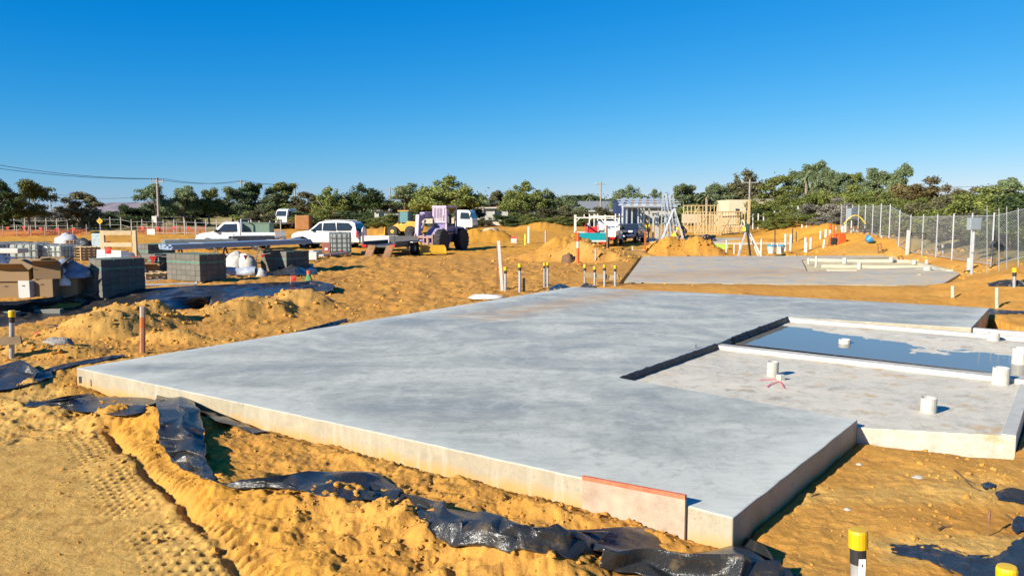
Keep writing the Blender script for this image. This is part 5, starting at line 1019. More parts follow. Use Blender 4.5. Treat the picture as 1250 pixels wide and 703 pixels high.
# ---- tray-back ute
def ute(name, lab, loc, rz, paint, box=None, rack=False, teal=False, open_win=False):
    th = thing(name, lab, 'ute', loc, rz); Wd = .88
    roof = [(-.55,.50),(-.55,1.05),(-.50,1.70),(-.35,1.78),(.45,1.78),(.62,1.72),(1.22,1.16),(2.05,1.05),(2.35,.92),(2.45,.7),(2.44,.45),(2.38,.40)]
    g = lambda x, z: max(0, z-1.1)*.28+max(0, x-1.7)*.18
    out = list(roof)+[(1.55+.42*math.cos(math.pi*k/8), max(.40, .34+.42*math.sin(math.pi*k/8))) for k in range(9)]+[(.9,.42)]
    mb = MB(); mb.side(out, -Wd, Wd, g); mb.build('cab', paint, th, bevel=.035)
    for s in (-1, 1):
        mb = MB(); panel_on(mb, [(-.36,1.16),(.98,1.16),(.52,1.64),(-.32,1.66)], s*Wd, g, .006); mb.build('window', m_glass, th)
        mb = MB(); mb.box((.98, s*(Wd+.1), 1.22), (.14,.2,.2)); mb.build('mirror', m_plas, th, bevel=.03); mb = MB(); mb.box((-.12, s*(Wd+.005), 1.0), (.2,.02,.04)); mb.build('door_handle', m_plas, th)
        mb = MB(); mb.box((2.32, s*(Wd-.3), .82), (.16,.34,.18)); mb.build('headlight', m_lamp, th, bevel=.03)
        wheel(th, 1.55, s*(Wd-.12), .36, .24, m_galv); wheel(th, -1.55, s*(Wd-.12), .36, .24, m_galv)
    mb = MB(); mb.add([(1.19,-.74,1.20),(1.19,.74,1.20),(.63,.58,1.70),(.63,-.58,1.70)], [(0,1,2,3)]); mb.build('windscreen', m_glass, th, solid=.012)
    mb = MB(); mb.box((2.47,0,.55), (.12,1.5,.24)); mb.build('front_bumper', m_plas, th, bevel=.04)
    mb = MB(); mb.b2((-2.6,-.5,.42),(-.4,.5,.72)); mb.build('chassis', m_plas, th)
    mb = MB(); mb.b2((-2.85,-.93,.78),(-.68,.93,.86)); mb.build('tray_floor', paint, th)
    sm = mat('teal_paint', (.0,.25,.29), .45, var=.08) if teal else paint
    for s in (-1, 1): mb = MB(); mb.b2((-2.85,s*.93-.02,.87),(-.70,s*.93+.02,1.12)); mb.build('tray_side', paint, th, bevel=.01)
    mb = MB(); mb.b2((-2.885,-.95,.80),(-2.86,.95,1.20)); mb.build('tailgate', sm, th, bevel=.008); mb = MB(); mb.b2((-2.90,-.95,.70),(-2.86,.95,.795)); mb.build('rear_bar', m_ow, th)
    for s in (-1, 1): mb = MB(); mb.box((-2.90, s*.72, .62), (.06,.34,.12)); mb.build('tail_light', m_red, th)
    mb = MB(); mb.bar((-.62,-.8,.9),(-.62,-.8,1.95),.06,.06); mb.bar((-.62,.8,.9),(-.62,.8,1.95),.06,.06); mb.bar((-.62,-.8,1.95),(-.62,.8,1.95),.06,.06); mb.build('head_board', m_galv if not rack else m_ow, th)
    if rack:
        for s in (-1, 1):
            for x in (-2.8, -.75, .9): mb = MB(); mb.bar((x,s*.9,.9 if x < .5 else 1.75),(x,s*.9,2.28),.07,.07); mb.build('rack_post', m_ow, th)
            mb = MB(); mb.bar((-2.8,s*.9,2.1),(1.1,s*.9,2.1),.07,.07); mb.build('rack_rail', m_ow, th)
            mb = MB(); mb.bar((-2.8,s*.9,1.85),(-2.8,s*.62,2.07),.05,.05); mb.build('rack_brace', m_ow, th)
        for x in (-2.8,-1.8,-.75,.9): mb = MB(); mb.bar((x,-.9,2.1),(x,.9,2.1),.07,.07); mb.build('rack_bar', m_ow, th)
    return th
u1 = ute('work_ute', 'white single cab ute carrying a green steel box on its tray', on(290, 51), math.radians(176), m_white)
gb = on(311, 51.2); th = thing('tool_box', 'pale green steel box sitting on the white ute tray', 'tool box', gb+Vector((0,0,.87))); mb = MB(); mb.b2((-1.05,-.5,0),(1.15,.5,.78)); mb.build('box_body', mat('pale_green_paint',(.14,.21,.15),.5,.1,var=.12,dirt=.3), th, bevel=.02); mb = MB(); mb.b2((-1.08,-.53,.78),(1.18,.53,.84)); mb.build('lid', mat('pale_green_paint',(.14,.21,.15),.5), th, bevel=.01)
mb = MB(); lump(mb, (0,0,0), .42, .3, .3, 21, 14, 7, .4); mb.build('orange_straps', m_org, loc=on(298, 50.5)+Vector((0,-.1,.88)), smooth=True, label='heap of orange straps beside the green box on ute', cat='straps')
def rack_trailer():
    th = thing('rack_trailer', 'trailer with teal tailgate and tall white ladder rack behind sand heaps', 'trailer', on(720, 49), math.radians(84)); teal = mat('teal_paint', (.0,.25,.29), .45, var=.08)
    mb = MB(); mb.b2((-1.5,-.93,.72),(1.5,.93,.80)); mb.build('tray_floor', m_plas, th)
    for s in (-1, 1):
        mb = MB(); mb.b2((-1.5,s*.95-.02,.81),(1.5,s*.95+.02,1.12)); mb.build('tray_side', m_white, th, bevel=.01); wheel(th, .1, s*1.08, .36, .24, m_galv); mb = MB(); mb.b2((-.4,s*1.08-.14,.76),(.6,s*1.08+.14,.80)); mb.build('mudguard', m_plas, th)
        for x in (-1.46, 1.46): mb = MB(); mb.bar((x,s*.92,.8),(x,s*.92,2.28),.07,.07); mb.build('rack_post', m_ow, th)
        mb = MB(); mb.bar((-1.46,s*.92,2.1),(1.46,s*.92,2.1),.07,.07); mb.build('rack_rail', m_ow, th); mb = MB(); mb.bar((-1.46,s*.9,1.8),(-1.46,s*.62,2.07),.05,.05); mb.build('rack_brace', m_ow, th)
        mb = MB(); mb.box((-1.56, s*.75, .62), (.06,.3,.1)); mb.build('tail_light', m_red, th)
    for y in (-.35,.35):
        mb = MB(); mb.bar((-1.46,y,2.1),(-1.46,y,2.3),.06,.06); mb.build('rack_peg', m_ow, th)
    for x in (-1.46,0,1.46): mb = MB(); mb.bar((x,-.92,2.1),(x,.92,2.1),.07,.07); mb.build('rack_bar', m_ow, th)
    mb = MB(); mb.b2((-1.56,-.97,.76),(-1.53,.97,1.20)); mb.build('tailgate', teal, th, bevel=.008); mb = MB(); mb.b2((-1.58,-.97,.66),(-1.53,.97,.755)); mb.build('rear_bar', m_ow, th); mb = MB(); mb.b2((1.46,-.93,.81),(1.5,.93,1.2)); mb.build('front_panel', m_white, th)
    mb = MB(); mb.bar((1.5,-.6,.7),(2.8,0,.7),.08,.1); mb.bar((1.5,.6,.7),(2.8,0,.7),.08,.1); mb.build('drawbar', m_plas, th)
rack_trailer()
p2 = on(722.5, 49.2); th = thing('generator', 'red framed generator standing on the rack trailer bed', 'generator', p2+Vector((0,0,.805))); mb = MB(); mb.b2((-.3,-.25,.05),(.3,.3,.72)); mb.build('engine', mat('red_paint',(.62,.03,.03),.4), th, bevel=.03)
for s in (-.4,.36): mb = MB(); mb.tube([(s,-.35,0),(s,-.35,.9),(s,.35,.9),(s,.35,0)], .025, 6); mb.build('frame_hoop', mat('red_paint',(.62,.03,.03),.4), th)
mb = MB(); mb.tube([(-.2,-.1,.62),(-.2,-.1,.95)], .12, 10); mb.build('exhaust', m_galv, th)
mb = MB(); mb.b2((-.22,-.2,0),(.22,.2,.62)); mb.build('white_tub', m_ow, loc=p2+Vector((.60,-.3,.805)), bevel=.04, label='white plastic tub at the corner of the rack trailer bed', cat='tub')
u3 = ute('work_ute', 'white rack ute half hidden between teal trailer and blue car', on(742, 57), math.radians(75), m_white, rack=True)
# ---- trucks
def truck(name, lab, loc, rz, cabm, body, tip=0, bodym=None):
    th = thing(name, lab, 'truck', loc, rz); poly = [(1.3,.6),(1.3,2.25),(1.45,2.38),(2.6,2.36),(2.85,2.2),(3.08,1.4),(3.12,.75),(3.05,.55)]
    g = lambda x, z: max(0, z-1.4)*.10; mb = MB(); mb.side(poly, -1.0, 1.0, g); mb.build('cab', cabm, th, bevel=.06)
    for s in (-1, 1):
        mb = MB(); panel_on(mb, [(1.75,1.45),(2.85,1.42),(2.68,2.08),(1.8,2.12)], s*1.0, g, .006); mb.build('window', m_glass, th); mb = MB(); mb.box((2.95,s*1.15,1.75),(.1,.18,.35)); mb.build('mirror', m_plas, th)
        mb = MB(); mb.box((3.12,s*.72,.85),(.06,.36,.18)); mb.build('headlight', m_lamp, th); wheel(th, 2.2, s*.85, .42, .26, m_galv); wheel(th, -1.6, s*.8, .42, .42, m_galv)
    mb = MB(); mb.add([(3.07,-.86,1.48),(3.07,.86,1.48),(2.89,.78,2.12),(2.89,-.78,2.12)], [(0,1,2,3)]); mb.build('windscreen', m_glass, th, solid=.015)
    mb = MB(); mb.b2((3.08,-.98,.5),(3.2,.98,.75)); mb.build('front_bumper', m_plas, th, bevel=.03); mb = MB(); mb.b2((-3.0,-.42,.5),(2.8,.42,.8)); mb.build('chassis', m_plas, th)
    R = Matrix.Rotation(tip, 3, 'Y'); piv = Vector((-2.8,0,.95)); 
    def tb(a, c, nm, m):
        mb = MB(); mb.b2(a, c); mb.v = [tuple(R@(Vector(q)-piv)+piv) for q in mb.v]; return mb.build(nm, m, th, bevel=.02)
    h = body; tb((-3.0,-1.05,.95),(1.1,1.05,1.05),'tray_floor',bodym); tb((-3.0,-1.05,1.06),(1.1,-.99,1.05+h),'tray_side',bodym); tb((-3.0,.99,1.06),(1.1,1.05,1.05+h),'tray_side',bodym); tb((1.04,-.98,1.06),(1.1,.98,1.2+h),'head_board',bodym); tb((-3.06,-1.05,.96),(-3.005,1.05,1.05+h),'tailgate',bodym)
    return th
truck('tipper_truck', 'white tip truck with sandy tray behind the purple handler', on(546, 84), math.radians(-14), m_white, .5, 0, mat('sandy_steel',(.42,.36,.26),.6,.1))
truck('flatbed_truck', 'white truck facing forward with orange load behind the ute', on(366, 98), math.radians(240), m_white, .35, 0, mat('dull_steel',(.30,.30,.30),.5,.3))
lb = on(371, 92); mb = MB(); mb.box((0,0,.85), (1.7,1.5,1.7)); th = thing('orange_container', 'orange tank like box standing beside the white flatbed truck', 'container', lb+Vector((0,0,0))); mb.build('shell', mat('faded_orange_steel',(.34,.14,.035),.6,var=.2,scale=2), th, bevel=.12); mb = MB(); mb.b2((-.8,-.7,-.02),(.8,.7,.05)); mb.build('skid', m_plas, th)
# ---- white flat-deck car trailer partly behind ramps trailer
m_rusty = mat('rust_timber', (.28,.15,.07), .85, var=.3, scale=4)
def trailer():
    b_ = on(475, 45); th = thing('plant_trailer', 'black tandem plant trailer with two lowered timber ramps', 'trailer', b_, math.radians(74)); L = 1.75; m_t = mat('trailer_black', (.05,.05,.055), .55, .2, dirt=.3)
    mb = MB(); mb.b2((-1.35,-1.0,.5),(2.0,1.0,.62)); mb.build('deck', m_t, th)
    for s in (-1, 1):
        mb = MB(); mb.b2((-1.35,s*1.0-.03,.63),(2.0,s*1.0+.03,.82)); mb.build('side_rail', m_t, th)
        for x in (.85, 1.58): wheel(th, x, s*1.16, .34, .22, m_ow)
        mb = MB(); mb.b2((.45,s*1.17-.13,.70),(2.0,s*1.17+.13,.76)); mb.build('mudguard', m_galv, th, bevel=.02)
        mb = MB(); mb.box((-1.38, s*.86, .58), (.05,.26,.14)); mb.build('tail_light', m_red, th)
        mb = MB(); mb.bar((-1.35,s*.95,.5),(-1.35,s*.95,1.25),.07,.07); mb.build('ramp_post', m_t, th)
        r0 = Vector((-1.30, s*.55-.15, .60)); r1 = Vector((-2.55, s*.55-.45, -.02))
        mb = MB(); mb.bar(r0, r1, .42, .05); rp = mb.build('ramp', m_rusty, th)
        for k in range(7): q = r0.lerp(r1, (k+.5)/7); mb = MB(); mb.bar(q+Vector((0,-.2,.045)), q+Vector((0,.2,.045)), .05, .035); mb.build('ramp_cleat', m_rusty, rp)
    mb = MB(); mb.b2((1.98,-.9,.62),(2.05,.9,1.05)); mb.build('front_rail', m_t, th); mb = MB(); mb.bar((2.0,-.5,.52),(3.2,0,.52),.08,.1); mb.bar((2.0,.5,.52),(3.2,0,.52),.08,.1); mb.build('drawbar', m_t, th)
    return th
trailer()
b_ = on(464, 49.5); th = thing('box_trailer', 'low white box trailer standing behind the ramp trailer', 'trailer', b_, math.radians(6)); mb = MB(); mb.b2((-1.1,-.7,.45),(1.1,.7,.52)); mb.build('floor', m_plas, th)
for s in (-1, 1):
    mb = MB(); mb.b2((-1.1,s*.7-.02,.53),(1.1,s*.7+.02,.95)); mb.build('side_panel', m_white, th, bevel=.01); wheel(th, .25, s*.85, .32, .2, m_galv)
    mb = MB(); mb.b2((s*1.1-.02,-.67,.53),(s*1.1+.02,.67,.95)); mb.build('end_panel', m_white, th, bevel=.01)
mb = MB(); mb.bar((1.1,-.4,.5),(2.1,0,.5),.07,.08); mb.bar((1.1,.4,.5),(2.1,0,.5),.07,.08); mb.build('drawbar', m_galv, th)
# ---- purple telescopic handler seen three-quarter from the front
def handler():
    b_ = on(535, 50); th = thing('telescopic_handler', 'faded purple telescopic handler with slatted cab guard and big tyres', 'telehandler', b_, math.radians(-112)); m_pu = mat('purple_paint', (.29,.23,.35), .5, var=.15, dirt=.3); m_li = mat('faded_lilac', (.42,.34,.44), .6, var=.15, dirt=.3); m_dp = mat('deep_purple', (.17,.125,.25), .5, var=.2)
    for x, s in ((1.45,-1),(1.45,1),(-1.35,-1),(-1.35,1)): wheel(th, x, s*.98, .70, .46, m_li, tread=18)
    mb = MB(); mb.b2((-2.2,-.62,.55),(2.0,.62,1.05)); mb.build('chassis', m_dp, th, bevel=.05); mb = MB(); mb.side([(-2.3,1.05),(-2.3,1.5),(-.5,1.62),(.9,1.45),(1.2,1.05)], -.2, .75); mb.build('engine_cover', m_pu, th, bevel=.05)
    for s in (-1, 1): mb = MB(); mb.bar((1.45,s*.6,.70),(1.45,s*.95,.70),.2,.2); mb.bar((-1.35,s*.6,.70),(-1.35,s*.95,.70),.2,.2); mb.build('axle', m_dp, th)
    # cab: posts, roof, slatted guard
    for x in (-.75,.65):
        for y in (.02,.92): mb = MB(); mb.bar((x,y,1.1),(x,y,2.75),.09,.09); mb.build('cab_post', m_li, th)
    mb = MB(); mb.b2((-.85,-.04,2.74),(.76,.98,2.86)); mb.build('cab_roof', m_li, th, bevel=.03)
    for k in range(9): y = .06+k*.105; mb = MB(); mb.bar((.70,y,1.85),(.70,y,2.72),.045,.05); mb.build('guard_slat', m_li, th)
    for z in (1.84,2.72): mb = MB(); mb.bar((.70,0,z),(.70,.95,z),.06,.07); mb.build('guard_rail', m_li, th)
    mb = MB(); mb.b2((-.7,.06,1.2),(.5,.88,1.28)); mb.build('cab_floor', m_plas, th); mb = MB(); mb.b2((-.5,.25,1.28),(0,.7,1.75)); mb.b2((-.55,.25,1.75),(-.45,.7,2.3)); mb.build('seat', m_plas, th, bevel=.04)
    mb = MB(); mb.b2((.58,.08,1.3),(.6,.86,1.84)); mb.build('cab_front_panel', m_dp, th)
    # boom
    mb = MB(); mb.bar((-2.0,-.35,2.35),(1.3,-.42,2.25),.36,.42); mb.build('boom', m_pu, th, bevel=.03); mb = MB(); mb.bar((1.2,-.42,2.25),(1.75,-.42,2.0),.28,.34); mb.build('boom_nose', m_pu, th, bevel=.03)
    mb = MB(); mb.bar((1.75,-.42,2.3),(1.95,-.42,.62),.34,.26); mb.build('mast', m_li, th, bevel=.03)
    mb = MB(); mb.tube([(.9,-.42,1.95),(1.6,-.42,1.2)], .07, 8); mb.build('lift_ram', m_galv, th); mb = MB(); mb.bar((-2.0,-.35,1.2),(-2.0,-.35,2.4),.3,.3); mb.build('boom_pivot', m_dp, th)
    m_rs = mat('rusty_carriage', (.30,.17,.13), .8, var=.3)
    for z in (.55,.95): mb = MB(); mb.bar((2.1,-1.1,z),(2.1,.75,z),.1,.12); mb.build('carriage_bar', m_rs, th)
    for y in (-1.05,-.5,.1,.7): mb = MB(); mb.bar((2.1,y,.45),(2.1,y,1.15 if abs(y) < 1 else .95),.08,.09); mb.build('carriage_upright', m_rs, th)
    for y in (-.75,.4): mb = MB(); mb.b2((2.15,y-.07,.08),(3.2,y+.07,.14)); mb.b2((2.15,y-.07,.08),(2.22,y+.07,.9)); mb.build('fork', m_rs, th)
    return th
handler()
m_cy = mat('machine_yellow', (.50,.28,.012), .5, var=.15, dirt=.3)
b_ = on(528, 45.5); th = thing('yellow_bucket', 'yellow steel bucket lying in front of the purple handler', 'bucket', b_, .25); mb = MB(); mb.side([(-.45,0),(.5,.02),(.5,.07),(-.38,.10),(-.5,.5),(-.55,.5)], -.75, .75); mb.build('shell', m_cy, th)
for s in (-1, 1): mb = MB(); mb.side([(-.5,.02),(.48,.03),(.1,.38),(-.52,.5)], s*.75-.02, s*.75+.02); mb.build('cheek', m_cy, th)
th.rotation_euler.z = -1.35
mb = MB(); mb.tube([(0,0,0),(0,0,.75)], .10, 10); mb.build('yellow_bollard', m_cy, loc=on(513, 45.6), label='short yellow post beside the yellow steel bucket', cat='post', bevel=.02)
# ---- little yellow loader
def loader():
    b_ = on(494, 72); th = thing('wheel_loader', 'small yellow wheel loader with glass cab far behind trailer', 'loader', b_, math.radians(165))
    for x in (-.85,.85):
        for s in (-1, 1): wheel(th, x, s*.7, .5, .34, m_cy)
    mb = MB(); mb.side([(-1.6,.5),(-1.7,1.0),(-1.5,1.35),(-.5,1.45),(-.3,1.2),(.9,1.0),(.9,.5)], -.55, .55); mb.build('body', m_cy, th, bevel=.06); m_cg = mat('cab_glass',(.10,.22,.24),.1)
    mb = MB(); mb.b2((-.55,-.48,1.3),(.35,.48,2.3)); mb.build('cab_glass', m_cg, th, bevel=.03); mb = MB(); mb.b2((-.65,-.55,2.3),(.45,.55,2.4)); mb.build('cab_roof', m_cy, th, bevel=.03)
    for x in (-.55,.35):
        for s in (-1, 1): mb = MB(); mb.bar((x,s*.5,1.2),(x,s*.5,2.3),.07,.07); mb.build('cab_post', m_plas, th)
    for s in (-1, 1): mb = MB(); mb.bar((.4,s*.4,1.2),(1.7,s*.4,.5),.1,.18); mb.build('lift_arm', m_cy, th)
    mb = MB(); mb.side([(1.6,.15),(2.3,.15),(2.3,.2),(1.7,.25),(1.6,.9),(1.55,.9)], -.85, .85); mb.build('bucket', m_cy, th)
loader()
# ================================================================ MATERIALS PILED ON THE LEFT
m_brick = mat('grey_brick', (.115,.107,.088), .95, var=.25, scale=5, bump=.3); m_strap = mat('green_strap', (.05,.25,.17), .4, var=.05); m_core = mat('dark_core', (.05,.048,.045), .95)
def brick_pack(loc, rz, nx, ny, nz, bx_, by_, bz, lab, cat='brick pack', missing=(), straps=True):
    th = thing('brick_pack', lab, cat, loc, rz); g_ = .006; mb = MB(); mb.box((0,0,0), (bx_-g_, by_-g_, bz-g_)); me = mb.mesh('brick'); me.materials.append(m_brick); W_, D_ = nx*bx_, ny*by_
    for k in range(nz):
        for j in range(ny):
            for i in range(nx):
                if (i, j, k) in missing: continue
                if 0 < i < nx-1 and 0 < j < ny-1 and 0 < k < nz-1 and not missing: continue
                if missing and 0 < j < ny-1 and 0 < k < nz-1 and i not in (0, 1, nx-1): continue
                q = link('brick', me, None, th); q.location = ((i+.5)*bx_-W_/2+random.uniform(-.004,.004), (j+.5)*by_-D_/2+random.uniform(-.004,.004), (k+.5)*bz+.06)
    for y in (-.35,0,.35):
        mb = MB(); mb.b2((-W_/2+.02,y*D_/.9-.05,0),(W_/2-.02,y*D_/.9+.05,.055)); mb.build('pallet_runner', m_tim, th)
    if straps:
        H_ = nz*bz+.06
        for y in (-.22*D_,.22*D_):
            mb = MB(); 
            for a, c in (((-W_/2-.004,y,.06),(-W_/2-.004,y,H_+.004)),((W_/2+.004,y,.06),(W_/2+.004,y,H_+.004)),((-W_/2,y,H_+.004),(W_/2,y,H_+.004))): mb.bar(a, c, .03, .004, up=(0,0,1))
            mb.build('strap', m_strap, th)
        mb = MB(); z_ = H_-bz*1.5
        for a, c in (((-W_/2-.004,-D_/2,z_),(-W_/2-.004,D_/2,z_)),((W_/2+.004,-D_/2,z_),(W_/2+.004,D_/2,z_)),((-W_/2,-D_/2-.004,z_),(W_/2,-D_/2-.004,z_))): mb.bar(a, c, .004, .025)
        mb.build('strap', m_strap, th)
    return th
RZG = math.radians(-35)                                   # everything follows the street grid
pA_ = G(128, 362)+Vector((0,.5,0))
brick_pack(pA_, math.radians(-32), 4, 5, 6, .25, .25, .168, 'tall strapped pack of grey bricks behind the plastic bag and cartons', missing={(0,0,5),(1,0,5),(0,0,4)})
pB_ = G(233, 345)+Vector((0,.5,0)); brick_pack(pB_, math.radians(-32), 7, 4, 5, .24, .25, .17, 'strapped grey brick pack carrying the blue steel lengths')
pC_ = G(343, 333)+Vector((0,.6,0)); brick_pack(pC_, math.radians(-32), 6, 5, 4, .25, .24, .20, 'wide grey brick pack under the far end of steel lengths')
pD_ = on(186, 34); brick_pack(pD_, math.radians(-32), 4, 4, 5, .24, .24, .20, 'dark brick pack standing behind the timber crate')
pE_ = on(205, 30.5); brick_pack(pE_+Vector((-.2,.2,0)), math.radians(-32), 3, 4, 4, .24, .24, .18, 'small grey brick pack left of the strapped steel stack')
pF_ = on(140, 36); brick_pack(pF_, math.radians(-32), 4, 3, 3, .26, .26, .2, 'green strapped block pack seen through the timber crate')
# cartons
m_card = mat('cardboard', (.23,.145,.07), .85, var=.08, scale=3); m_cardw = mat('white_carton', (.40,.39,.37), .7, var=.06)
def carton(loc, rz, sx, sy, sz, lab, m=m_card, flaps=0, tilt=0):
    th = thing('carton', lab, 'cardboard box', loc, rz); t_ = .012; th.rotation_euler.x = tilt
    if flaps == 0:
        mb = MB(); mb.box((0,0,sz/2), (sx,sy,sz)); mb.build('carton_body', m, th, bevel=.012); mb = MB(); mb.box((0,0,sz+.002), (sx,.05,.003)); mb.build('tape', mat('brown_tape',(.40,.27,.14),.3), th); mb = MB(); mb.box((0,-sy/2-.002,sz*.72), (.09,.004,.03)); mb.build('hand_hole', m_core, th)
    else:
        mb = MB()
        for a, c in (((-sx/2,-sy/2,0),(sx/2,-sy/2+t_,sz)),((-sx/2,sy/2-t_,0),(sx/2,sy/2,sz)),((-sx/2,-sy/2+t_,0),(-sx/2+t_,sy/2-t_,sz)),((sx/2-t_,-sy/2+t_,0),(sx/2,sy/2-t_,sz)),((-sx/2+t_,-sy/2+t_,0),(sx/2-t_,sy/2-t_,t_))): mb.b2(a, c)
        mb.build('carton_body', m, th)
        for (a, hinge, ax, L) in ((.6,(0,-sy/2,sz),'x',sy/2),(-.9,(0,sy/2,sz),'x',sy/2),(.5,(-sx/2,0,sz),'y',sx/2),(-.7,(sx/2,0,sz),'y',sx/2)):
            mb = MB(); sg = -1 if a > 0 else 1
            if ax == 'x': d = Vector((0, sg*math.cos(a), math.sin(abs(a)))); w_ = Vector((sx/2*.95,0,0))
            else: d = Vector((sg*math.cos(a), 0, math.sin(abs(a)))); w_ = Vector((0,sy/2*.95,0))
            hv = Vector(hinge); mb.add([hv-w_, hv+w_, hv+w_*.95+d*L, hv-w_*.95+d*L], [(0,1,2,3)]); mb.build('flap', m, th, solid=.01)
    return th
def gb(px, py, dz=0): p = G(px, py); p.y += .3; p.z = tz(p.x, p.y)+dz; return p
carton(gb(77,365), .12, .62, .48, .50, 'large closed carton beneath the blue plastic bag')
carton(gb(50,365), .05, .52, .45, .50, 'closed brown carton next to the white carton')
carton(gb(29,365), -.25, .36, .4, .46, 'white carton wedged between brown cartons', m_cardw)
carton(gb(6,365), .1, .72, .5, .44, 'dark brown carton under the wide open carton')
carton(gb(50,365,.505)+Vector((.05,.05,0)), .3, .62, .5, .34, 'open carton with raised flaps stacked on closed carton', flaps=1)
carton(gb(14,365,.445), .1, .85, .6, .30, 'wide open carton with curled flaps at the pile end', flaps=1)
m_bag = mat('clear_blue_plastic', (.16,.20,.27), .18, var=.35, scale=3, bump=.5, bscale=9); mb = MB(); lump(mb, (0,0,.0), .52, .34, .42, 31, 26, 14, .5); mb.build('plastic_bag', m_bag, loc=gb(78,365,.505), smooth=True, label='bulging blue-white plastic bag on the large carton', cat='plastic bag')
mb = MB(); lump(mb, (0,0,0), .25, .25, .5, 33, 16, 9, .4); mb.build('plastic_bag', mat('white_film',(.70,.72,.68),.3,bump=.4,bscale=10), loc=gb(64,365,.3)+Vector((0,.25,0)), smooth=True, label='small white film bag tucked beside the blue bag', cat='plastic bag')
sheet('tarpaulin', [[(-30,318,.9),(-30,345,.3)],[(0,312,1.0),(2,340,.4)],[(20,316,.95),(22,330,.6)],[(26,330,.5),(28,340,.3)]], 'dark blue-black tarpaulin heap behind the open cartons', 'tarpaulin', fold=.12, seed=71, dens=1.2, m=mat('navy_tarp',(.02,.03,.06),.45,bump=.3))
mb = MB(); mb.b2((-.9,-.3,0),(.7,.3,.16)); mb.build('foam_board', m_ow, loc=on(6, 27)+Vector((0,0,1.02)), bevel=.02, label='white foam board lying on the tarpaulin heap', cat='board')
mb = MB(); mb.b2((-.3,-.2,0),(.3,.2,.2)); mb.build('red_bag', mat('red_plastic',(.75,.03,.02),.4), loc=on(4, 24.2)+Vector((0,0,.45)), bevel=.05, label='bright red bag between tarpaulin and open carton', cat='bag')
# IBC tanks
m_hdpe = mat('tank_plastic', (.40,.43,.37), .4, var=.08, scale=2, dirt=.15); m_cage = mat('tank_cage', (.20,.21,.21), .45, .5)
def ibc(loc, rz, lab, s=1.0, fill=None):
    th = thing('ibc_tank', lab, 'water tank', loc, rz); mb = MB(); mb.b2((-.48,-.56,.16),(.48,.56,1.08)); mb.build('bottle', m_hdpe, th, bevel=.06); mb = MB(); mb.lathe([(.12,1.08),(.12,1.14),(.05,1.15)], 12); mb.build('lid', m_plas, th)
    for x in (-.5,-.25,0,.25,.5):
        for y in (-.585,.585): mb = MB(); mb.tube([(x,y,.12),(x,y,1.12)], .014, 5); mb.build('cage_bar', m_cage, th)
    for y in (-.58,-.29,0,.29,.58):
        for x in (-.505,.505): mb = MB(); mb.tube([(x,y,.12),(x,y,1.12)], .014, 5); mb.build('cage_bar', m_cage, th)
    for z in (.14,.38,.62,.86,1.12):
        mb = MB(); mb.tube([(-.515,-.595,z),(.515,-.595,z),(.515,.595,z),(-.515,.595,z),(-.515,-.595,z)], .014, 5); mb.build('cage_ring', m_cage, th)
    mb = MB(); mb.b2((-.5,-.6,0),(.5,-.45,.12)); mb.b2((-.5,.45,0),(.5,.6,.12)); mb.b2((-.5,-.08,0),(.5,.08,.12)); mb.build('pallet', m_tim2, th); mb = MB(); mb.tube([(0,-.58,.2),(0,-.68,.2)], .05, 8); mb.build('tap', m_red, th)
    th.scale = (s,)*3; return th
ibc(on(38, 31.5), math.radians(8), 'caged white water tank behind the stacked cartons', 1.08); ibc(on(69, 31.8), math.radians(4), 'caged white water tank beside brick pack behind blue bag', 1.0); ibc(on(-8, 33), .1, 'caged white water tank behind the tarpaulin heap', 1.0); ibc(on(415.5, 45.0), math.radians(16), 'caged water tank standing in front of the white wagon', 1.12)
# timber crate (open frame)
def crate():
    b_ = on(147, 29); th = thing('timber_crate', 'upright pale timber crate frame standing behind the brick pack', 'crate', b_, math.radians(-4)); m_o = mat('pale_ply', (.44,.32,.18), .75, var=.15, scale=8); H_ = at(147,281.5,29).z-b_.z; Wc = 1.22
    for x in (-.5,.5): mb = MB(); mb.b2((x*Wc-.075,-.05,0),(x*Wc+.075,.05,H_)); mb.build('post', m_o, th, bevel=.006)
    for z in (H_-.09,H_-.52): mb = MB(); mb.b2((-Wc/2+.08,-.065,z-.08),(Wc/2-.08,.04,z+.08)); mb.build('rail', m_o, th, bevel=.006)
    for x in (-.5,.5): mb = MB(); mb.b2((x*Wc-.06,.06,0),(x*Wc+.06,.9,.1)); mb.build('foot', m_o, th); mb = MB(); mb.bar((x*Wc,.06,H_*.6),(x*Wc,.85,.08),.06,.06); mb.build('brace', m_o, th)
crate()
b_ = on(121.5, 42); th = thing('wrapped_stack', 'pale blue film wrapped stack beside the timber crate', 'wrapped stack', b_); H_ = at(121,285,42).z-b_.z; mb = MB(); mb.box((0,0,H_/2), (.5,.5,H_)); mb.build('wrapped_goods', mat('pale_blue_wrap',(.30,.38,.40),.3,var=.2,scale=5,bump=.4,bscale=8), th, bevel=.04)
for z in (.3,.6,.8): mb = MB(); mb.box((0,0,H_*z),(.515,.515,.02)); mb.build('band', m_ow, th)
b_ = on(132, 26.5); mb = MB(); 
th = thing('folded_board', 'bent grey-white sheet resting on a carton before the timber crate', 'sheet', Vector(on(134,28.5))+Vector((0,0,.62))); mb.add([(-.45,0,0),(.45,0,0),(.38,.15,.38),(-.5,.15,.42)], [(0,1,2,3)]); mb.add([(.45,0,0),(.75,.3,0),(.7,.4,.3),(.38,.15,.38)], [(0,1,2,3)]); mb.build('sheet_panel', mat('grey_white_sheet',(.36,.36,.38),.5), th, solid=.012)
carton(on(135,28.6), .1, .8, .5, .6, 'brown carton hidden behind the tall brick pack')
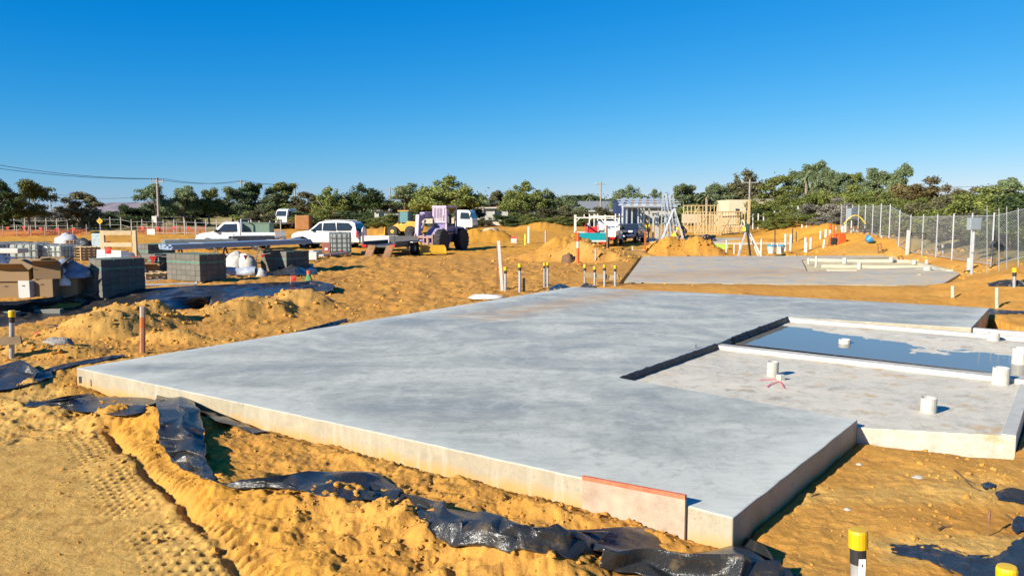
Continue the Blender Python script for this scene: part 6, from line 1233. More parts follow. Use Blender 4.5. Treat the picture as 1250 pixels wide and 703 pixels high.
def sack(px, Y, w_, h_, m, lab, dz=0, name='bulk_bag', cat='bag', seed=5):
    mb = MB(); lump(mb, (0,0,0), w_/2, w_/2*.8, h_, seed, 18, 10, .22); return mb.build(name, m, loc=on(px, Y, dz), smooth=True, label=lab, cat=cat)
m_wbag = mat('white_woven_bag', (.44,.43,.40), .65, var=.1, bump=.5, bscale=9)
bg_ = sack(168.5, 27.5, .62, .62, m_wbag, 'upright white bag with blue patch beside the brick pack', seed=3); mb = MB(); mb.box((-.08,-.265,.2), (.1,.02,.07)); mb.build('blue_patch', mat('blue_print',(.03,.16,.5),.5), bg_)
for px, w_, h_, sd, lab in ((277,.75,.55,7,'slumped white sack beside strapped brick pack under steel'),(288,.85,.62,8,'fullest white sack in the middle of the row under steel'),(302,.8,.55,9,'white sack against the wide brick pack under steel')): sack(px, 31.5, w_, h_, m_wbag, lab, .22, seed=sd)
b_ = on(291, 29.5); mb = MB()
def rollf(u, v): a = v*2*math.pi; r = .2*(1+.15*math.sin(u*9)+.1*math.sin(a*3+u*5)); return Vector((-.65+1.3*u, math.cos(a)*r, .2+math.sin(a)*r*.9))
mb.grid(rollf, 24, 14); mb.build('wrapped_roll', mat('grey_film',(.34,.38,.44),.28,var=.3,bump=.4,bscale=9), loc=b_, rz=.1, smooth=True, label='grey film wrapped roll lying below the white sacks', cat='roll')
# steel lengths laid over the packs
m_cb = mat('blue_grey_steel', (.28,.36,.46), .38, .35, var=.1); m_gg = mat('green_grey_steel', (.32,.36,.32), .45, .25, var=.08); m_dk = mat('dark_steel_lengths', (.10,.11,.13), .4, .4)
def lengths(a, c, n, rows, w_, h_, m, lab, up=0):
    o0 = (a+c)/2; th = thing('steel_bundle', lab, 'steel bundle', o0); d = (c-a).normalized(); nx = Vector((-d.y, d.x, 0))
    for r_ in range(rows):
        for k in range(n):
            off = nx*(k-(n-1)/2)*w_*1.04+Vector((0,0,(r_+.5)*h_*1.05)); j = random.uniform(-.05,.05); mb = MB(); mb.bar(a-o0+off+d*j, c-o0+off+d*j, w_, h_); mb.build('steel_length', m, th, bevel=.004)
    for f in (.2,.75):
        q = a.lerp(c, f)-o0; mb = MB(); mb.bar(q-nx*(n*w_*.55)+Vector((0,0,rows*h_*1.06+.006)), q+nx*(n*w_*.55)+Vector((0,0,rows*h_*1.06+.006)), .03, .006); mb.build('band', m_ow, th)
    return th
ztB = pB_.z+.06+5*.17+.004; ztC = pC_.z+.06+4*.2+.004; dzz = max(ztB, ztC)
a_ = at(202,316,28.2); c_ = at(372,301.5,33.0)
lengths(Vector((a_.x,a_.y,dzz+.0)), Vector((c_.x,c_.y,dzz+.05)), 6, 3, .15, .06, m_cb, 'long bundle of blue-grey steel lengths laid across brick packs')
a2 = on(205, 36); c2_ = on(282, 37.5)
def trestle(px, Y, h, lab):
    b_ = on(px, Y); th = thing('timber_trestle', lab, 'trestle', b_); mb = MB(); mb.b2((-.06,-.7,h-.1),(.06,.7,h)); mb.build('beam', m_tim2, th)
    for s in (-.6,.6): mb = MB(); mb.bar((-.25,s,0),(0,s,h-.08),.06,.06); mb.bar((.25,s,0),(0,s,h-.08),.06,.06); mb.build('leg', m_tim2, th)
for px, Y, lab in ((214,35.6,'timber trestle under the near end of grey-green steel'),(270,36.6,'timber trestle under the middle of grey-green steel'),(322,37.6,'timber trestle under the dark steel lengths')): trestle(px, Y, .95, lab)
zt2 = on(214,35.6).z+.96; a2 = on(200,35.3); c2_ = on(288,36.9); a2.z = c2_.z = zt2; lengths(a2, c2_, 6, 3, .16, .07, m_gg, 'stacked grey-green steel sheets behind the blue steel bundle')
a3 = on(283,36.8); c3 = on(334,37.8); a3.z = c3.z = zt2+.03; lengths(a3, c3, 5, 5, .15, .06, m_dk, 'stack of dark steel channels behind the blue steel bundle')
mb = MB(); q0, q1 = GP(158,349,.05), GP(241,347,.05); mb.tube([q0, q1], .055, 10); o = mb.build('white_pipe', m_pvc, label='long white plastic pipe lying before the brick packs', cat='pipe')
mb = MB(); a4 = at(226,315,27.6); mb.tube([a4, GP(241,347,.0)], .02, 6); mb.build('prop_rod', m_ow, label='thin white rod leaning on the strapped brick pack', cat='rod')
mb = MB(); q0, q1 = GP(120,340,.04), GP(162,344,.04)
mb.bar(GP(160,346,.03), GP(200,341,.03), .16, .05); mb.build('timber_plank', m_ow, label='pale plank lying beside the white bag', cat='plank')
b_ = on(180, 31); th = thing('timber_pile', 'pile of offcut timber between crate and brick packs', 'timber pile', b_)
for k in range(9): mb = MB(); z = .06+.07*(k//3); mb.bar((-.7+.05*k,-.25+.22*(k%3),z),(.6+.04*k,-.2+.2*(k%3),z), .16, .06); mb.build('offcut', m_tim if k % 2 else m_tim2, th)
carton(on(186,29.5), .3, .5, .4, .35, 'half crushed brown carton behind the white bag', flaps=1)
sheet('plastic_sheet', [[(328,330,.02),(330,338,.01)],[(345,318,.35),(350,336,.05)],[(362,318,.40),(370,337,.05)],[(384,325,.15),(388,333,.01)]], 'black plastic heap slumped against the wide brick pack', fold=.12, seed=81, dens=1.5)
# flat steel on the ground, wagon side
for i, (x0, y0, x1, y1, lab) in enumerate(((364,311,392,309,'short pale steel channel lying near the black heap'),(380,307,420,305,'long steel channel lying before the caged tank'),(392,312,424,309,'second steel channel on timber beside the caged tank'))):
    q0, q1 = GP(x0,y0,.15), GP(x1,y1,.15); mb = MB(); mb.bar(q0, q1, .35, .22 if i == 0 else .12); mb.build('steel_channel', m_gg if i == 0 else m_galv, bevel=.01, label=lab, cat='steel channel')
mb = MB(); mb.b2((-.2,-.2,0),(.2,.2,.4)); mb.build('white_block', m_ow, loc=GP(383,317), bevel=.02, label='white block in front of the pale steel channel', cat='block')
b_ = GP(398.5,315); th = thing('a_frame_sign', 'small dark A-frame sign beside the caged tank', 'sign', b_); mb = MB(); mb.bar((-.22,0,0),(-.2,.1,.85),.04,.04); mb.bar((.22,0,0),(.2,.1,.85),.04,.04); mb.build('legs', m_ru, th); mb = MB(); mb.add([(-.2,-.02,.3),(.2,-.02,.3),(.2,.06,.82),(-.2,.06,.82)], [(0,1,2,3)]); mb.build('sign_plate', mat('dark_red_sign',(.22,.06,.04),.5), th, solid=.02)
mb = MB(); mb.add([(-.08,-.035,.42),(.08,-.035,.42),(.08,-.012,.55),(-.08,-.012,.55)], [(0,1,2,3)]); mb.build('sign_text', m_ow, th, solid=.006)
mb = MB(); mb.bar(GP(443,308,.08), GP(462,307,.08), .3, .12); mb.build('timber_plank', m_tim, label='flat timber offcut beneath the wagon rear', cat='plank')
# green and orange tap stand
b_ = GP(377,346); th = thing('tap_stand', 'small green stand with an orange top on the churned sand', 'stand', b_); m_g = mat('green_plastic',(.05,.25,.09),.5)
for k in range(3): a = k*2.1+.5; mb = MB(); mb.bar((math.cos(a)*.12,math.sin(a)*.12,0),(math.cos(a)*.03,math.sin(a)*.03,.32),.05,.04); mb.build('leg', m_g, th)
mb = MB(); mb.tube([(0,0,.28),(0,0,.42)], .06, 8); mb.build('top', m_org, th)
# red flags and bunting
m_flag = mat('red_flag', (.60,.025,.012), .6, var=.1)
def bunting(pts, lab, fl=.2, step=.75):
    o0 = pts[0].copy(); th = thing('flag_bunting', lab, 'bunting', o0); mb = MB(); mb.tube([p-o0 for p in pts], .006, 4); mb.build('string', m_ow, th)
    for i in range(len(pts)-1):
        d = pts[i+1]-pts[i]; n = max(1, int(d.length/step))
        for k in range(n):
            q = pts[i]-o0+d*((k+.5)/n); e = d.normalized()*fl*.45; mb = MB(); tw = Vector((0,random.uniform(-.08,.08),0)); mb.add([q-e, q+e, q+tw+Vector((0,0,-fl))], [(0,1,2)]); mb.build('flag', m_flag, th, solid=.004)
bunting([at(197,313,27.0), at(219,314,27.0), at(262,311,27.2), at(312,312,28.0), at(330,309,28.2)], 'red flag bunting sagging in front of the blue steel bundle', .17, .5)
bunting([at(150,313,26.5), at(176,313,26.8), at(197,312,27.0)], 'red flag bunting between white bag and steel bundle', .28, .7)
bunting([on(px, 68)+Vector((0,0,1.0+.1*math.sin(px))) for px in range(-20, 120, 20)], 'long line of red flags strung across the far left field', .34, 1.0)
bunting([on(px, 70)+Vector((0,0,.9+.1*math.sin(px))) for px in range(165, 260, 19)], 'line of red flags strung behind the timber crate', .34, 1.0)
for px, yb, yt, lab in ((355,348,338,'small red marker flag on the ground by the membrane end'),(88,330,318,'red marker flag standing on the tall brick pack')):
    b_ = GP(px, yb) if px > 100 else pA_+Vector((-.3,.2,1.06)); th = thing('marker_flag', lab, 'flag', b_); mb = MB(); mb.tube([(0,0,-.05),(0,0,.28)], .008, 5); mb.build('wire', m_ow, th); mb = MB(); mb.add([(0,0,.12),(.16,.02,.12),(.18,-.02,.28),(0,0,.28)], [(0,1,2,3)]); mb.build('flag', m_flag, th, solid=.004)
mb = MB(); mb.b2((-1.2,-.3,0),(1.2,.3,.5)); mb.build('orange_barrier', m_org, loc=on(112,52), bevel=.08, label='orange plastic barrier lying behind the timber crate', cat='barrier')
mb = MB(); lump(mb, (0,0,0), .7, .5, .8, 15, 18, 9, .35); mb.build('dark_bin_bag', m_plas, loc=on(102,47), smooth=True, label='black rubbish bag beside the orange barrier', cat='bag')
mb = MB(); lump(mb, (0,0,0), 1.0, .6, .75, 17, 18, 9, .3); mb.build('covered_heap', mat('grey_cover',(.30,.31,.34),.6,bump=.4), loc=on(82,60), smooth=True, label='grey covered heap beyond the caged tanks', cat='heap')
mb = MB(); mb.b2((-1.4,-.5,0),(1.4,.5,.45)); mb.build('white_pallet_stack', m_ow, loc=on(25,48), bevel=.05, label='low white wrapped stack behind the caged tanks', cat='wrapped stack')

def pallet_stack(px, Y, n, lab, m=m_tim):
    b_ = on(px, Y); th = thing('pallet_stack', lab, 'pallets', b_, RZG)
    for k in range(n):
        z = k*.14
        for y in (-.5,-.25,0,.25,.5): mb = MB(); mb.b2((-.55,y-.05,z+.11),(.55,y+.05,z+.135)); mb.build('deck_board', m, th)
        for x in (-.5,0,.5): mb = MB(); mb.b2((x-.05,-.55,z+.0),(x+.05,.55,z+.105)); mb.build('bearer', m, th)
pallet_stack(106, 40, 5, 'stack of timber pallets behind the tall brick pack'); pallet_stack(186, 27.6, 2, 'two pale pallets lying between white bag and brick pack'); pallet_stack(96, 52, 4, 'stack of grey pallets beyond the caged tanks', m_tim2)
brick_pack(on(163, 35.5), math.radians(-32), 4, 4, 3, .24, .24, .18, 'low dark brick pack just right of the timber crate'); brick_pack(on(196, 42), math.radians(-32), 5, 4, 4, .24, .24, .18, 'brick pack far behind the grey-green steel sheets'); brick_pack(on(20, 40), math.radians(-32), 5, 4, 5, .24, .24, .18, 'brick pack behind the caged tanks and tarpaulin')
sack(180, 29.8, .7, .5, m_wbag, 'half empty white bag on sand behind the upright white bag', seed=14); sack(318, 29.6, .5, .3, m_wbag, 'small white bag against the foot of wide brick pack', seed=16)
carton(on(172,33), .4, .6, .5, .5, 'plain carton under the timber crate side')
# ================================================================ FRAMES, WORKERS AND PIPEWORK BEHIND THE SLABS
m_sf = mat('pale_steel_stud', (.50,.54,.55), .4, .4, var=.08)
def steel_frame():
    Y0 = 66; b_ = on(790, Y0); th = thing('steel_house_frame', 'pale steel wall frames with roof battens beside the blue car', 'house frame', b_); H_ = at(790,253,Y0).z-b_.z
    def X(px, Y): return on(px, Y).x-b_.x
    for px, Y, hh in ((759.5,63,1),(764.5,64.5,1),(771,67,1),(778.5,64,1),(782,66,1),(785.5,68,1),(797,64,.8),(800.5,65,.8),(803,72,1),(814,72,1),(824,72,1),(792,72,1)):
        zb = tz(X(px,Y)+b_.x, Y)-b_.z; mb = MB(); x = X(px,Y); mb.b2((x-.06,Y-Y0-.05,zb),(x+.06,Y-Y0+.05,H_*hh)); mb.build('stud', m_sf, th)
    zb = 0
    for (x0,Ya,x1,Yb,z) in ((759,63,772,67.2,H_),(778,63.8,786,68.2,H_),(796,63.8,801,65.2,H_*.8),(772,67.2,826,72,H_),(778,63.8,800,64,.15),(759,63,826,63,H_+.06)):
        mb = MB(); mb.bar((X(x0,Ya),Ya-Y0,z),(X(x1,Yb),Yb-Y0,z),.10,.12); mb.build('top_plate', m_sf, th)
    for k in range(7):
        f = k/6; xa = X(757+f*56,63); xb = xa+1.6; mb = MB(); mb.bar((xa,-3.0,H_+.14),(xb,6.0,H_+.9),.34,.07); mb.build('roof_batten', m_sf, th)
    for k in range(3): mb = MB(); mb.bar((X(756,63)+.3*k,-2.6+3*k,H_+.2+.25*k),(X(816,63)+.4*k+1,-2.6+3*k,H_+.2+.25*k),.12,.07); mb.build('purlin', m_sf, th)
    for z in (.7,1.4): mb = MB(); mb.bar((X(778.5,64),-2,z),(X(785.5,68),2,z),.06,.08); mb.build('noggin', m_sf, th)
steel_frame()
# upright trusses and ladder
b_ = on(812, 61); th = thing('steel_truss_stack', 'bundle of pale steel trusses standing upright beside the frame', 'trusses', b_); H_ = at(812,236,61).z-b_.z
for k in range(4):
    x = -.35+.28*k; mb = MB(); t_ = .1*k; mb.bar((x,t_,0),(x+.10,t_+.2,H_*(1 if k in (0,1) else .92)),.07,.07); mb.bar((x+.62,t_,0),(x+.14,t_+.2,H_*.98),.07,.07)
    for j in range(6): z0 = H_*(.1+.14*j); mb.bar((x+.02*j,t_+.03*j,z0),(x+.60-.08*j,t_+.03*j,z0+.2),.05,.05)
    mb.build('truss', m_sf, th)
b_ = on(822, 59); th = thing('step_ladder', 'tall aluminium step ladder splayed open next to workers', 'ladder', b_); m_al = mat('aluminium', (.72,.73,.74), .35, .5); H_ = at(818,254,59).z-b_.z
for s, e in ((-1,-1.0),(1,.85)):
    for y in (-.25,.25): mb = MB(); mb.bar((e,y,0),(0,y*.6,H_),.08,.05); mb.build('stile', m_al, th)
    for k in range(7): f = (k+.7)/8; mb = MB(); mb.bar((e*(1-f),-.25+.1*f,H_*f),(e*(1-f),.25-.1*f,H_*f),.06,.04); mb.build('rung', m_al, th)
mb = MB(); mb.b2((-.18,-.18,H_),(.18,.18,H_+.06)); mb.build('cap', m_plas, th)
# timber frames
m_fr = mat('frame_pine', (.50,.36,.18), .75, var=.12, scale=6)
def timber_frame(px0, px1, Y, Y2, ytop, n, lab, brace=True):
    a = on(px0, Y); c = on(px1, Y2); H_ = at(px0, ytop, Y).z-a.z; th = thing('timber_wall_frame', lab, 'wall frame', a); d = c-a
    for k in range(n+1): q = d*(k/n); mb = MB(); mb.bar(q+Vector((0,0,-.05)), q+Vector((0,0,H_-.09)), .09, .045); mb.build('stud', m_fr, th)
    for z, nm in ((H_-.045,'top_plate'),(.045,'bottom_plate')): mb = MB(); mb.bar(Vector((0,0,z)), d+Vector((0,0,z)), .09, .09); mb.build(nm, m_fr, th)
    mb = MB(); mb.bar(Vector((0,0,H_*.5)), d+Vector((0,0,H_*.5)), .05, .045); mb.build('noggin', m_fr, th)
    if brace: mb = MB(); mb.bar(Vector((0,-.05,.1)), d*.45+Vector((0,-.05,H_-.1)), .02, .09); mb.build('brace', m_fr, th)
timber_frame(848,880,78,78,262,9,'pine stud wall frame nearest the ladder and workers'); timber_frame(834,876,86,86,250.5,9,'tall pine frame with open upper bays behind the first frame'); timber_frame(862,905,82,83,258.5,13,'long pine stud wall in the middle of the timber house'); timber_frame(878,912,90,90,258,10,'pine stud wall in front of the cream building'); timber_frame(880,905,76,84,264,9,'pine stud wall running back through the timber house'); timber_frame(836,862,92,92,258,7,'rear pine stud wall behind the tall frame')
m_osb = mat('pale_sheet_bracing', (.42,.35,.25), .8, var=.1)
b_ = on(845,89); mb = MB(); mb.b2((-1.2,0,.9),(1.0,.06,1.9)); mb.build('bracing_sheet', m_osb, loc=b_+Vector((0,0,0)), label='pale bracing sheet fixed high in the timber frames', cat='sheet')
b_ = on(913.5,88); mb = MB(); hz = at(913,244,88).z-b_.z; mb.b2((-.12,-.12,-.2),(.12,.12,hz)); mb.build('timber_post', m_fr, loc=b_, label='tall square timber post at the corner of cream building', cat='post')
# pad, stacks and clutter around the frame
b_ = on(905,64); mb = MB(); mb.b2((-8,-6,-.2),(5,6,.10)); th = thing('house_slab', 'thin pale distant slab beneath the timber frame house', 'concrete slab', b_); mb.build('slab_deck', mat('distant_slab',(.44,.39,.29),.85,var=.08), th)
for px, Y, w_, h_, m, lab, nm, ct in ((826,57,1.5,.45,mat('blue_bag',(.05,.20,.42),.5),'blue wrapped bundle on the sand below the ladder','blue_bundle','bundle'),(845,60,1.2,.5,mat('navy_bag',(.02,.05,.16),.5),'navy bag beside the dark clothed worker','navy_bag','bag'),(862,62,1.6,.55,mat('brown_heap',(.18,.12,.09),.9),'brown heap of packaging by the timber studs','packaging_heap','heap')):
    mb = MB(); lump(mb, (0,0,0), w_/2, w_*.35, h_, int(px), 18, 9, .3); mb.build(nm, m, loc=on(px, Y), smooth=True, label=lab, cat=ct)
m_lg = mat('lime_green_plastic',(.30,.50,.06),.5)
b_ = on(875, 52); th = thing('green_crate', 'lime green slatted crate lying before the distant slab', 'crate', b_+Vector((0,0,.0)))
for k in range(5): mb = MB(); mb.b2((-.65,-.35+.16*k,.02),(.65,-.24+.16*k,.32)); mb.build('slat', m_lg, th)
for k in range(5): mb = MB(); mb.bar((-1.4+.1*k,.6+.1*k,.05),(1.6,.7+.12*k,.12+.03*k),.1,.05)
b_ = on(850, 55); th = thing('timber_pile', 'low stack of timber lengths beside the lime green crate', 'timber pile', b_)
for k in range(6): mb = MB(); mb.bar((-1.6,-.2+.12*(k%3),.05+.08*(k//3)),(1.3,-.1+.12*(k%3),.05+.08*(k//3)),.1,.07); mb.build('plank', m_tim if k % 3 else m_ow, th)
# ---------------------------------------------------------------- workers
m_skin = mat('skin', (.48,.29,.20), .55, var=.05)
def skinned(name, verts, edges, radii, m, parent, sub=1, root=0):
    me = bpy.data.meshes.new(name); me.from_pydata(verts, edges, []); me.materials.append(m); o = bpy.data.objects.new(name, me); S.collection.objects.link(o); o.parent = parent
    md = o.modifiers.new('skin', 'SKIN'); md.use_smooth_shade = True
    if not me.skin_vertices: 
        bpy.context.view_layer.objects.active = o
    for i, r in enumerate(radii):
        sv = me.skin_vertices[0].data[i]; sv.radius = r if isinstance(r, tuple) else (r, r); sv.use_root = (i == root)
    s = o.modifiers.new('sub', 'SUBSURF'); s.levels = s.render_levels = sub; return o
def worker(loc, rz, lab, shirt, trousers, hat, J):
    """J: joints in metres, figure faces +x"""
    th = thing('person', lab, 'person', loc, rz); names = list(J); idx = {k: i for i, k in enumerate(names)}
    E = [('pelvis','waist'),('waist','chest'),('chest','neck'),('neck','head'),('head','crown')]
    for s in 'lr': E += [('chest','sh_'+s),('sh_'+s,'el_'+s),('el_'+s,'wr_'+s),('wr_'+s,'pa_'+s),('pelvis','hip_'+s),('hip_'+s,'kn_'+s),('kn_'+s,'an_'+s),('an_'+s,'toe_'+s)]
    Rr = {'pelvis':.13,'waist':(.11,.13),'chest':(.12,.16),'neck':.055,'head':(.085,.095),'crown':(.07,.075)}
    for s in 'lr': Rr.update({'sh_'+s:.07,'el_'+s:.045,'wr_'+s:.032,'pa_'+s:(.04,.02),'hip_'+s:.09,'kn_'+s:.06,'an_'+s:.042,'toe_'+s:(.045,.03)})
    V = [J[k] for k in names]; ed = [(idx[a], idx[c]) for a, c in E]; R_ = [Rr[k] for k in names]
    for s in 'lr':                                              # five fingers
        w_, p_ = Vector(J['wr_'+s]), Vector(J['pa_'+s]); d = (p_-w_).normalized(); sd = d.cross(Vector((1,0,0.3))).normalized()
        for f in range(5):
            off = sd*(.03*(f-2)/2); L = (.05,.075,.08,.075,.06)[f]; V.append(tuple(p_+off+d*.02)); V.append(tuple(p_+off*1.2+d*(.02+L)+Vector((.02,0,0)))); R_ += [.011,.008]; ed += [(idx['pa_'+s], len(V)-2), (len(V)-2, len(V)-1)]
    skinned('body', V, ed, R_, m_skin, th, root=idx['pelvis'])
    def wear(nm, keys, ee, m, add, root): skinned(nm, [J[k] for k in keys], [(keys.index(a), keys.index(c)) for a, c in ee], [tuple(q+add for q in (Rr[k] if isinstance(Rr[k], tuple) else (Rr[k],)*2)) for k in keys], m, th, root=keys.index(root))
    wear('shirt', ['pelvis','waist','chest','sh_l','el_l','sh_r','el_r'], [('pelvis','waist'),('waist','chest'),('chest','sh_l'),('sh_l','el_l'),('chest','sh_r'),('sh_r','el_r')], shirt, .022, 'waist')
    wear('trousers', ['pelvis','hip_l','kn_l','an_l','hip_r','kn_r','an_r'], [('pelvis','hip_l'),('hip_l','kn_l'),('kn_l','an_l'),('pelvis','hip_r'),('hip_r','kn_r'),('kn_r','an_r')], trousers, .018, 'pelvis')
    for s in 'lr': a, c = Vector(J['an_'+s]), Vector(J['toe_'+s]); mb = MB(); mb.bar(a+Vector((-.05,0,-.03)), c+Vector((.06,0,-.01)), .11, .10); mb.build('boot', m_plas, th, bevel=.02)
    hd = Vector(J['head']); cr = Vector(J['crown']); up = (cr-hd).normalized(); q = up.to_track_quat('Z','X').to_matrix().to_4x4(); mb = MB(); mb.lathe([(.14,0),(.135,.02),(.115,.03),(.11,.08),(.07,.125),(.02,.135)], 14, Matrix.Translation(cr-up*.03)@q); mb.build('hat', hat, th, smooth=True)
    fw = Vector((1,0,0)); f0 = hd+fw*.085
    for s in (-1, 1): mb = MB(); mb.box(f0+Vector((.005,s*.035,.03)), (.012,.022,.012)); mb.build('eye', m_plas, th)
    mb = MB(); mb.box(f0+Vector((.015,0,-.005)), (.035,.025,.05)); mb.build('nose', m_skin, th, bevel=.008); mb = MB(); mb.box(f0+Vector((.002,0,-.05)), (.012,.05,.01)); mb.build('mouth', mat('lip',(.32,.13,.10),.5), th)
    return th
def pose(kind):
    if kind == 'stand': return dict(pelvis=(0,0,.95),waist=(.02,0,1.12),chest=(.03,0,1.36),neck=(.05,0,1.52),head=(.08,0,1.63),crown=(.08,0,1.74),sh_l=(.03,.19,1.42),el_l=(.08,.26,1.14),wr_l=(.28,.20,1.02),pa_l=(.36,.17,1.02),sh_r=(.03,-.19,1.42),el_r=(.0,-.26,1.14),wr_r=(.18,-.24,.94),pa_r=(.26,-.22,.92),hip_l=(0,.10,.90),kn_l=(.05,.12,.50),an_l=(0,.13,.09),toe_l=(.17,.14,.04),hip_r=(0,-.10,.90),kn_r=(.02,-.12,.50),an_r=(-.08,-.13,.09),toe_r=(.09,-.14,.04))
    if kind == 'bend': return dict(pelvis=(-.05,0,.93),waist=(.05,0,1.09),chest=(.24,0,1.28),neck=(.36,0,1.37),head=(.45,0,1.43),crown=(.52,0,1.52),sh_l=(.24,.19,1.32),el_l=(.42,.24,1.10),wr_l=(.60,.18,1.0),pa_l=(.68,.15,1.0),sh_r=(.24,-.19,1.32),el_r=(.38,-.25,1.06),wr_r=(.58,-.18,.98),pa_r=(.66,-.15,.98),hip_l=(-.05,.10,.88),kn_l=(.06,.12,.49),an_l=(-.03,.13,.09),toe_l=(.14,.14,.04),hip_r=(-.05,-.10,.88),kn_r=(.0,-.12,.49),an_r=(-.14,-.13,.09),toe_r=(.03,-.14,.04))
    return dict(pelvis=(-.10,0,.42),waist=(.0,0,.58),chest=(.15,0,.80),neck=(.22,0,.94),head=(.28,0,1.04),crown=(.30,0,1.15),sh_l=(.15,.19,.86),el_l=(.30,.26,.62),wr_l=(.48,.18,.50),pa_l=(.55,.15,.46),sh_r=(.15,-.19,.86),el_r=(.28,-.26,.60),wr_r=(.46,-.18,.42),pa_r=(.52,-.15,.37),hip_l=(-.10,.11,.40),kn_l=(.30,.16,.50),an_l=(.10,.15,.09),toe_l=(.27,.16,.04),hip_r=(-.10,-.11,.40),kn_r=(.26,-.16,.34),an_r=(-.05,-.15,.11),toe_r=(.10,-.16,.04))
m_dshirt = mat('black_shirt',(.025,.025,.03),.8); m_dtr = mat('navy_trousers',(.03,.035,.055),.85); m_hv = mat('hi_vis_yellow',(.75,.72,.04),.7); m_kh = mat('khaki_cloth',(.42,.32,.18),.85); m_hat = mat('straw_hat',(.55,.42,.20),.8)
worker(on(835, 62), math.radians(180), 'worker in black top and dark trousers bending over beside ladder', m_dshirt, m_dtr, m_dshirt, pose('bend'))
worker(on(791, 65), math.radians(200), 'worker in yellow shirt and khaki trousers inside the steel frame', m_hv, m_kh, m_hat, pose('stand'))
worker(on(822, 57.5), math.radians(-30), 'worker in hi-vis vest crouching at the foot of the ladder', m_hv, m_dtr, mat('yellow_hard_hat',(.8,.62,.03),.4), pose('crouch'))
# ---------------------------------------------------------------- survey tripod
b_ = G(913, 308); b_ = on(911, 41.5); th = thing('survey_tripod', 'laser level tripod with long white leg standing behind the far slab', 'tripod', b_); H_ = at(911,283,41.5).z-b_.z; m_tl = mat('tripod_leg_white',(.70,.70,.66),.5)
for (x, y, m) in ((-.48,-.1,m_al),(.08,-.45,m_plas),(.85,.1,m_tl)): mb = MB(); mb.bar((x,y,tz(b_.x+x,b_.y+y)-b_.z-.03),(x*.12,y*.12,H_),.09,.07); mb.build('leg', m, th)
mb = MB(); mb.tube([(0,0,H_-.03),(0,0,H_+.06)], .12, 10); mb.build('head', m_plas, th); mb = MB(); mb.b2((-.1,-.09,H_+.06),(.12,.09,H_+.42)); mb.build('laser_level', mat('dark_green_case',(.03,.07,.04),.5), th, bevel=.02); mb = MB(); mb.b2((-.20,-.1,H_+.02),(-.10,.1,H_+.24)); mb.build('yellow_panel', m_hv, th, bevel=.01)
mb = MB(); mb.bar(on(914,42,-.02)+Vector((.55,0,0)), at(906.5,268,42), .06, .05); mb.build('levelling_staff', m_tl, label='white levelling staff leaning on the survey tripod', cat='staff')
# ---------------------------------------------------------------- pipe stubs on the prepared pad
m_pvc2 = mat('bright_pvc', (.52,.51,.47), .4, var=.05)
def riser(px, yb, yt, w_, Y): 
    b_ = on(px, Y); top = at(px, yt, Y).z-b_.z; mb = MB(); r = w_/2/ppm(Y); mb.lathe([(r,-.2),(r,top),(r*.85,top+.001),(r*.8,top-.06)], 10); return mb.build('pipe_riser', m_pvc2, loc=b_, rz=random.random(), label='short white plastic riser pipe standing in the prepared pad', cat='pipe', group='white riser pipes on the prepared pad')
for a in ((886.5,296,293,1.6,47),(896,304,298,1.6,44),(903,304,296,2.4,45),(929,300,292,2.2,46),(942,301,296,1.6,46),(949,303,298,2,45.5),(958.5,299,285.5,3,49),(965,299,286,3,49),(983,302,290,3.2,47.5),(989.5,300,290.5,3,48.5),(984.5,303,296,2,46),(1006,302,292.5,3,47),(1005,304,298,2.2,46),(1001.5,290,282,2.6,54),(1008,290,280,3,54),(1030,302,294,2.4,46.5),(1042,304,299,2,45.5),(1046,306,295,3.2,45),(1061.5,303,297,2.6,46),(1020,287,277,2.2,60),(1028.5,289,276,2.8,56),(1032,289,274,2.8,56),(979,285,274,1.8,70),(984.5,285,275,1.8,70),(990.5,285,274,1.4,70),(1076,300,288,1.8,44),(1042,288,274,2,58),(1046,288,273,2,58)): riser(*a)
for px, yb, yt, Y, lab in ((946,287,280,56,'thin black pipe rising from sand near the trestle tub'),(967.5,288,279,58,'dark steel rod in the yellow mound'),(972,290,283,58,'second dark rod in the yellow mound')): stake(px, yb, yt, 1.3, m_plas, lab, Y=Y, sq=False, name='steel_rod', cat='rod')
th = thing('water_tub', 'blue rimmed white tub with hose on the prepared pad', 'tub', on(947, 46)); mb = MB(); mb.lathe([(.16,0),(.24,.42),(.25,.44)], 14, Matrix.Translation((-.27,0,0))); mb.lathe([(.16,0),(.24,.42),(.25,.44)], 14, Matrix.Translation((.27,0,0))); mb.build('tub_body', m_pvc2, th); mb = MB(); mb.lathe([(.27,.44),(.27,.52),(.2,.53)], 14, Matrix.Translation((-.27,0,0))); mb.lathe([(.27,.44),(.27,.52),(.2,.53)], 14, Matrix.Translation((.27,0,0))); mb.build('rim', mat('blue_plastic',(.03,.28,.45),.4), th)
# orange machine: small plate compactor with handle, banded pole
b_ = on(1022.5, 45.5); th = thing('trench_compactor', 'bright orange compactor machine standing among white riser pipes', 'machine', b_); 
mb = MB(); mb.side([(-.12,0),(.42,0),(.36,.62),(.22,.78),(-.02,.78)], -.25, .25); mb.build('housing', m_org, th, bevel=.03); mb = MB(); mb.b2((-.45,-.22,.08),(-.14,.22,.5)); mb.build('engine', m_plas, th, bevel=.03)
mb = MB(); mb.tube([(-.42,0,0),(-.45,0,.75)], .05, 6); mb.tube([(-.45,0,.6),(.0,0,.75)], .04, 6); mb.build('frame', m_org, th)
stake(1013.5, 298, 273.5, 3.4, None, 'orange and white banded pole beside the orange compactor', Y=47, bands=[(-.1,.45,m_org,'shaft'),(.45,.72,m_ow,'white_band'),(.72,1,m_org,'tip')])
stake(1018.5, 290, 275, 1.6, m_or, 'thin red stake behind the orange compactor', Y=50)
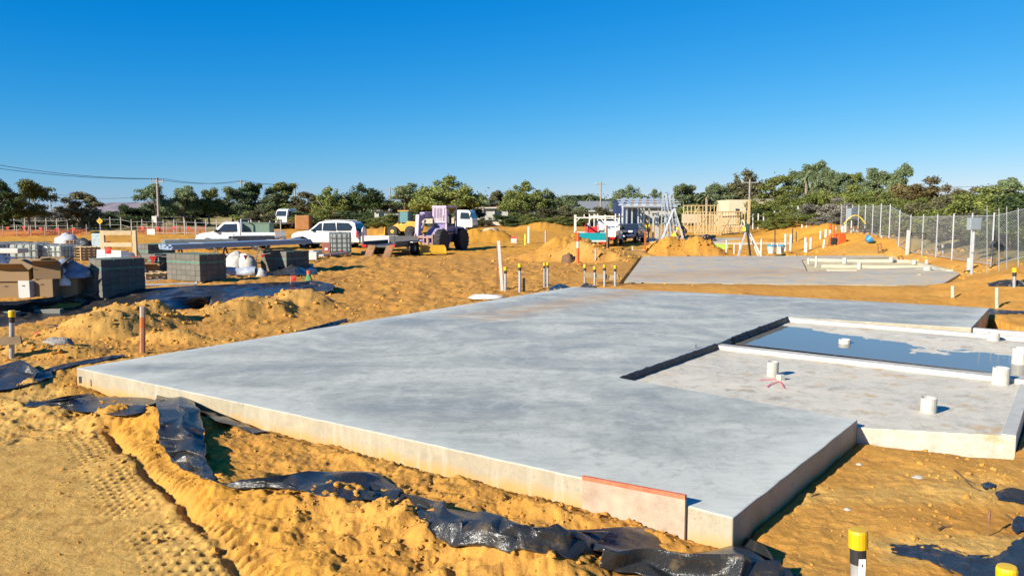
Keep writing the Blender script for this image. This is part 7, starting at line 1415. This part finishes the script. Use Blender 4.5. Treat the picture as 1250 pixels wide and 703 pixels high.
# saw on crossed trestle
b_ = on(1043, 50); th = thing('hose_reel_stand', 'yellow hose loop on a dark crossed stand by the fence end', 'hose stand', b_); m_hose = mat('yellow_hose',(.75,.50,.06),.5); z0 = .0
mb = MB(); mb.bar((-.75,0,0),(.15,0,.75),.06,.06); mb.bar((.55,0,0),(-.1,0,.75),.06,.06); mb.build('crossed_legs', m_ru, th); mb = MB(); mb.b2((-.12,-.12,.7),(.15,.12,1.0)); mb.build('motor', m_plas, th, bevel=.03); mb = MB(); mb.tube([(-.7+1.4*k/16, 0, .75+.55*math.sin(math.pi*k/16)) for k in range(17)], .035, 6); mb.build('hose', m_hose, th)
b_ = on(1058, 42.5); th = thing('blue_basin', 'tilted blue plastic basin on sand behind the far slab', 'basin', b_+Vector((0,0,.12))); mb = MB(); mb.lathe([(.14,0),(.26,.24),(.28,.25),(.24,.24),(.12,.03)], 16, Matrix.Rotation(.9, 4, 'Y')); mb.build('bowl', mat('blue_plastic2',(.03,.20,.42),.35), th)
for px, Y, lab in ((1072,41,'pair of dark bent pipes on the bank nearer the fence end'),(1098,36,'pair of dark bent pipes on the bank by the leaning stake')):
    b_ = on(px, Y); th = thing('bent_pipes', lab, 'pipes', b_)
    for s in (0, .18): mb = MB(); mb.tube([(s,0,-.1),(s-.05,0,.45),(s-.12,0,.5)], .035, 6); mb.build('pipe', m_ru, th)
    mb = MB(); mb.tube([(-.15,0,.5),(.12,0,.56)], .04, 6); mb.build('cap', m_cy, th)
# sign board in the field, little things
b_ = on(627, 58); th = thing('site_notice', 'small red and white notice board in the yellow sand field', 'sign', b_); mb = MB(); mb.b2((-.2,-.02,.15),(.22,.02,.62)); mb.build('board', m_ow, th); mb = MB(); mb.b2((-.2,-.028,.5),(.22,-.022,.61)); mb.build('red_header', m_red, th)
for s in (-.15,.17): mb = MB(); mb.tube([(s,.03,-.1),(s,.03,.5)], .02, 5); mb.build('leg', m_galv, th)
b_ = on(597, 64); 
mb = MB(); lump(mb, (0,0,0), 1.0, .7, .8, 19, 20, 9, .35); mb.build('rubble_heap', mat('pale_rubble',(.36,.29,.21),.95,var=.3,scale=4,bump=.8,bscale=6), loc=on(599,72)+Vector((0,0,.0)), smooth=True, label='pale heap of rubble behind the yellow sand ridge', cat='rubble')
stake(666, 290, 282, 2.0, m_galv, 'short grey peg standing before the pale distant heap', Y=58, sq=False); stake(641,292,286,1.4,m_hv,'tiny yellow marker beside the tall white field post',Y=57,sq=False)
mb = MB(); mb.bar(on(560,108,.35), on(700,108,.35), .3, .5); mb.build('white_kerb', m_cream, label='long pale kerb line at the far edge of the sand field', cat='kerb')
# white sheeted hump on the far slab
mb = MB(); lump(mb, (0,0,0), 1.15, .6, .34, 23, 22, 9, .2); th = thing('covered_hump', 'white sheeted hump with a capped pipe beside the far slab', 'cover', on(1137, 30.5)); mb.build('cover', mat('white_sheet',(.46,.43,.36),.6,bump=.3), th, smooth=True)
mb = MB(); mb.tube([(.45,-.55,-.1),(.45,-.55,.32)], .12, 12); mb.build('capped_pipe', m_pvc, th)
b_ = G(1184, 329); mb = MB(); mb.lathe([(.11,-.1),(.11,.42),(.09,.421),(.09,.36)], 14); mb.build('pipe_stub', m_pvc, loc=b_, label='white upright pipe in sand right of the far slab', cat='pipe')
for px, py, lab in ((1178,333,'dark pipe elbow at the far slab corner'),): mb = MB(); mb.tube([(0,0,0),(.3,.1,.05)], .07, 8); mb.build('pipe_elbow', m_plas, loc=GP(px, py), label=lab, cat='pipe')
